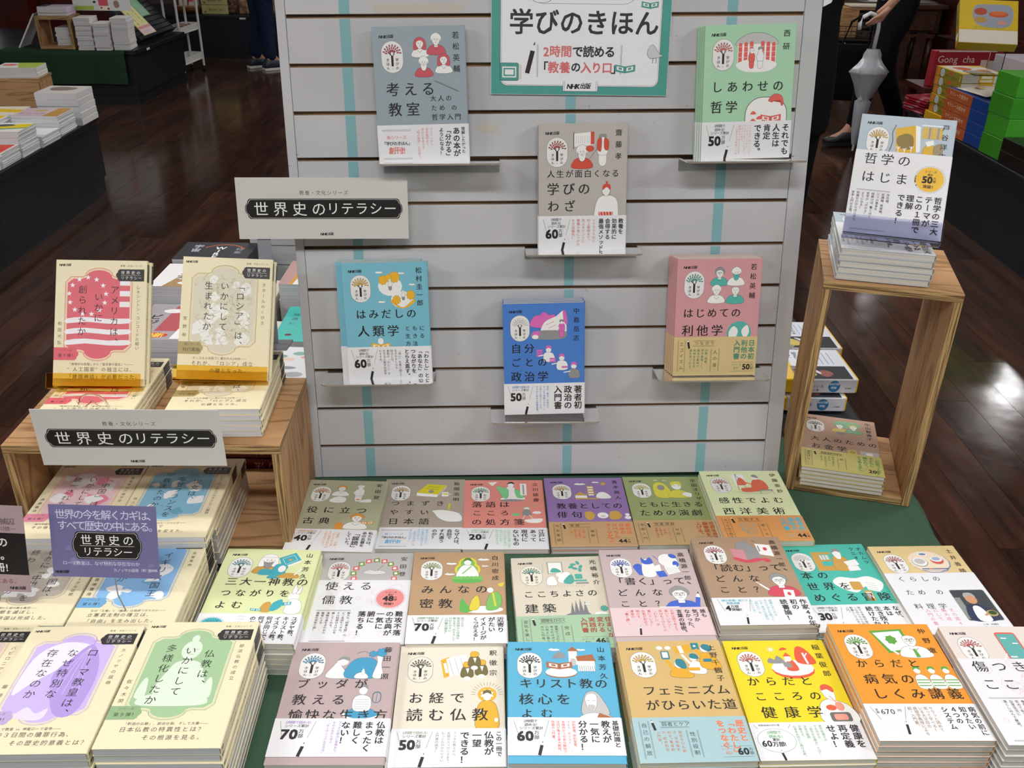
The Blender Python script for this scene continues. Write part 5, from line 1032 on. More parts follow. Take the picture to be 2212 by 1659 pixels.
# ---------------------------------------------------------------- signs
def signcard(name, M, W, H, col, label, thick=.0012):
    e = empty(name, M=M, label=label, cat='sign'); b = B(); b.box(-W/2, W/2, -H/2, H/2, -thick, 0); b.build('card', mat('card_'+col.strip('#'), col, .5), e); return e
def plaque(k, x0, x1, y0, y1):
    def shp(i):
        xm, ym = (x0+x1)/2, (y0+y1)/2; a, b, c, d = x0+i, x1-i, y0+i, y1-i; h = (y1-y0)
        q = [(a+6, c), (b-6, c), (b-3, c+3), (b-2.6, c+h*.16)] + [(b-2.4+4.4*math.cos(t), ym+(h*.27)*math.sin(t)) for t in [rad(-80+20*j) for j in range(9)]] + [(b-2.6, d-h*.16), (b-3, d-3), (b-6, d), (a+6, d), (a+3, d-3), (a+2.6, d-h*.16)]
        return q + [(a+2.4-4.4*math.cos(t), ym-(h*.27)*math.sin(t)) for t in [rad(-80+20*j) for j in range(9)]] + [(a+2.6, c+h*.16), (a+3, c+3)]
    k.poly(shp(0), '#161514'); k.poly(shp(1.3), '#d9d6d0'); k.poly(shp(1.8), '#161514')
def series_sign(M, label, name='series_sign'):
    e = signcard(name, M, .28, .1, '#d3d1cb', label); k = Ink(280, 100)
    k.h('教養・文化シリーズ', 103, 20.5, 8, 9.0, '#3a3836', .0)
    plaque(k, 15, 269, 34, 67); k.h('世界史の', 27, 38.4, 24.5, 31.4, '#eceae6', .004); k.h('リテラシー', 146, 39, 22, 23.4, '#eceae6', .004)
    publisher(k, 134, 89, 5.2); k.build('printed_face', e, 0); return e
s1 = series_sign(leanM(-.3246, 1.500, .9552, 2.5, 10.4, .33, 1.024), 'upper grey history series sign card in front of the slatted board')
b = B(); b.box(-.112, -.090, -.23, -.02, -.0045, -.003); b.build('stem', mat('grey_acrylic_stem', '#a3a5ac', .25, **{'Transmission Weight': .3}), s1)
b = B(); b.box(-.13, -.07, -.2345, -.2305, -.03, .03); b.build('foot', mat('grey_acrylic_stem', '#a3a5ac', .25, **{'Transmission Weight': .3}), s1)
series_sign(leanM(-.579, 1.184, .689, 1.7, -1.2, -.2), 'lower grey history series sign card hanging before the wide crate')
pc = signcard('blue_pop_card', leanM(-.558, 1.007, .630, -.6, 16.4, 0), .148, .105, '#74719c', 'violet blue card on a wire above the cream history piles', .0008)
k = Ink(148, 105); rnd = random.Random(5)
for i in range(26):
    x, y, r = rnd.uniform(8, 140), rnd.uniform(8, 97), rnd.uniform(3, 7); k.poly(k.smooth([(x+r*math.cos(a)*rnd.uniform(.5, 1.2), y+r*math.sin(a)*rnd.uniform(.5, 1.1)) for a in (0, 1, 2, 3, 4, 5)], 2), ('#7f7ba6', '#6b6992')[i % 2])
CW = '#d5d4e8'
k.h('世界の今を解くカギは、', 8, 6, 15, 12.7, CW, .0); k.h('すべて歴史の中にある。', 10, 22, 15, 12.6, CW, .0)
plaque(k, 31, 124, 38, 78); k.h('世界史の', 41, 42, 16, 19.4, '#eceae6', .004); k.h('リテラシー', 43, 60, 14, 14, '#eceae6', .004); k.line([(40, 58.6), (115, 58.6)], .5, '#d9d6d0')
k.h('ローマ教皇は、なぜ特別な存在なのか', 14, 81, 6.6, 6.3, CW, .004); k.h('カノッサの屈辱', 84, 91, 5.4, 5.0, CW, .004); k.h('［著］藤崎衛', 120, 91, 4.4, 4.2, CW); publisher(k, 3, 95, 4.6)
k.build('printed_face', pc, 0)
b = B(); b.tube([(.01, -.052, -.002), (.012, -.08, -.004), (.02, -.112, -.012)], .0009, 6); b.build('wire_stem', mat('steel_wire', '#9a9a9a', .3, 1), pc)
pk = signcard('pink_black_pop_card', leanM(-.748, .985, .634, 0, 12, -1.5), .188, .128, '#b09a9d', 'dusty pink card with a black middle at the left picture edge', .0008)
k = Ink(188, 128); k.rect(0, 40, 188, 102, '#141213'); k.h('バビロニア捕囚', 108, 18, 10, 9.6, '#4a4244'); k.h('［著］長谷川修一', 116, 30, 7.6, 7.6, '#4a4244'); k.h('世界の民族問題の', 40, 46, 15.5, 15.5, '#dcd8d8', .02)
k.h('原点を知る。', 76, 66, 15, 15, '#dcd8d8', .02); k.h('必読の', 70, 84, 14, 14.5, '#dcd8d8', .02); k.h('１冊!', 126, 84, 14.6, 15.6, '#dcd8d8', .02); k.h('すべて歴史の中にある。', 84, 108, 8, 8.2, '#8a4450'); publisher(k, 160, 119, 5.2); k.build('printed_face', pk, 0)
b = B(); b.tube([(.02, -.063, -.002), (.02, -.10, -.006)], .0009, 6); b.build('wire_stem', mat('steel_wire', '#9a9a9a', .3, 1), pk)

# ---------------------------------------------------------------- piles behind the board
def plain_pile(n, W, H, T, M, color, group, desc, pages=PAGEW, art=None, band=None, bh=.06, jit=.0015, spine=None, gap=.0006, name='book'):
    rnd = random.Random(desc)
    for i in range(n):
        J = Matrix.Translation((rnd.uniform(-jit, jit), rnd.uniform(-jit, jit), -(T+gap)*i)) @ Matrix.Rotation(rad(rnd.uniform(-.5, .5)), 4, 'Z')
        lab = (desc+(', top of its pile' if n > 1 else '')) if i == 0 else '%s book down in the pile of the %s' % (ORD[i] if i < 12 else 'low', desc)
        c = color[i % len(color)] if isinstance(color, list) else color
        book(M @ J, T, c, ' '.join(lab.split()[:16]), group, band, bh, art if i == 0 else None, 0, None, spine, pages, W, H, name)
def covart(W, H, bg, items):
    k = Ink(W, H)
    if bg: k.rect(.3, .3, W-.3, H-.3, bg)
    for it in items:
        f = it[0]; getattr(k, f)(*it[1:])
    return k
BG1 = 'mixed books in piles behind the slatted board'
def bp_(x0, x1, y0, y1, zt, n, color, desc, turn=0, art=None, T=None, pages=PAGEW, spine_=None, base=TZ):
    W, H = (x1-x0), (y1-y0); T = (zt-base-.001)/n-.0006; plain_pile(n, W, H, T, flatM((x0+x1)/2, (y0+y1)/2, zt, turn), color, BG1, desc, pages, art, None, .06, .0012, spine_)
# near row, seen left of and between the upright books
bp_(-.800, -.665, 1.545, 1.735, .525, 5, '#e8e4e4', 'tan and white paperback with a red figure two', art=covart(135, 190, '#e9e7e8', [('poly', [(0, 0), (70, 0), (40, 80), (0, 90)], '#b98f56'), ('h', 'ビジ', 20, 60, 30, 28, K, .03), ('h', '2', 70, 84, 66, 66, '#c8383c', .03), ('h', '入門', 40, 150, 18)]))
bp_(-.535, -.395, 1.63, 1.80, .548, 4, '#dfe0e2', 'white paperback with coloured ovals', art=covart(140, 175, '#dfe0e4', [('ell', 40, 46, 14, 8, '#7fa59c'), ('ell', 78, 32, 16, 9, '#7fb0a4'), ('ell', 96, 50, 14, 7, '#e0a0a0'), ('ell', 60, 60, 12, 8, '#e3c9b4'), ('ell', 60, 100, 24, 7, '#8e9094'), ('ell', 84, 130, 20, 12, '#a7a9ae')]), pages=PAGEW)
bp_(-.385, -.30, 1.62, 1.79, .50, 2, '#2c3140', 'navy hardback partly behind the board')
bp_(-.845, -.700, 1.79, 1.985, .566, 4, '#b9b4b8', 'glossy grey and red paperback', art=covart(145, 195, '#a59ea4', [('poly', [(60, 10), (110, 10), (100, 150), (50, 150)], '#b5535c'), ('ell', 60, 40, 24, 12, WH), ('v_', 'ビジネス', 30, 60, 28, 30, K, .03), ('poly', [(112, 8), (144, 8), (144, 190), (96, 190)], '#e9e8ea'), ('ell', 50, 172, 38, 14, '#cf3a35'), ('h', '最新', 34, 160, 24, 22, '#f0d050', .03)]))
bp_(-.690, -.545, 1.80, 1.98, .53, 3, '#d8d2c4', 'plain cream book hidden behind the old map book')
bp_(-.535, -.392, 1.825, 2.02, .551, 3, '#3fb3a8', 'turquoise and blue swirl paperback', art=covart(143, 195, '#45b8ae', [('poly', [(96, 0), (143, 0), (143, 195), (80, 195)], '#7fa6d4'), ('ell', 112, 150, 30, 30, '#a9c4e4'), ('ell', 112, 150, 22, 22, '#6f98cc'), ('ell', 112, 150, 14, 14, '#a9c4e4'), ('ell', 112, 150, 7, 7, '#6f98cc'), ('ell', 104, 26, 18, 13, '#e6ebec'), ('v_', '池上彰', 72, 30, 15, 20, K, .0), ('v_', '快適に', 26, 40, 17, 24, K, .0), ('ell', 30, 160, 8, 6, '#5b3340')]))
bp_(-.86, -.715, 2.0, 2.15, .605, 3, ['#a4855c', '#d4cfd0', '#c4b8a8'], 'brown and white curled paperback', art=covart(145, 150, '#a8875a', [('poly', [(0, 0), (34, 0), (60, 60), (30, 150), (0, 150)], '#e8e6e6'), ('curve', [(40, 20), (60, 50), (50, 90), (80, 110)], 7, '#e9e7e2'), ('ell', 90, 126, 30, 11, '#eeece8')]))
bp_(-.705, -.575, 2.0, 2.15, .565, 3, '#c9c2b4', 'beige book low behind the map book')
bp_(-.565, -.430, 2.04, 2.20, .60, 4, '#c9cdbf', 'green tree landscape paperback in clear wrap', art=covart(135, 160, '#dcdfe0', [('poly', [(0, 0), (40, 0), (26, 160), (0, 160)], '#b08a84'), ('poly', [(40, 0), (52, 0), (34, 160), (24, 160)], '#c88a34'), ('blob', [(40, 120), (50, 70), (80, 50), (120, 60), (132, 120), (90, 150)], '#4f6b3c'), ('blob', [(70, 90), (90, 70), (110, 84), (100, 110)], '#7d9458')]))
bp_(-.86, -.675, 2.165, 2.295, .612, 5, '#2a2c33', 'black paperback with an orange streak', art=covart(185, 130, '#26282f', [('curve', [(60, 40), (90, 20), (130, 20), (160, 44)], 5, '#c4673a'), ('v_', '宇宙', 40, 20, 26, 28, '#b9bbc0', .02), ('v_', 'WIRE', 100, 30, 26, 22, '#e6e6e6', .03), ('v_', '特集', 150, 40, 20, 24, '#9a9ca4', .0)]))
bp_(-.70, -.55, 2.31, 2.42, .655, 4, '#38342f', 'black soil science book with yellow lettering', art=covart(150, 110, '#34302c', [('v_', '土と', 100, 8, 30, 34, '#e0b030', .04), ('v_', '生命の', 66, 6, 24, 27, '#e6e2da', .03), ('v_', '46億年', 34, 6, 20, 22, '#e6e2da', .02)]))
bp_(-.54, -.42, 2.225, 2.42, .60, 4, '#4a443c', 'black book with white lettering by the board edge', art=covart(120, 195, '#2e2b29', [('v_', '生命の', 76, 30, 34, 38, '#e6e2da', .03), ('v_', '土', 36, 40, 28, 30, '#cfcac0', .02)]))
for i_, z_ in enumerate((.4385, .4735)):
    e = empty('hardback_book', (-.485, 1.540, z_), label='%s dark red hardback lying behind the wide crate' % ('lower', 'upper')[i_], cat='book'); b = B(); b.box(-.105, .098, -.072, .07, 0, .034); b.build('cover', mat('dark_red_cover', '#5e0f14', .35), e, bevel=.003); b = B(); b.box(-.104, .0985, -.06, .0705, .003, .031); b.build('page_block', PAGE, e)
    k = Ink(203, 34)
    for j, ch_ in enumerate('法の陽太'): k._put(ch_, 110+j*26, 17, -20, '#c9a8a0', .01)
    k.build('spine_print', e, 0, lambda X, Y, Z: (X-.0035, -.0722-Z, Y+.017))
# yellow art history series behind the tall crate at the right
def yellow_book(M, label, T=.034):
    W, H = .150, .210
    e = empty('art_history_book', M=M, label=label, cat='book', group='yellow art history books')
    # local: x along the 210 mm edge, spine faces -y
    b = B(); b.box(-.105, .105, -.075, .075, 0, T); b.m = [0]*6; b.build('cover', [mat('yellow_cover', '#f0c018', .35)], e, bevel=.003)
    b = B(); b.box(-.028, .1022, -.0757, .0745, -.0004, T+.0005); b.build('paper_wrapper', mat('white_wrapper', '#dfe2ea', .3), e, bevel=.003)
    b = B(); b.box(-.1035, .1055, .0, .0756, .003, T-.003); b.build('page_block', PAGEW, e)
    k = Ink(168, 150); k.rect(36, 88, 158, 149, '#23262e'); k.blob([(36, 92), (50, 90), (66, 120), (54, 148), (37, 148)], '#8b8478'); k.blob([(42, 108), (56, 98), (74, 110), (84, 130), (64, 138), (46, 126)], '#c9b25c'); k.blob([(38, 104), (50, 102), (52, 112), (42, 116)], '#4a3428'); k.blob([(94, 112), (110, 108), (122, 124), (106, 140), (92, 130)], '#8b5048'); k.blob([(70, 96), (84, 100), (96, 120), (90, 124)], '#cfd0d4')
    for i, t in enumerate(('世界一', '読まれている', '美術史の本')): k.v_(t, 46+i*16, 16, 12, 12 if i != 1 else 10.5, K, .01)
    for i in range(5): k.line([(90+i*12, 20), (90+i*12, 78)], 2, '#8aa4c8', hold=i > 0)
    k.build('printed_face', e, T+.0006, lambda X, Y, Z: (X+.018, Y, T+.0006+Z))
    k = Ink(168, T*1000)
    for i, t in enumerate(('世界一', '読まれている', '美術史の本')): k.h(t, 44, 3+i*9.6, 8.4, 8.6 if i else 11, K, .0)
    k.ell(118, 17, 13, 14, '#2f7db0'); k.h('800万部', 107, 8, 6.4, 5.6, '#e8eef4', .02); k.h('突破', 111, 17, 6.4, 6.4, '#e8eef4', .02); k.h('河出書房', 142, 20, 3.4, 3.6)
    k.build('printed_spine', e, 0, lambda X, Y, Z: (X+.018, -.0760-Z, Y+T/2))
    return e
yellow_book(flatM(.650, 1.842, TZ+.0388, 1.2), 'yellow and white art book second from top seen through the tall crate') 
yellow_book(flatM(.627, 1.826, TZ+.0016, .8), 'yellow and white art book bottommost seen through the tall crate')
yellow_book(flatM(.664, 2.000, TZ+.0388, 1.0), 'yellow and white art book in the pile farther back at right')
yellow_book(flatM(.664, 2.002, TZ+.0016, 1.0), 'lower yellow and white art book in the farther back pile')
bp_(.53, .66, 2.15, 2.32, .50, 3, '#e6e8ee', 'white paperback with a yellow edge behind the board at right', art=covart(130, 170, '#e4e6ec', [('rect', 118, 0, 130, 170, '#d8d020'), ('v_', '人の', 60, 40, 22, 26, K)]))
# ================================================================= the shop behind
def counter(name, loc, poly, h, label, kick=.05, tophang=.02, tag_at=None):
    e = empty(name, loc, label=label, cat='counter')
    cx = sum(p[0] for p in poly)/len(poly); cy = sum(p[1] for p in poly)/len(poly)
    def off(d): return [(x+(cx-x)/max(.01, math.hypot(cx-x, cy-y))*d*1.4, y+(cy-y)/max(.01, math.hypot(cx-x, cy-y))*d*1.4) for x, y in poly]
    b = B(); b.prism(off(tophang+.012), 0, .075); b.build('plinth', navy, e)
    b = B(); b.prism(off(tophang), .0755, h-.032); b.build('body', navy, e)
    b = B(); b.prism(poly, h-.0315, h); b.build('worktop', navy, e, bevel=.004)
    return e
def local(pts, o): return [(x-o[0], y-o[1]) for x, y in pts]
CH = .395
o = (-2.9, 4.0, 0); c1 = counter('display_counter', o, local([(-4.2, 1.2), (-2.125, 1.2), (-2.125, 3.7), (-2.165, 4.72), (-2.2, 4.90), (-4.2, 5.35)], o), CH, 'dark navy counter at the left edge with magazine piles')
o = (-3.4, 7.6, 0); c2 = counter('display_counter', o, local([(-4.6, 6.93), (-2.83, 7.10), (-2.82, 8.20), (-4.6, 8.24)], o), CH, 'dark navy angled counter with a green cloth and white book piles')
o = (-1, 9.9, 0); c3 = counter('display_counter', o, local([(-3.9, 9.42), (1.2, 9.45), (1.2, 10.4), (-3.9, 10.4)], o), CH, 'dark navy counter at the back with snack packages')
o = (3, 4, 0); c4 = counter('display_counter', o, local([(2.19, 1.6), (3.6, 1.6), (3.6, 5.5), (2.28, 5.5), (2.20, 4.9)], o), CH, 'dark navy counter at the right edge with coloured boxes')
wt = mat('white_label', '#dfe0e2', .4)
for (x, y, z, rz, par, oo) in ((-2.826, 7.35, .375, 90, c2, (-3.4, 7.6)), (-2.66, 9.418, .372, 0, c3, (-1, 9.9))):
    b = B(); b.box(-.03, .03, -.002, 0, -.008, .008); o = b.build('price_rail_label', wt, par); o.matrix_basis = Matrix.Translation((x-oo[0], y-oo[1], z)) @ Matrix.Rotation(rad(rz), 4, 'Z')
# green cloth hanging over counter 2
vs = []; fs = []; nx, ny = 24, 18
for j in range(ny+1):
    for i in range(nx+1):
        u, v = i/nx, j/ny; x = -3.80+.90*u
        if v < .35: y, z = 7.0+.25*(1-v/.35)+.08*u, CH+.0015
        else:
            d = (v-.35)/.65; z = CH+.0015-d*(.235 - .17*max(0, .34-u)/.34)
            y = 7.0+.08*u-.006-.014*math.sin(u*15)*d
            if z < CH-.001: y -= .012
        vs.append((x, y, z))
for j in range(ny):
    for i in range(nx): a = j*(nx+1)+i; fs.append((a, a+1, a+nx+2, a+nx+1))
tag(meshobj('draped_cloth', vs, fs, noise_mat('green_drape', '#1f3526', '#29442f', (1, 1, 1), 400, .85, 2), smooth=True), 'green cloth hanging over the front of the angled counter', 'cloth')
# plywood crate on counter 2 and its books
def crate_on(x0, y0, ang, W, Dp, H, z, label): return crate(x0, y0, ang, W, Dp, H, z, label, T=.022)
crate_on(-3.51, 7.065, 4, .25, .22, .225, CH+.0035, 'small plywood crate standing on the green cloth of the angled counter')
def bpile(x, y, z, W, H, T, n, ang, color, desc, group, art=None, pages=PAGEW, jit=.004):
    plain_pile(n, W, H, T, flatM(x, y, z+n*(T+.0006)+.0006, ang), color, group, desc, pages, art, jit=jit)
g2 = 'white paperbacks piled on the angled counter'
bpile(-3.18, 7.16, CH, .115, .19, .0165, 13, 6, '#d8d4d0', 'white paperback pile beside the small crate', g2)
bpile(-3.055, 7.165, CH, .11, .19, .02, 9, 6, '#e0dcda', 'shorter middle white paperback pile', g2)
bpile(-2.93, 7.20, CH, .115, .19, .0195, 11, 6, '#dcd8d6', 'rightmost white paperback pile by the counter end', g2)
bpile(-3.345, 7.18, CH+.0265, .10, .16, .015, 8, 3, '#cfcbc9', 'grey-white book pile inside the small crate', g2)
bpile(-3.395, 7.19, CH+.2295, .21, .17, .020, 3, 4, ['#c9b9cf', '#c4b4ca', '#cabad0'], 'lilac and navy thick books on the small crate', g2, covart(210, 170, '#c7b8cd', [('rect', 0, 0, 60, 170, '#3f4454'), ('h', 'コミック', 74, 40, 30, 30, '#4a3f58', .02)]))
# slatted rack with leaflets on counter 2
RM = frameM((-2.885, 7.40, CH+.030), (0, 1, 0), (-.22, 0, .25))
rk = empty('leaflet_rack', M=RM, label='small navy slatted rack holding yellow leaflets on the angled counter', cat='rack')
for i in range(8):
    b = B(); b.box(0, .74, i*.04+.002, i*.04+.037, -.010, 0); b.build('slat', navy, rk, bevel=.001)
b = B(); b.box(-.012, -.0005, 0, .33, -.03, .004); b.build('side_rail', navy, rk); b = B(); b.box(.7405, .752, 0, .33, -.03, .004); b.build('side_rail', navy, rk); b = B(); b.box(0, .74, 0, .33, -.03, -.0105); b.build('backboard', navy, rk); b = B(); b.box(0, .74, -.006, 0, -.02, .03); b.build('ledge', navy, rk)
lf = empty('leaflet', M=RM @ Matrix.Translation((.24, .155, .003)), label='yellow and pink leaflet standing in the navy slatted rack', cat='leaflet')
b = B(); b.box(-.13, .13, -.13, .13, 0, .004); b.build('sheet', mat('leaflet_paper', '#d9cfa0', .4), lf)
k = Ink(260, 260); k.rect(14, 14, 122, 180, '#e6de9a'); k.rect(132, 14, 246, 180, '#dfe09c'); k.rect(8, 186, 252, 204, '#d8909a'); k.rect(8, 206, 252, 252, '#e6c8cc'); k.v_('おすすめ', 68, 50, 30, 32, '#5f6b3a', .02); k.v_('新刊案内', 188, 40, 26, 30, '#7a7a4a', .01); k.h('いろいろ', 50, 212, 30, 40, '#8a8aa8'); k.build('printed_face', lf, .004)
gf = empty('leaflet', M=RM @ Matrix.Translation((.46, .27, .003)), label='green striped leaflet behind the yellow one in the navy rack', cat='leaflet')
b = B(); b.box(-.09, .09, -.10, .10, 0, .004); b.build('sheet', mat('green_leaflet', '#7fb58c', .4), gf); k = Ink(180, 200)
for i in range(4): k.line([(30+i*32, 10), (40+i*32, 190)], 7, '#cfe6d2', hold=i > 0)
k.build('printed_face', gf, .004)
hp = empty('hanging_price_panel', (-3.335, 7.345, .64), rad(3), label='white and green promotional panel above the angled counter', cat='sign')
b = B(); b.box(0, .42, 0, .01, 0, .26); b.build('card', mat('promo_card', '#dfe3e2', .4), hp); b = B(); b.box(.04, .052, .011, .022, -.2395, .1); b.build('post', navy, hp)
k = Ink(420, 260); k.rect(4, 228, 150, 256, '#a9bf4e'); k.ell(160, 200, 12, 8, K); k.rect(190, 130, 260, 226, '#cf5264'); k.rect(192, 228, 270, 256, '#ece4d2'); k.ell(206, 240, 8, 8, '#b8403c'); k.ell(258, 246, 10, 9, '#b8403c'); k.blob([(300, 200), (330, 190), (340, 230), (310, 240)], '#9a7a6a'); k.build('printed_face', hp, 0, lambda X, Y, Z: (X+.21, -.0006-Z, Y+.13))
wp = empty('white_easel_panel', (-3.70, 7.12, CH+.0025), rad(4), label='white leaning panel at the left end of the green cloth', cat='panel')
b = B(); b.v = [(0, 0, 0), (.012, 0, 0), (.156, .02, .235), (.144, .02, .235), (0, .20, 0), (.012, .20, 0), (.156, .22, .235), (.144, .22, .235)]; b.f = [(0, 1, 2, 3), (7, 6, 5, 4), (0, 4, 5, 1), (1, 5, 6, 2), (2, 6, 7, 3), (3, 7, 4, 0)]; b.m = [0]*6; b.build('panel_sheet', wt, wp)
# red column, bright display at far left
b = B(); b.box(-4.62, -4.28, 8.55, 8.95, 0, CEIL-.002); tag(b.build('column', noise_mat('red_lacquer', '#3c0e09', '#561710', (1, 1, 1), 3, .35)), kind='structure')
b = B(); b.box(-4.27, -3.55, 8.75, 8.86, 0, .9); tag(b.build('red_partition', noise_mat('red_lacquer', '#3c0e09', '#561710')), 'dark red low wooden partition behind the angled counter', 'partition')
e = empty('lit_display_case', (-5.77, 9.9, 0), label='bright white lit display case beyond the red column', cat='display case')
b = B(); b.box(-.5, .5, 0, .5, 0, .04); b.build('cabinet', wd, e); b = B(); b.box(-.5, .5, 0, .02, .12, 1.2); b.build('lit_panel', mat('lit_panel', '#dfe8f4', .5, **{'Emission Strength': 1.6, 'Emission Color': (.8, .9, 1, 1)}), e); b = B(); b.box(-.5, .53, -.12, .3, .04, .07); b.build('shelf_board', wt, e)
# near-left counter: crate, magazines
g1 = 'magazines and books piled on the left counter'
cr1 = empty('plywood_crate', (-2.53, 5.00, CH+.001), rad(8), label='plywood crate with its back turned, on the left counter', cat='crate')
panel('back_panel', .62, .135, .018, Matrix.Translation((-.31, 0, .0685)) @ Matrix.Rotation(rad(90), 4, 'X'), cr1); panel('top_panel', .62, .22, .014, Matrix.Translation((-.31, .11, .1435)), cr1); panel('side_panel', .134, .20, .018, Matrix.Translation((-.01, .112, .068)) @ Matrix.Rotation(rad(90), 4, 'Y'), cr1)
bpile(-2.66, 5.09, CH+.1515, .21, .17, .026, 2, 8, ['#d8dcd0', '#dedcd8'], 'green-edged book on the left counter crate', g1, covart(210, 170, '#dfe2da', [('poly', [(70, 0), (210, 0), (210, 170), (120, 170)], '#a9c24c'), ('ell', 50, 70, 40, 30, '#d86a5c')]))
bpile(-2.262, 4.70, CH, .205, .20, .0305, 5, 2, '#d6d6d6', 'thick paperback pile beside the left counter crate', g1, covart(205, 200, '#cfcac4', [('blob', [(30, 60), (80, 30), (160, 60), (140, 120), (60, 130)], '#8a7c74')]))
mz = '#d9dadc'
def mag(desc, x, y, n, ang, bg, items, W=.215, H=.285, T=.0075, z=0):
    bpile(x, y, CH+z, W, H, T, n, ang, mz, desc, g1, covart(W*1000, H*1000, bg, items), jit=.003)
mag('lilac magazine with gold corner', -2.262, 4.44, 12, 3, '#c9b4bc', [('poly', [(150, 0), (212, 0), (212, 190), (140, 190)], '#b98c3a'), ('ell', 90, 60, 30, 22, '#c4a860'), ('h', 'おしゃれ', 10, 110, 30, 32, '#7a5868')], .215, .195)
mag('white thin magazine near the counter edge', -2.235, 4.235, 6, 2, '#e4e6ea', [('h', '小誌', 40, 30, 30)], W=.19, H=.19)
mag('yellow and green magazine', -2.250, 4.035, 13, 3, '#dfe0da', [('poly', [(0, 60), (215, 20), (215, 90), (0, 140)], '#e8cc18'), ('poly', [(0, 142), (215, 92), (215, 112), (0, 164)], '#6aa04c'), ('blob', [(60, 50), (120, 30), (150, 60), (90, 80)], '#5a5a60')], .215, .18, .0082)
mag('red cookery magazine', -2.245, 3.85, 8, 3, '#d8cfc4', [('poly', [(10, 20), (205, 10), (205, 160), (10, 150)], '#d04030'), ('ell', 50, 50, 34, 20, '#ecebe8'), ('h', 'ごはん', 50, 80, 40, 44, '#f0e8e0', .03)], W=.215, H=.17)
mag('white fashion magazine nearest the picture edge', -2.235, 3.665, 6, 3, '#e2e2e6', [('poly', [(0, 0), (90, 0), (60, 180), (0, 180)], '#9ab0c4')], W=.2, H=.18)
mag('yellow magazine at the far left', -2.50, 4.50, 11, 6, '#e0dcc8', [('poly', [(0, 40), (215, 80), (215, 150), (0, 110)], '#ecc020')], .22, .20)
mag('white and yellow magazine pile at the picture edge', -2.49, 4.26, 12, 4, '#e0dcc8', [('poly', [(0, 40), (215, 20), (215, 100), (0, 150)], '#ecc828')], .22, .21)
mag('plain grey magazine pile at the left picture edge', -2.48, 3.98, 11, 4, '#d2d4d8', [('rect', 20, 20, 190, 60, '#c85a50')], .22, .22)
cl = empty('acrylic_tray', (-2.18, 4.74, CH+.001), rad(8), label='clear acrylic tray corner at the left counter end', cat='tray'); b = B(); b.box(-.1, .02, .075, .13, 0, .003); b.box(-.1, .02, .13, .133, 0, .03); b.build('sheet', ACR, cl)
# trolley
tr = empty('white_shelf_trolley', (-2.885, 8.47, 0), rad(-3), label='white metal shelf trolley on castors by the angled counter', cat='trolley')
wm = mat('white_metal', '#cfcfcb', .35); posts = [(-.055, -.17), (.085, -.20), (-.055, .20), (.085, .22)]
posts = [(.0, -.19), (.02, .22), (-.12, -.17), (-.10, .24)]
for x, y in posts:
    b = B(); b.tube([(x, y, .05), (x, y, .92)], .011, 8); b.build('post', wm, tr); b = B(); b.tube([(x-.01, y, .024), (x+.01, y, .024)], .024, 12); b.build('castor', mat('castor_rubber', '#1c1c1c', .5), tr)
for z in (.11, .36, .64, .88):
    b = B(); b.box(-.13, .02, -.19, .24, z, z+.006); b.box(.008, .014, -.19, .24, z, z+.055); b.box(-.136, -.13, -.19, .24, z, z+.055); b.box(-.136, .014, -.196, -.19, z, z+.055); b.box(-.136, .014, .24, .246, z, z+.055); b.build('shelf_tray', wm, tr)
b = B(); b.box(-.09, .09, -.13, .13, 0, .02); b.prism([(-.08, -.12), (.08, -.1), (.05, .12), (-.07, .1)], .02, .05); o = b.build('snack_bag', noise_mat('snack_print', '#6a2a20', '#b8a898', (1, 1, 1), 14, .2), bevel=.006); o.matrix_world = tr.matrix_basis @ Matrix.Translation((-.06, .02, .3675)) @ Matrix.Scale(.75, 4, (1, 0, 0)); tag(o, 'brown glossy snack bags lying on the middle trolley shelf', 'bag')
for i in range(3):
    b = B(); b.box(-.05, .05, -.04, .04, 0, .13); o = b.build('snack_packet', noise_mat('packet_%d' % i, ('#a83a30', '#c9b8a8', '#b04a44')[i], ('#d8c8c0', '#8a5a48', '#e0d8d0')[i], (1, 1, 1), 20, .3), bevel=.012); o.matrix_world = tr.matrix_basis @ Matrix.Translation((-.065, -.1+.12*i, .6475)); tag(o, ('red and white', 'beige', 'dark pink')[i]+' snack packet standing on the upper trolley shelf', 'packet')
# snacks on the back counter
b = B(); n = 20; prof = [(.04, 0), (.10, .01), (.13, .045), (.14, .072), (.13, .072), (.118, .045), (.08, .016), (.0001, .012)]
for r, z in prof:
    for i in range(n): a = 2*math.pi*i/n; b.v.append((r*math.cos(a)*1.1, r*math.sin(a)*.8, z))
for j in range(len(prof)-1):
    for i in range(n): q = j*n+i; q2 = j*n+(i+1) % n; b.f.append((q, q2, q2+n, q+n)); b.m.append(0)
o = b.build('wooden_bowl', noise_mat('bowl_wood', '#7a4a24', '#a06a38', (1, 1, 8), 6, .4), smooth=True); o.location = (-3.23, 9.62, CH+.001); tag(o, 'shallow wooden bowl on the back counter holding a red snack pack', 'bowl')
b = B(); b.box(-.05, .05, -.022, .022, 0, .16); o = b.build('red_snack_pack', noise_mat('red_pack', '#c22a1c', '#d8d0c8', (1, 1, 1), 9, .25, lo=.5, hi=.62), bevel=.015); o.location = (-3.185, 9.625, CH+.024); o.rotation_euler = (rad(-12), 0, 0); tag(o, 'bright red snack pack standing in the wooden bowl', 'packet')
b = B(); b.box(-.04, .04, -.022, .022, 0, .15); o = b.build('white_snack_pack', mat('white_pack', '#d8d2c8', .3), bevel=.015); o.location = (-3.285, 9.63, CH+.024); tag(o, 'white snack pack left of the red one in the bowl', 'packet')
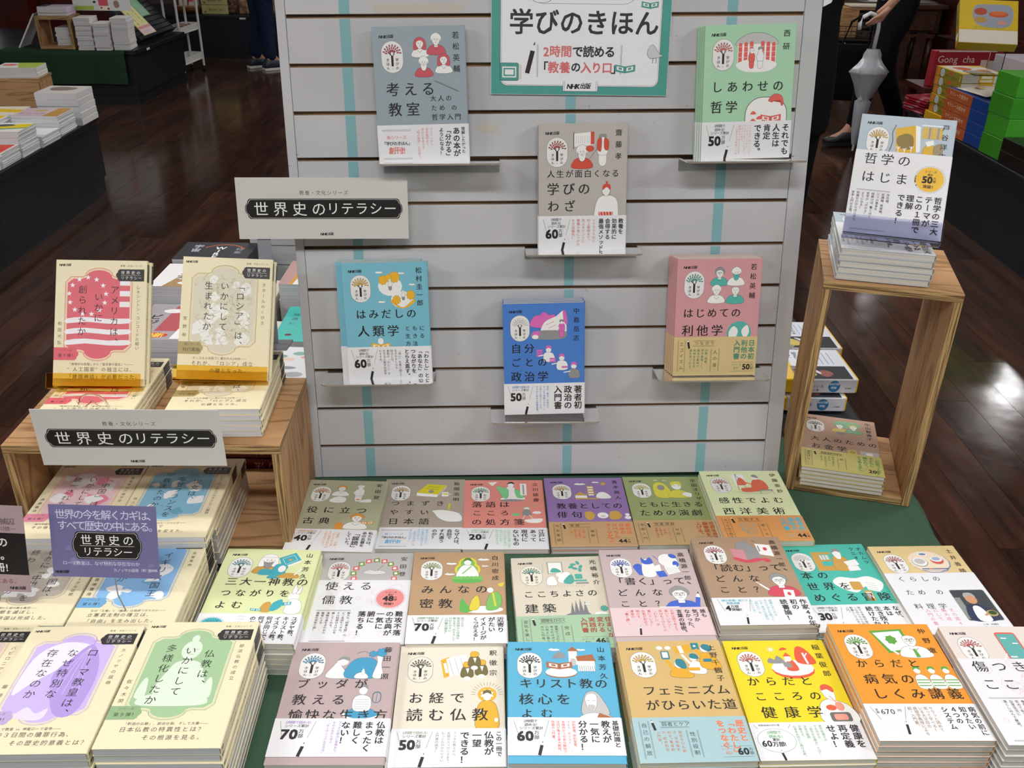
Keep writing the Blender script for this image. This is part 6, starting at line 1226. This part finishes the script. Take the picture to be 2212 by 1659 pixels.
for i, z in enumerate((0, .083, .166)):
    e = empty('biscuit_box', (-2.925, 9.62, CH+.001+z), rad(-2), label='%s pale yellow-green biscuit box on the back counter' % ('lowest', 'middle', 'highest')[i], cat='box'); b = B(); b.box(-.15, .10, -.1, .1, 0, .081); b.build('carton', mat('biscuit_carton', '#b5ae72', .5), e, bevel=.004)
    b = B(); b.box(.101, .15, -.07, .07, .01, .07); b.build('brown_tray', noise_mat('brown_tray', '#3a2014', '#7a5030', (1, 1, 1), 30, .5), e, bevel=.01)
    k = Ink(250, 80); k.h('Butter Joy', 70, 22, 30, col=K, wt=.0, sl=.25); k.ell(34, 60, 10, 8, '#6a4a24'); k.build('printed_front', e, 0, lambda X, Y, Z: (X-.025, -.1006-Z, Y+.04))
for i in range(9):
    b = B(); hh = random.uniform(.12, .2); b.box(-.045, .045, -.04, .04, 0, hh); x = -2.68+i*.13; o = b.build('snack_packet', noise_mat('brown_packet_%d' % (i % 3), ('#4a2a18', '#8a5a38', '#5a3a2c')[i % 3], ('#a88a68', '#c9b8a0', '#9a7a5c')[i % 3], (1, 1, 1), 16, .4), bevel=.01); o.location = (x, 9.6+(i % 2)*.02, CH+.001)
    tag(o, 'brown snack packet on the back counter, %s to the right of the biscuit boxes' % ('first second third fourth fifth sixth seventh eighth ninth'.split()[i]), 'packet', 'brown snack packets on the back counter')
# right side: boxes on the right counter
def carton(name, x, y, z, dx, dy, dz, ang, col, label, cat='box', group=None, prints=(), extra=None):
    e = empty(name, (x, y, z), rad(ang), label=label, cat=cat, group=group); b = B(); b.box(0, dx, 0, dy, 0, dz); b.build('carton', mat('carton_'+col.strip('#'), col, .35), e, bevel=.003)
    return e
GB = 'boxes of cartons piled on the right counter'
cz = CH+.0015
def face_l(e, dx, dy, dz, k):  # print on the -x side (faces the aisle)
    k.build('printed_side', e, 0, lambda X, Y, Z: (-.0006-Z, -X+dy/2, Y+dz/2))
def face_t(e, dx, dy, dz, k): k.build('printed_top', e, 0, lambda X, Y, Z: (X+dx/2, Y+dy/2, dz+.0006+Z))
def face_f(e, dx, dy, dz, k): k.build('printed_front', e, 0, lambda X, Y, Z: (X+dx/2, -.0006-Z, Y+dz/2))
LV = ['bottommost', 'second from bottom', 'third from bottom', 'fourth from bottom', 'fifth from bottom', 'topmost']
for i in range(5):
    dx, dy, dz = .235, .28, .0455; z = cz+.045+i*(dz+.0008)
    e = carton('curry_box', 2.268+random.uniform(0, .006), 4.87, z, dx, dy, dz, 4, '#c9b422', 'olive yellow carton, %s in the far box pile on the right counter' % (LV[i] if i < 4 else 'topmost'), 'box', 'olive yellow cartons')
    k = Ink(280, 45.5); k.rect(2, 1.5, 278, 44, '#8f8424'); k.poly([(18, 3), (50, 3), (42, 43), (12, 43)], '#dc7c28'); k.ell(76, 22.7, 21, 20, '#d8dcdc'); k.ell(76, 22.7, 16, 15, '#b8c0c4'); k.ell(164, 13, 26, 7, '#cc4a34'); k.h('グリーンカレー', 110, 23, 19, 19, '#1e3428', .03); k.rect(260, 12, 268, 42, '#d0c07a'); face_l(e, dx, dy, dz, k)
    k = Ink(235, 45.5); k.rect(2, 1.5, 233, 44, '#d8d4c4'); k.rect(90, 1.5, 170, 44, '#dcb020'); k.rect(102, 9, 158, 22, '#ece6c8'); k.rect(98, 28, 162, 38, '#ece6c8'); face_f(e, dx, dy, dz, k)
    if i == 4:
        k = Ink(310, 300); k.rect(2, 2, 308, 298, '#d8c050'); k.blob([(30, 40), (150, 20), (280, 60), (290, 240), (160, 280), (30, 230)], '#d8d0c8'); k.blob([(60, 80), (140, 60), (180, 120), (100, 170)], '#c85a30'); k.blob([(180, 160), (250, 130), (270, 200), (200, 240)], '#c88a58'); k.rect(210, 6, 300, 60, '#dcb020'); face_t(e, 310, 300, 0, k) if 0 else k.build('printed_top', e, 0, lambda X, Y, Z: (X*.75+.117, Y*.92+.14, .0461+Z))
e = carton('yellow_base_box', 2.262, 4.86, cz, .26, .30, .0440, 4, '#e0b01c', 'bright yellow flat carton under the olive pile on the right counter')
for i in range(4):
    dx, dy, dz = .25, .43, .0535; z = cz+i*(dz+.0008)
    e = carton('orange_box', 2.222, 4.418, z, dx, dy, dz, 3, '#1c4a9c', 'orange and blue carton, %s in the middle box pile' % (LV[i] if i < 3 else 'topmost'), 'box', 'orange and blue cartons')
    b = B(); b.box(-.0008, .2508, .17, dy+.0008, .0005, dz-.0005); b.build('orange_sleeve', mat('orange_sleeve', '#c8622c', .4), e, bevel=.002)
    k = Ink(dy*1000, dz*1000); k.h('マドレーヌ詰合せ', 30, 10, 22, 24, '#ecc8a8', .03); k.h('おいしい焼菓子', 60, 36, 11, 15, '#dca880', .0); k.build('printed_side', e, 0, lambda X, Y, Z: (-.0014-Z, -X+.215, Y+.027))
b = B(); n = 10
lid = empty('picture_lid', (2.30, 4.50, cz+.2185), rad(3), label='curled white picture sheet with food pictures on the orange cartons', cat='sheet')
vs = []; fs = []
for j in range(11):
    for i in range(11): u, v = i/10, j/10; vs.append((-.06+.28*u, .02+.30*v, .012*math.sin(u*3.1)+.01*(1-v)))
for j in range(10):
    for i in range(10): a = j*11+i; fs.append((a, a+1, a+12, a+11))
o = meshobj('sheet', vs, fs, mat('cream_sheet', '#dcd2c2', .4), lid, smooth=True); o.modifiers.new('s', 'SOLIDIFY').thickness = .001
k = Ink(280, 300); k.blob([(60, 60), (120, 50), (140, 100), (80, 120)], '#8a6a5a'); k.blob([(75, 70), (110, 66), (120, 94), (86, 104)], '#dcae3c'); k.rr(170, 40, 220, 58, 8, '#c8843c'); k.blob([(130, 180), (230, 150), (260, 220), (160, 250)], '#d8b078'); k.build('printed_face', lid, 0, lambda X, Y, Z: (X+.08, Y+.17, .0135+Z+.012*math.sin((X+.14)/.28*3.1)*.0))
for i in range(4):
    dx, dy, dz = .32, .195, .092; z = cz+i*(dz+.0008)
    e = carton('green_box', 2.215+.004*(i % 2), 4.212, z, dx, dy, dz, 2, ('#3f9a26', '#48a82c')[i % 2], 'bright green carton, %s in the near box pile on the right counter' % (LV[i] if i < 3 else 'topmost'), 'box', 'bright green cartons')
for i in range(2):
    carton('black_box', 2.215, 3.93, cz+i*.0558, .34, .27, .055, 2, '#15120f', '%s black carton at the near end of the right counter boxes' % ('lower', 'upper')[i])
for i in range(6):
    e = empty('sweet_pack', (2.345+.004*(i % 2), 5.34, cz+i*.0135), rad(10+3*(i % 3)), label='red foil sweet pack, %s in the low pile on the far counter end' % LV[i], cat='packet', group='red foil sweet packs'); b = B(); b.box(-.11, .11, -.10, .10, 0, .012); b.build('foil_pack', noise_mat('red_foil', '#9c1a30', '#d8a8b0', (1, 1, 1), 9, .15, lo=.55, hi=.75), e, bevel=.006)
# Gong cha box on stool behind, pale boxes
e = carton('red_gift_box', 2.44, 5.64, .482, .42, .06, .20, 6, '#9c1c28', 'dark red gift box with white lettering beyond the right counter'); k = Ink(420, 220); k.h('Gong cha', 20, 26, 56, col='#dcc8c4', wt=.0); k.line([(20, 92), (180, 92)], 3, '#b88a84'); k.h('ミルクティー', 30, 108, 20, 20, '#c8a09a'); k.rect(290, 60, 330, 160, '#c8b4ac'); k.rect(340, 64, 380, 160, '#bfb8a8'); k.rect(20, 8, 380, 16, '#c8bcb4'); face_f(e, .42, .06, .20, k)
b = B(); b.box(2.40, 2.95, 5.58, 5.9, .45, .48); [b.box(x, x+.04, y, y+.04, 0, .45) for x in (2.42, 2.89) for y in (5.60, 5.84)]; tag(b.build('low_stool', wd), 'dark wooden low stool under the red gift box', 'stool')
for i in range(3): carton('pale_box', 2.60-.02*i, 4.80, cz+i*.115, .36, .34, .113, 3, '#c4bcc6', 'pale lilac translucent box, %s behind the olive cartons' % LV[i], 'box', 'pale lilac boxes')
# tilted yellow box on a clear stand
ts = empty('acrylic_display_stand', (2.11, 4.60, CH+.46), rad(0), label='clear acrylic riser holding the tilted yellow box', cat='stand')
b = B(); b.box(0, .30, 0.05, .30, -.003, 0); b.box(.26, .264, .1, .25, -.16, -.003); b.box(.14, .26, .1, .25, -.163, -.16); b.build('riser_sheet', ACR, ts)
tb = empty('tilted_curry_box', M=Matrix.Translation((2.075, 4.58, .862)) @ Matrix.Rotation(rad(-14), 4, 'Z') @ Matrix.Rotation(rad(42), 4, 'X') @ Matrix.Scale(.72, 4), label='large yellow carton tilted towards the aisle on a clear stand', cat='box')
b = B(); b.box(0, .36, 0, .36, -.07, 0); b.build('carton', mat('yellow_carton', '#c4a41e', .35), tb, bevel=.004)
k = Ink(360, 360); k.rect(3, 3, 357, 250, '#c8a824'); k.rect(3, 252, 357, 357, '#cfc8ba'); k.blob([(90, 60), (200, 40), (320, 60), (300, 220), (110, 210)], '#8e94a0'); k.ell(130, 100, 40, 30, '#a84a34'); k.ell(240, 120, 60, 26, '#b8542c'); k.ell(240, 112, 50, 18, '#c8683a'); k.ell(130, 170, 40, 24, '#a88a48'); k.ell(260, 190, 30, 16, '#c08a78'); k.h('グリーンカレー', 90, 222, 26, 27, '#7aa028', .03); k.build('printed_face', tb, 0, lambda X, Y, Z: (X+.18, Y+.18, .0006+Z))
k = Ink(360, 70); k.rect(2, 2, 358, 68, '#8f8a1e'); k.ell(70, 35, 28, 26, '#e0e2e0'); k.poly([(6, 10), (40, 10), (34, 60), (4, 60)], '#dc7c28'); k.h('カレー', 170, 20, 34, 36, '#26301c', .03); k.ell(130, 34, 30, 10, '#cc4a34'); k.build('printed_side', tb, 0, lambda X, Y, Z: (-.0006-Z, X+.18, Y*1-.035))
# old wooden desk at the right
dk = empty('wooden_desk', (2.62, 8.75, 0), rad(0), label='old dark wooden desk with a drawer at the back right', cat='desk')
dw = noise_mat('desk_wood', '#28120a', '#4a2412', (3, 1, 3), 4, .35)
b = B(); b.box(0, 1.2, 0, .6, .62, .66); b.build('desktop', dw, dk, bevel=.006)
b = B(); b.box(.03, 1.17, .07, .58, .42, .62); b.build('carcass', dw, dk)
for x in (.06, .62):
    b = B(); b.box(x, x+.5, .03, .05, .44, .60); d_ = b.build('drawer', dw, dk, bevel=.006); b = B(); b.tube([(x+.25, .03, .52), (x+.25, .0, .52)], .016, 8); b.build('knob', mat('dark_knob', '#1a1210', .3), d_)
for x in (.04, 1.10):
    for y in (.10, .5): b = B(); b.tube([(x+.03, y, .0), (x+.03, y, .2), (x+.03, y, .4)], [.02, .03, .035], 8); b.build('leg', dw, dk, smooth=True)
b = B(); pts = [(.06+.012*i, .405-.03*abs(math.sin(i*.2))) for i in range(91)]
b.v = []; 
for x, z in pts: b.v += [(x, .04, z), (x, .04, .41), (x, .06, z), (x, .06, .41)]
for i in range(len(pts)-1): a = i*4; b.f += [(a, a+4, a+5, a+1), (a+2, a+3, a+7, a+6), (a, a+2, a+6, a+4)]; b.m += [0]*3
b.build('scalloped_apron', dw, dk)
o = (lambda b: (b.box(0, .62, 0, .45, 0, .012), b.build('silver_tray', mat('brushed_tray', '#8a8580', .3, .6), bevel=.003))[1])(B()); o.location = (3.06, 8.80, .6615); tag(o, 'grey metal tray lying on the old desk', 'tray')
o = (lambda b: (b.box(0, .4, 0, .3, 0, .002), b.build('white_sheet', mat('paper_white', '#e2dcd8', .5)))[1])(B()); o.location = (3.14, 8.84, .6745); tag(o, 'white printed sheet lying on the grey tray on the desk', 'paper')
b = B(); b.box(2.95, 3.6, 9.9, 10.0, 0, 1.6); tag(b.build('dark_backdrop_cabinet', navy), 'tall navy cabinet standing behind the wire basket', 'cabinet')
b = B(); b.box(3.86, 4.6, 8.7, 9.2, 0, 2.2); tag(b.build('tall_red_cabinet', wd), 'tall dark red wooden cabinet at the far right', 'cabinet')
# wire basket trolley with wooden box
wb = empty('wire_basket', (2.70, 8.2, 0), label='wire basket on thin crossed legs between the two shoppers', cat='basket'); ch = mat('chrome_wire', '#9c9a98', .25, 1)
b = B()
for z in (.42, .44, .46, .49, .53): b.tube([(0, 0, z), (.5, 0, z), (.5, .35, z), (0, .35, z), (0, 0, z)], .0035, 5, caps=False)
for i in range(11): b.tube([(i*.05, 0, .42), (i*.05, 0, .53)], .002, 4); b.tube([(i*.05, .35, .42), (i*.05, .35, .53)], .002, 4)
for i in range(8): b.tube([(0, i*.05, .42), (0, i*.05, .53)], .002, 4); b.tube([(0, i*.05, .42), (.5, i*.05, .42)], .002, 4)
b.build('wire_cage', ch, wb); 
for x0, x1, y in ((.05, .45, .05), (.45, .05, .05), (.05, .45, .3), (.45, .05, .3)): b = B(); b.tube([(x0, y, .42), (x1, y, .0)], .005, 6); b.build('leg', ch, wb)
e = empty('wooden_display_box', (2.73, 8.26, .428), label='light wooden box standing in the wire basket', cat='box'); b = B(); b.box(0, .13, 0, .2, 0, .24); b.build('side_board', PLY, e); b = B(); b.box(.13, .36, 0, .2, .225, .24); b.box(.13, .36, .18, .2, 0, .2245); b.build('back_board', PLY, e)
for i in range(3): b = B(); b.box(.14, .35, .03, .17, .01+i*.07, .06+i*.07); b.build('jar_row', noise_mat('dark_jars', '#181410', '#5a5040', (1, 1, 1), 30, .3), e)
o = (lambda b: (b.box(0, .28, 0, .19, 0, .02), b.build('folded_towel', mat('cream_towel', '#cfc4ae', .9), bevel=.01))[1])(B()); o.location = (2.78, 8.26, .670); tag(o, 'folded cream cloth on top of the light wooden box', 'cloth')

# ================================================================= people
def skin(name, J, E_, m_, parent, sub=2):
    me = bpy.data.meshes.new(name); names = list(J); idx = {n: i for i, n in enumerate(names)}
    me.from_pydata([J[n][:3] for n in names], [(idx[a], idx[b]) for a, b in E_], []); o = link(name, me, parent); me.materials.append(m_)
    md = o.modifiers.new('skin', 'SKIN'); md.use_smooth_shade = True
    for n in names:
        r = J[n][3]; r = r if isinstance(r, tuple) else (r, r); sv = me.skin_vertices[0].data[idx[n]]; sv.radius = r
    me.skin_vertices[0].data[0].use_root = True
    o.modifiers.new('sub', 'SUBSURF').levels = sub; o.modifiers['sub'].render_levels = sub
    return o
def chain(*n): return list(zip(n, n[1:]))
SKIN = mat('skin_tone', '#b98a70', .5, **{'Subsurface Weight': .05}); HAIR = mat('dark_hair', '#1c1614', .5)
def person(x, y, facing, label, legL, legR, top, trouser, shoe, sole, armL=None, armR=None, longcoat=None, hair='short', bare=False, h=1.0, hem=.93):
    """joints are in the person's frame: +y is where they face, x to their right"""
    e = empty('person', (x, y, 0), rad(facing), label=label, cat='person')
    P = {'pelvis': (0, 0, .90, (.125, .10)), 'waist': (0, 0, 1.05, (.115, .085)), 'chest': (0, .01, 1.26, (.15, .10)), 'neckb': (0, 0, 1.42, (.06, .06)), 'neck': (0, .01, 1.48, (.05, .05)), 'head': (0, .03, 1.60, (.075, .092)), 'crown': (0, .02, 1.68, (.055, .07))}
    def lg(s, a):
        k_, f_, t_ = a[:3]; P['hip'+s] = ((.085 if s == 'R' else -.085), 0, .84, .088); P['knee'+s] = (*k_, .056); P['ank'+s] = (*f_, .036); P['heel'+s] = (f_[0], f_[1]-.04*t_[1], max(.03, f_[2]-.05), .032); P['toe'+s] = (f_[0]+.17*t_[0], f_[1]+.17*t_[1], max(.022, f_[2]-.06), .026)
    lg('L', legL); lg('R', legR)
    armL = armL or [(-.22, -.02, 1.10), (-.23, .06, .86)]; armR = armR or [(.22, -.02, 1.10), (.23, .06, .86)]
    for s, a in (('L', armL), ('R', armR)):
        P['sh'+s] = ((.17 if s == 'R' else -.17), 0, 1.37, .055); P['el'+s] = (*a[0], .040); P['wr'+s] = (*a[1], .026)
        q = Vector(a[1])-Vector(a[0]); q.normalize(); h0 = Vector(a[1])+q*.06; P['palm'+s] = (*h0, (.038, .018))
        side = Vector((0, 1, 0)) if abs(q.y) < .8 else Vector((0, 0, -1)); t = Vector(a[1])+q*.03+side*.03; t2 = t+q*.035+side*.012; P['th1'+s] = (*t, .011); P['th2'+s] = (*t2, .009)
        for i in range(4):
            o0 = side*(-.027+.018*i); f1 = h0+q*(.045)+o0*1.1; bend = Vector(((-1 if s == 'R' else 1)*.6, 0, 0)); L_ = (.028, .036, .04, .034)[i]; f2 = f1+(q+bend*.6).normalized()*L_; f3 = f2+(q*.4+bend).normalized()*L_*.8
            P['f%da%s' % (i, s)] = (*f1, .0095); P['f%db%s' % (i, s)] = (*f2, .0085); P['f%dc%s' % (i, s)] = (*f3, .0075)
    E_ = chain('pelvis', 'waist', 'chest', 'neckb', 'neck', 'head', 'crown')
    for s in 'LR':
        E_ += chain('pelvis', 'hip'+s, 'knee'+s, 'ank'+s, 'toe'+s)+[('ank'+s, 'heel'+s)]+chain('chest', 'sh'+s, 'el'+s, 'wr'+s, 'palm'+s)+chain('wr'+s, 'th1'+s, 'th2'+s)
        for i in range(4): E_ += chain('palm'+s, 'f%da%s' % (i, s), 'f%db%s' % (i, s), 'f%dc%s' % (i, s))
    skin('body', P, E_, SKIN, e)
    up = lambda n, r, dz=0: (P[n][0], P[n][1], P[n][2]+dz, r)
    Tj = {'pelvis': up('pelvis', (.15, .125)), 'waist': up('waist', (.13, .10))}; Te = chain('pelvis', 'waist')
    for s in 'LR':
        Tj['hip'+s] = up('hip'+s, .105); Tj['knee'+s] = up('knee'+s, .075); kk, aa = Vector(P['knee'+s][:3]), Vector(P['ank'+s][:3]); mid = kk.lerp(aa, .5); Tj['calf'+s] = (*mid, .066); Tj['hem'+s] = (*kk.lerp(aa, 1.04), .058)
        Te += chain('pelvis', 'hip'+s, 'knee'+s, 'calf'+s, 'hem'+s)
    skin('trousers', Tj, Te, trouser, e)
    Sj = {'chest': up('chest', (.175, .125)), 'waist': up('waist', (.155, .12)), 'hem': (0, 0, hem, (.19, .17)), 'neck': up('neckb', (.075, .075))}; Se = chain('chest', 'waist', 'hem')+[('chest', 'neck')]
    for s in 'LR':
        Sj['sh'+s] = up('sh'+s, .072); a, c_ = Vector(P['sh'+s][:3]), Vector(P['el'+s][:3]); Sj['sl'+s] = (*a.lerp(c_, .7), .064); Se += chain('chest', 'sh'+s, 'sl'+s)
    if longcoat:
        for s in 'LR': Sj['cu'+s] = (*P['wr'+s][:3], .05); Sj['el'+s] = up('el'+s, .062); Se += chain('sl'+s, 'el'+s, 'cu'+s)
    skin('shirt', Sj, Se, top, e)
    if longcoat:
        Cj = {'a': (0, 0, 1.35, (.17, .12)), 'b': (0, 0, 1.0, (.17, .14)), 'c': (0, 0, .80, (.20, .17)), 'd': (0, 0, .60, (.20, .17)), 'e': (0, 0, .56, (.20, .17))}; skin('long_coat', Cj, chain('a', 'b', 'c', 'd', 'e'), longcoat, e)
    if not bare:
        for s in 'LR':
            fx_, fy, fz = P['ank'+s][:3]; t_ = (legL if s == 'L' else legR)[2]; th = math.atan2(t_[0], t_[1]); pitch_ = (legL if s == 'L' else legR)[3] if len(legL if s == 'L' else legR) > 3 else 0
            b = B(); prof = [(-.075, .040, .034), (-.05, .044, .085), (0, .048, .098), (.06, .050, .078), (.12, .048, .034), (.17, .042, .026), (.195, .022, .018)]
            n = 10
            for yy, wd_, ht in prof:
                for i in range(n): a = 2*math.pi*i/n; b.v.append((wd_*math.cos(a), yy, .028+max(-.006, ht*math.sin(a))))
            for j in range(len(prof)-1):
                for i in range(n): q0 = j*n+i; q1 = j*n+(i+1) % n; b.f.append((q0, q0+n, q1+n, q1)); b.m.append(0)
            b.f.append(tuple(range(n))); b.f.append(tuple(reversed(range((len(prof)-1)*n, len(prof)*n)))); b.m += [0, 0]
            sh = b.build('shoe', shoe, e, smooth=True); sh.matrix_basis = Matrix.Translation((fx_, fy, fz-.085)) @ Matrix.Rotation(-th, 4, 'Z') @ Matrix.Rotation(pitch_, 4, 'X')
            b = B(); b.prism([(.044*math.sin(a)*(1 if y_ < .1 else .85), y_) for a, y_ in ((-1.57, -.04), (-1.57, .06), (-1.5, .14), (-.8, .19), (.8, .19), (1.5, .14), (1.57, .06), (1.57, -.04), (.8, -.082), (-.8, -.082))][::-1], 0, .024); b.build('sole', sole, sh, bevel=.004)
    b = B()
    hv, hf = [], []
    for j in range(7):
        for i in range(14):
            a, c_ = 2*math.pi*i/14, -0.35+j*.32; hv.append((.092*math.cos(c_)*math.cos(a), .01+.105*math.cos(c_)*math.sin(a)-(.012 if math.sin(a) > .5 and j < 3 else 0)*3, 1.635+.105*math.sin(c_)))
    for j in range(6):
        for i in range(14): hf.append((j*14+i, j*14+(i+1) % 14, (j+1)*14+(i+1) % 14, (j+1)*14+i))
    meshobj('hair', hv, hf, HAIR, e, smooth=True)
    for dx in (-.03, .03):
        b = B(); b.tube([(dx, .11, 1.61), (dx, .118, 1.61)], .008, 8); b.build('eye', mat('eye_dark', '#1a1412', .3), e)
    b = B(); b.tube([(0, .115, 1.60), (0, .135, 1.575), (0, .115, 1.57)], [.008, .012, .008], 6); b.build('nose', SKIN, e, smooth=True)
    b = B(); b.tube([(-.022, .112, 1.545), (0, .118, 1.543), (.022, .112, 1.545)], .005, 6); b.build('mouth', mat('lip_tone', '#8a5048', .5), e, smooth=True)
    for s in (-1, 1): b = B(); b.tube([(s*.086, .01, 1.625), (s*.096, .0, 1.60), (s*.086, .01, 1.575)], .01, 6); b.build('ear', SKIN, e, smooth=True)
    return e
denim = noise_mat('dark_denim', '#121d33', '#1b2a49', (1, 1, 1), 60, .85); blackc = noise_mat('black_cloth', '#060607', '#0b0b0d', (1, 1, 1), 40, .9)
person(-2.345, 8.86, -48, 'person in dark blue jeans and white-soled sneakers by the back counter', ((-.09, .03, .46), (-.11, -.03, .085), (0, 1)), ((.08, .02, .46), (.09, .02, .085), (0, 1)), mat('grey_shirt', '#5a6068', .8), denim, mat('dark_shoe', '#202836', .5), mat('white_sole', '#d8d6d2', .5))
# walking shopper with the umbrella, facing left (-x world)
pr_ = person(2.40, 6.27, 97, 'person walking in a white shirt and black trousers holding a clear umbrella', ((-.07, .14, .46), (-.07, .17, .095), (0, 1)), ((.09, -.05, .45), (.10, -.22, .12), (0, 1), .35), mat('white_shirt', '#c9c9cc', .8), blackc, mat('black_shoe', '#16181d', .5), mat('dark_sole', '#1d242b', .5), armL=[(-.25, .02, 1.09), (-.285, .19, .90)], armR=[(.22, -.12, 1.10), (.22, -.16, .88)], hem=.85)
person(1.13, 3.93, 15, 'person in a long black coat standing behind the slatted board', ((-.09, 0, .46), (-.13, -.02, .085), (0, 1)), ((.09, 0, .46), (.09, .0, .085), (0, 1)), blackc, blackc, mat('sandal_brown', '#8a5a40', .6), mat('sandal_sole', '#a07848', .6), longcoat=blackc, armR=[(.17, .10, 1.10), (.04, .24, 1.12)], armL=[(-.17, .10, 1.10), (-.04, .26, 1.10)])
# umbrella
um = empty('clear_umbrella', (0, 0, 0), label='furled clear plastic umbrella with a white hook handle held by the walking person', cat='umbrella')
vin = mat('frosted_vinyl', '#ccd0d8', .35, **{'Transmission Weight': .35}); whp = mat('white_handle', '#cdced2', .4)
b = B(); hx, hy = 2.145, 5.955
hk = [(hx-.065, hy, .755), (hx-.068, hy, .79), (hx-.05, hy, .83), (hx-.015, hy, .85), (hx+.02, hy, .84), (hx+.045, hy, .81), (hx+.05, hy, .76), (hx+.045, hy, .64)]
b.tube(hk, .0125, 8); b.build('handle', whp, um, smooth=True)
b = B(); b.tube([(hx+.045, hy, .65), (hx+.032, hy, .035)], .005, 6); b.build('shaft', mat('steel_wire', '#9a9a9a', .3, 1), um)
vs = []; fs = []; prof = [(.645, .030), (.615, .036), (.59, .038), (.56, .052), (.51, .086), (.50, .080), (.42, .052), (.36, .034), (.345, .026), (.33, .034), (.25, .030), (.15, .024), (.08, .014), (.06, .010)]
for j, (z, r) in enumerate(prof):
    t = (.65-z)/.62
    for i in range(16):
        a = 2*math.pi*i/16; rr_ = r*(1+(.22 if i % 2 else -.18)*(1 if j not in (0, 8) else .3)); rr_ *= 1.22; vs.append((hx+.045-.012*t+rr_*math.cos(a+j*.1), hy+rr_*.8*math.sin(a+j*.1), z))
for j in range(len(prof)-1):
    for i in range(16): fs.append((j*16+i, j*16+(i+1) % 16, (j+1)*16+(i+1) % 16, (j+1)*16+i))
meshobj('canopy', vs, fs, vin, um, smooth=True)
b = B(); b.tube([(hx+.034, hy, .06), (hx+.032, hy, .022)], [.009, .007], 8); b.build('ferrule', whp, um)
b = B(); b.tube([(hx+.045-.035, hy-.03, .352), (hx+.045-.025, hy+.03, .352)], .012, 6); b.build('strap', whp, um)
# studded black bag hanging from the walker's far hand
bg = empty('black_bag', (2.26, 6.52, .24), label='soft black bag with small studs beside the umbrella', cat='bag')
vs = []; fs = []
for j in range(8):
    t = j/7; w_ = .10+.10*math.sin(t*2.6); 
    for i in range(14): a = 2*math.pi*i/14; vs.append((w_*.9*math.cos(a), .05*math.sin(a)*(1-.5*t), .0+.36*t))
for j in range(7):
    for i in range(14): fs.append((j*14+i, j*14+(i+1) % 14, (j+1)*14+(i+1) % 14, (j+1)*14+i))
fs.append(tuple(reversed(range(14)))); fs.append(tuple(range(98, 112)))
meshobj('pouch', vs, fs, blackc, bg, smooth=True); b = B(); b.tube([(-.08, 0, .35), (-.04, 0, .5), (.05, 0, .56), (.1, 0, .5), (.1, 0, .35)], .008, 6); b.build('strap', blackc, bg)
for i in range(8): a = 2.0+i*.30; b = B(); b.tube([(-.17+.005*i, -.03, .06+.035*i), (-.17+.005*i, -.045, .06+.035*i)], .008, 6); b.build('stud', mat('stud_metal', '#a8a8b0', .3, 1), bg)
# loose red hardbacks' spine lettering
for z, y in ((.443, 1.470), (.474, 1.470)):
    pass
COL.objects.unlink(_go); bpy.data.objects.remove(_go); bpy.data.curves.remove(_cu)
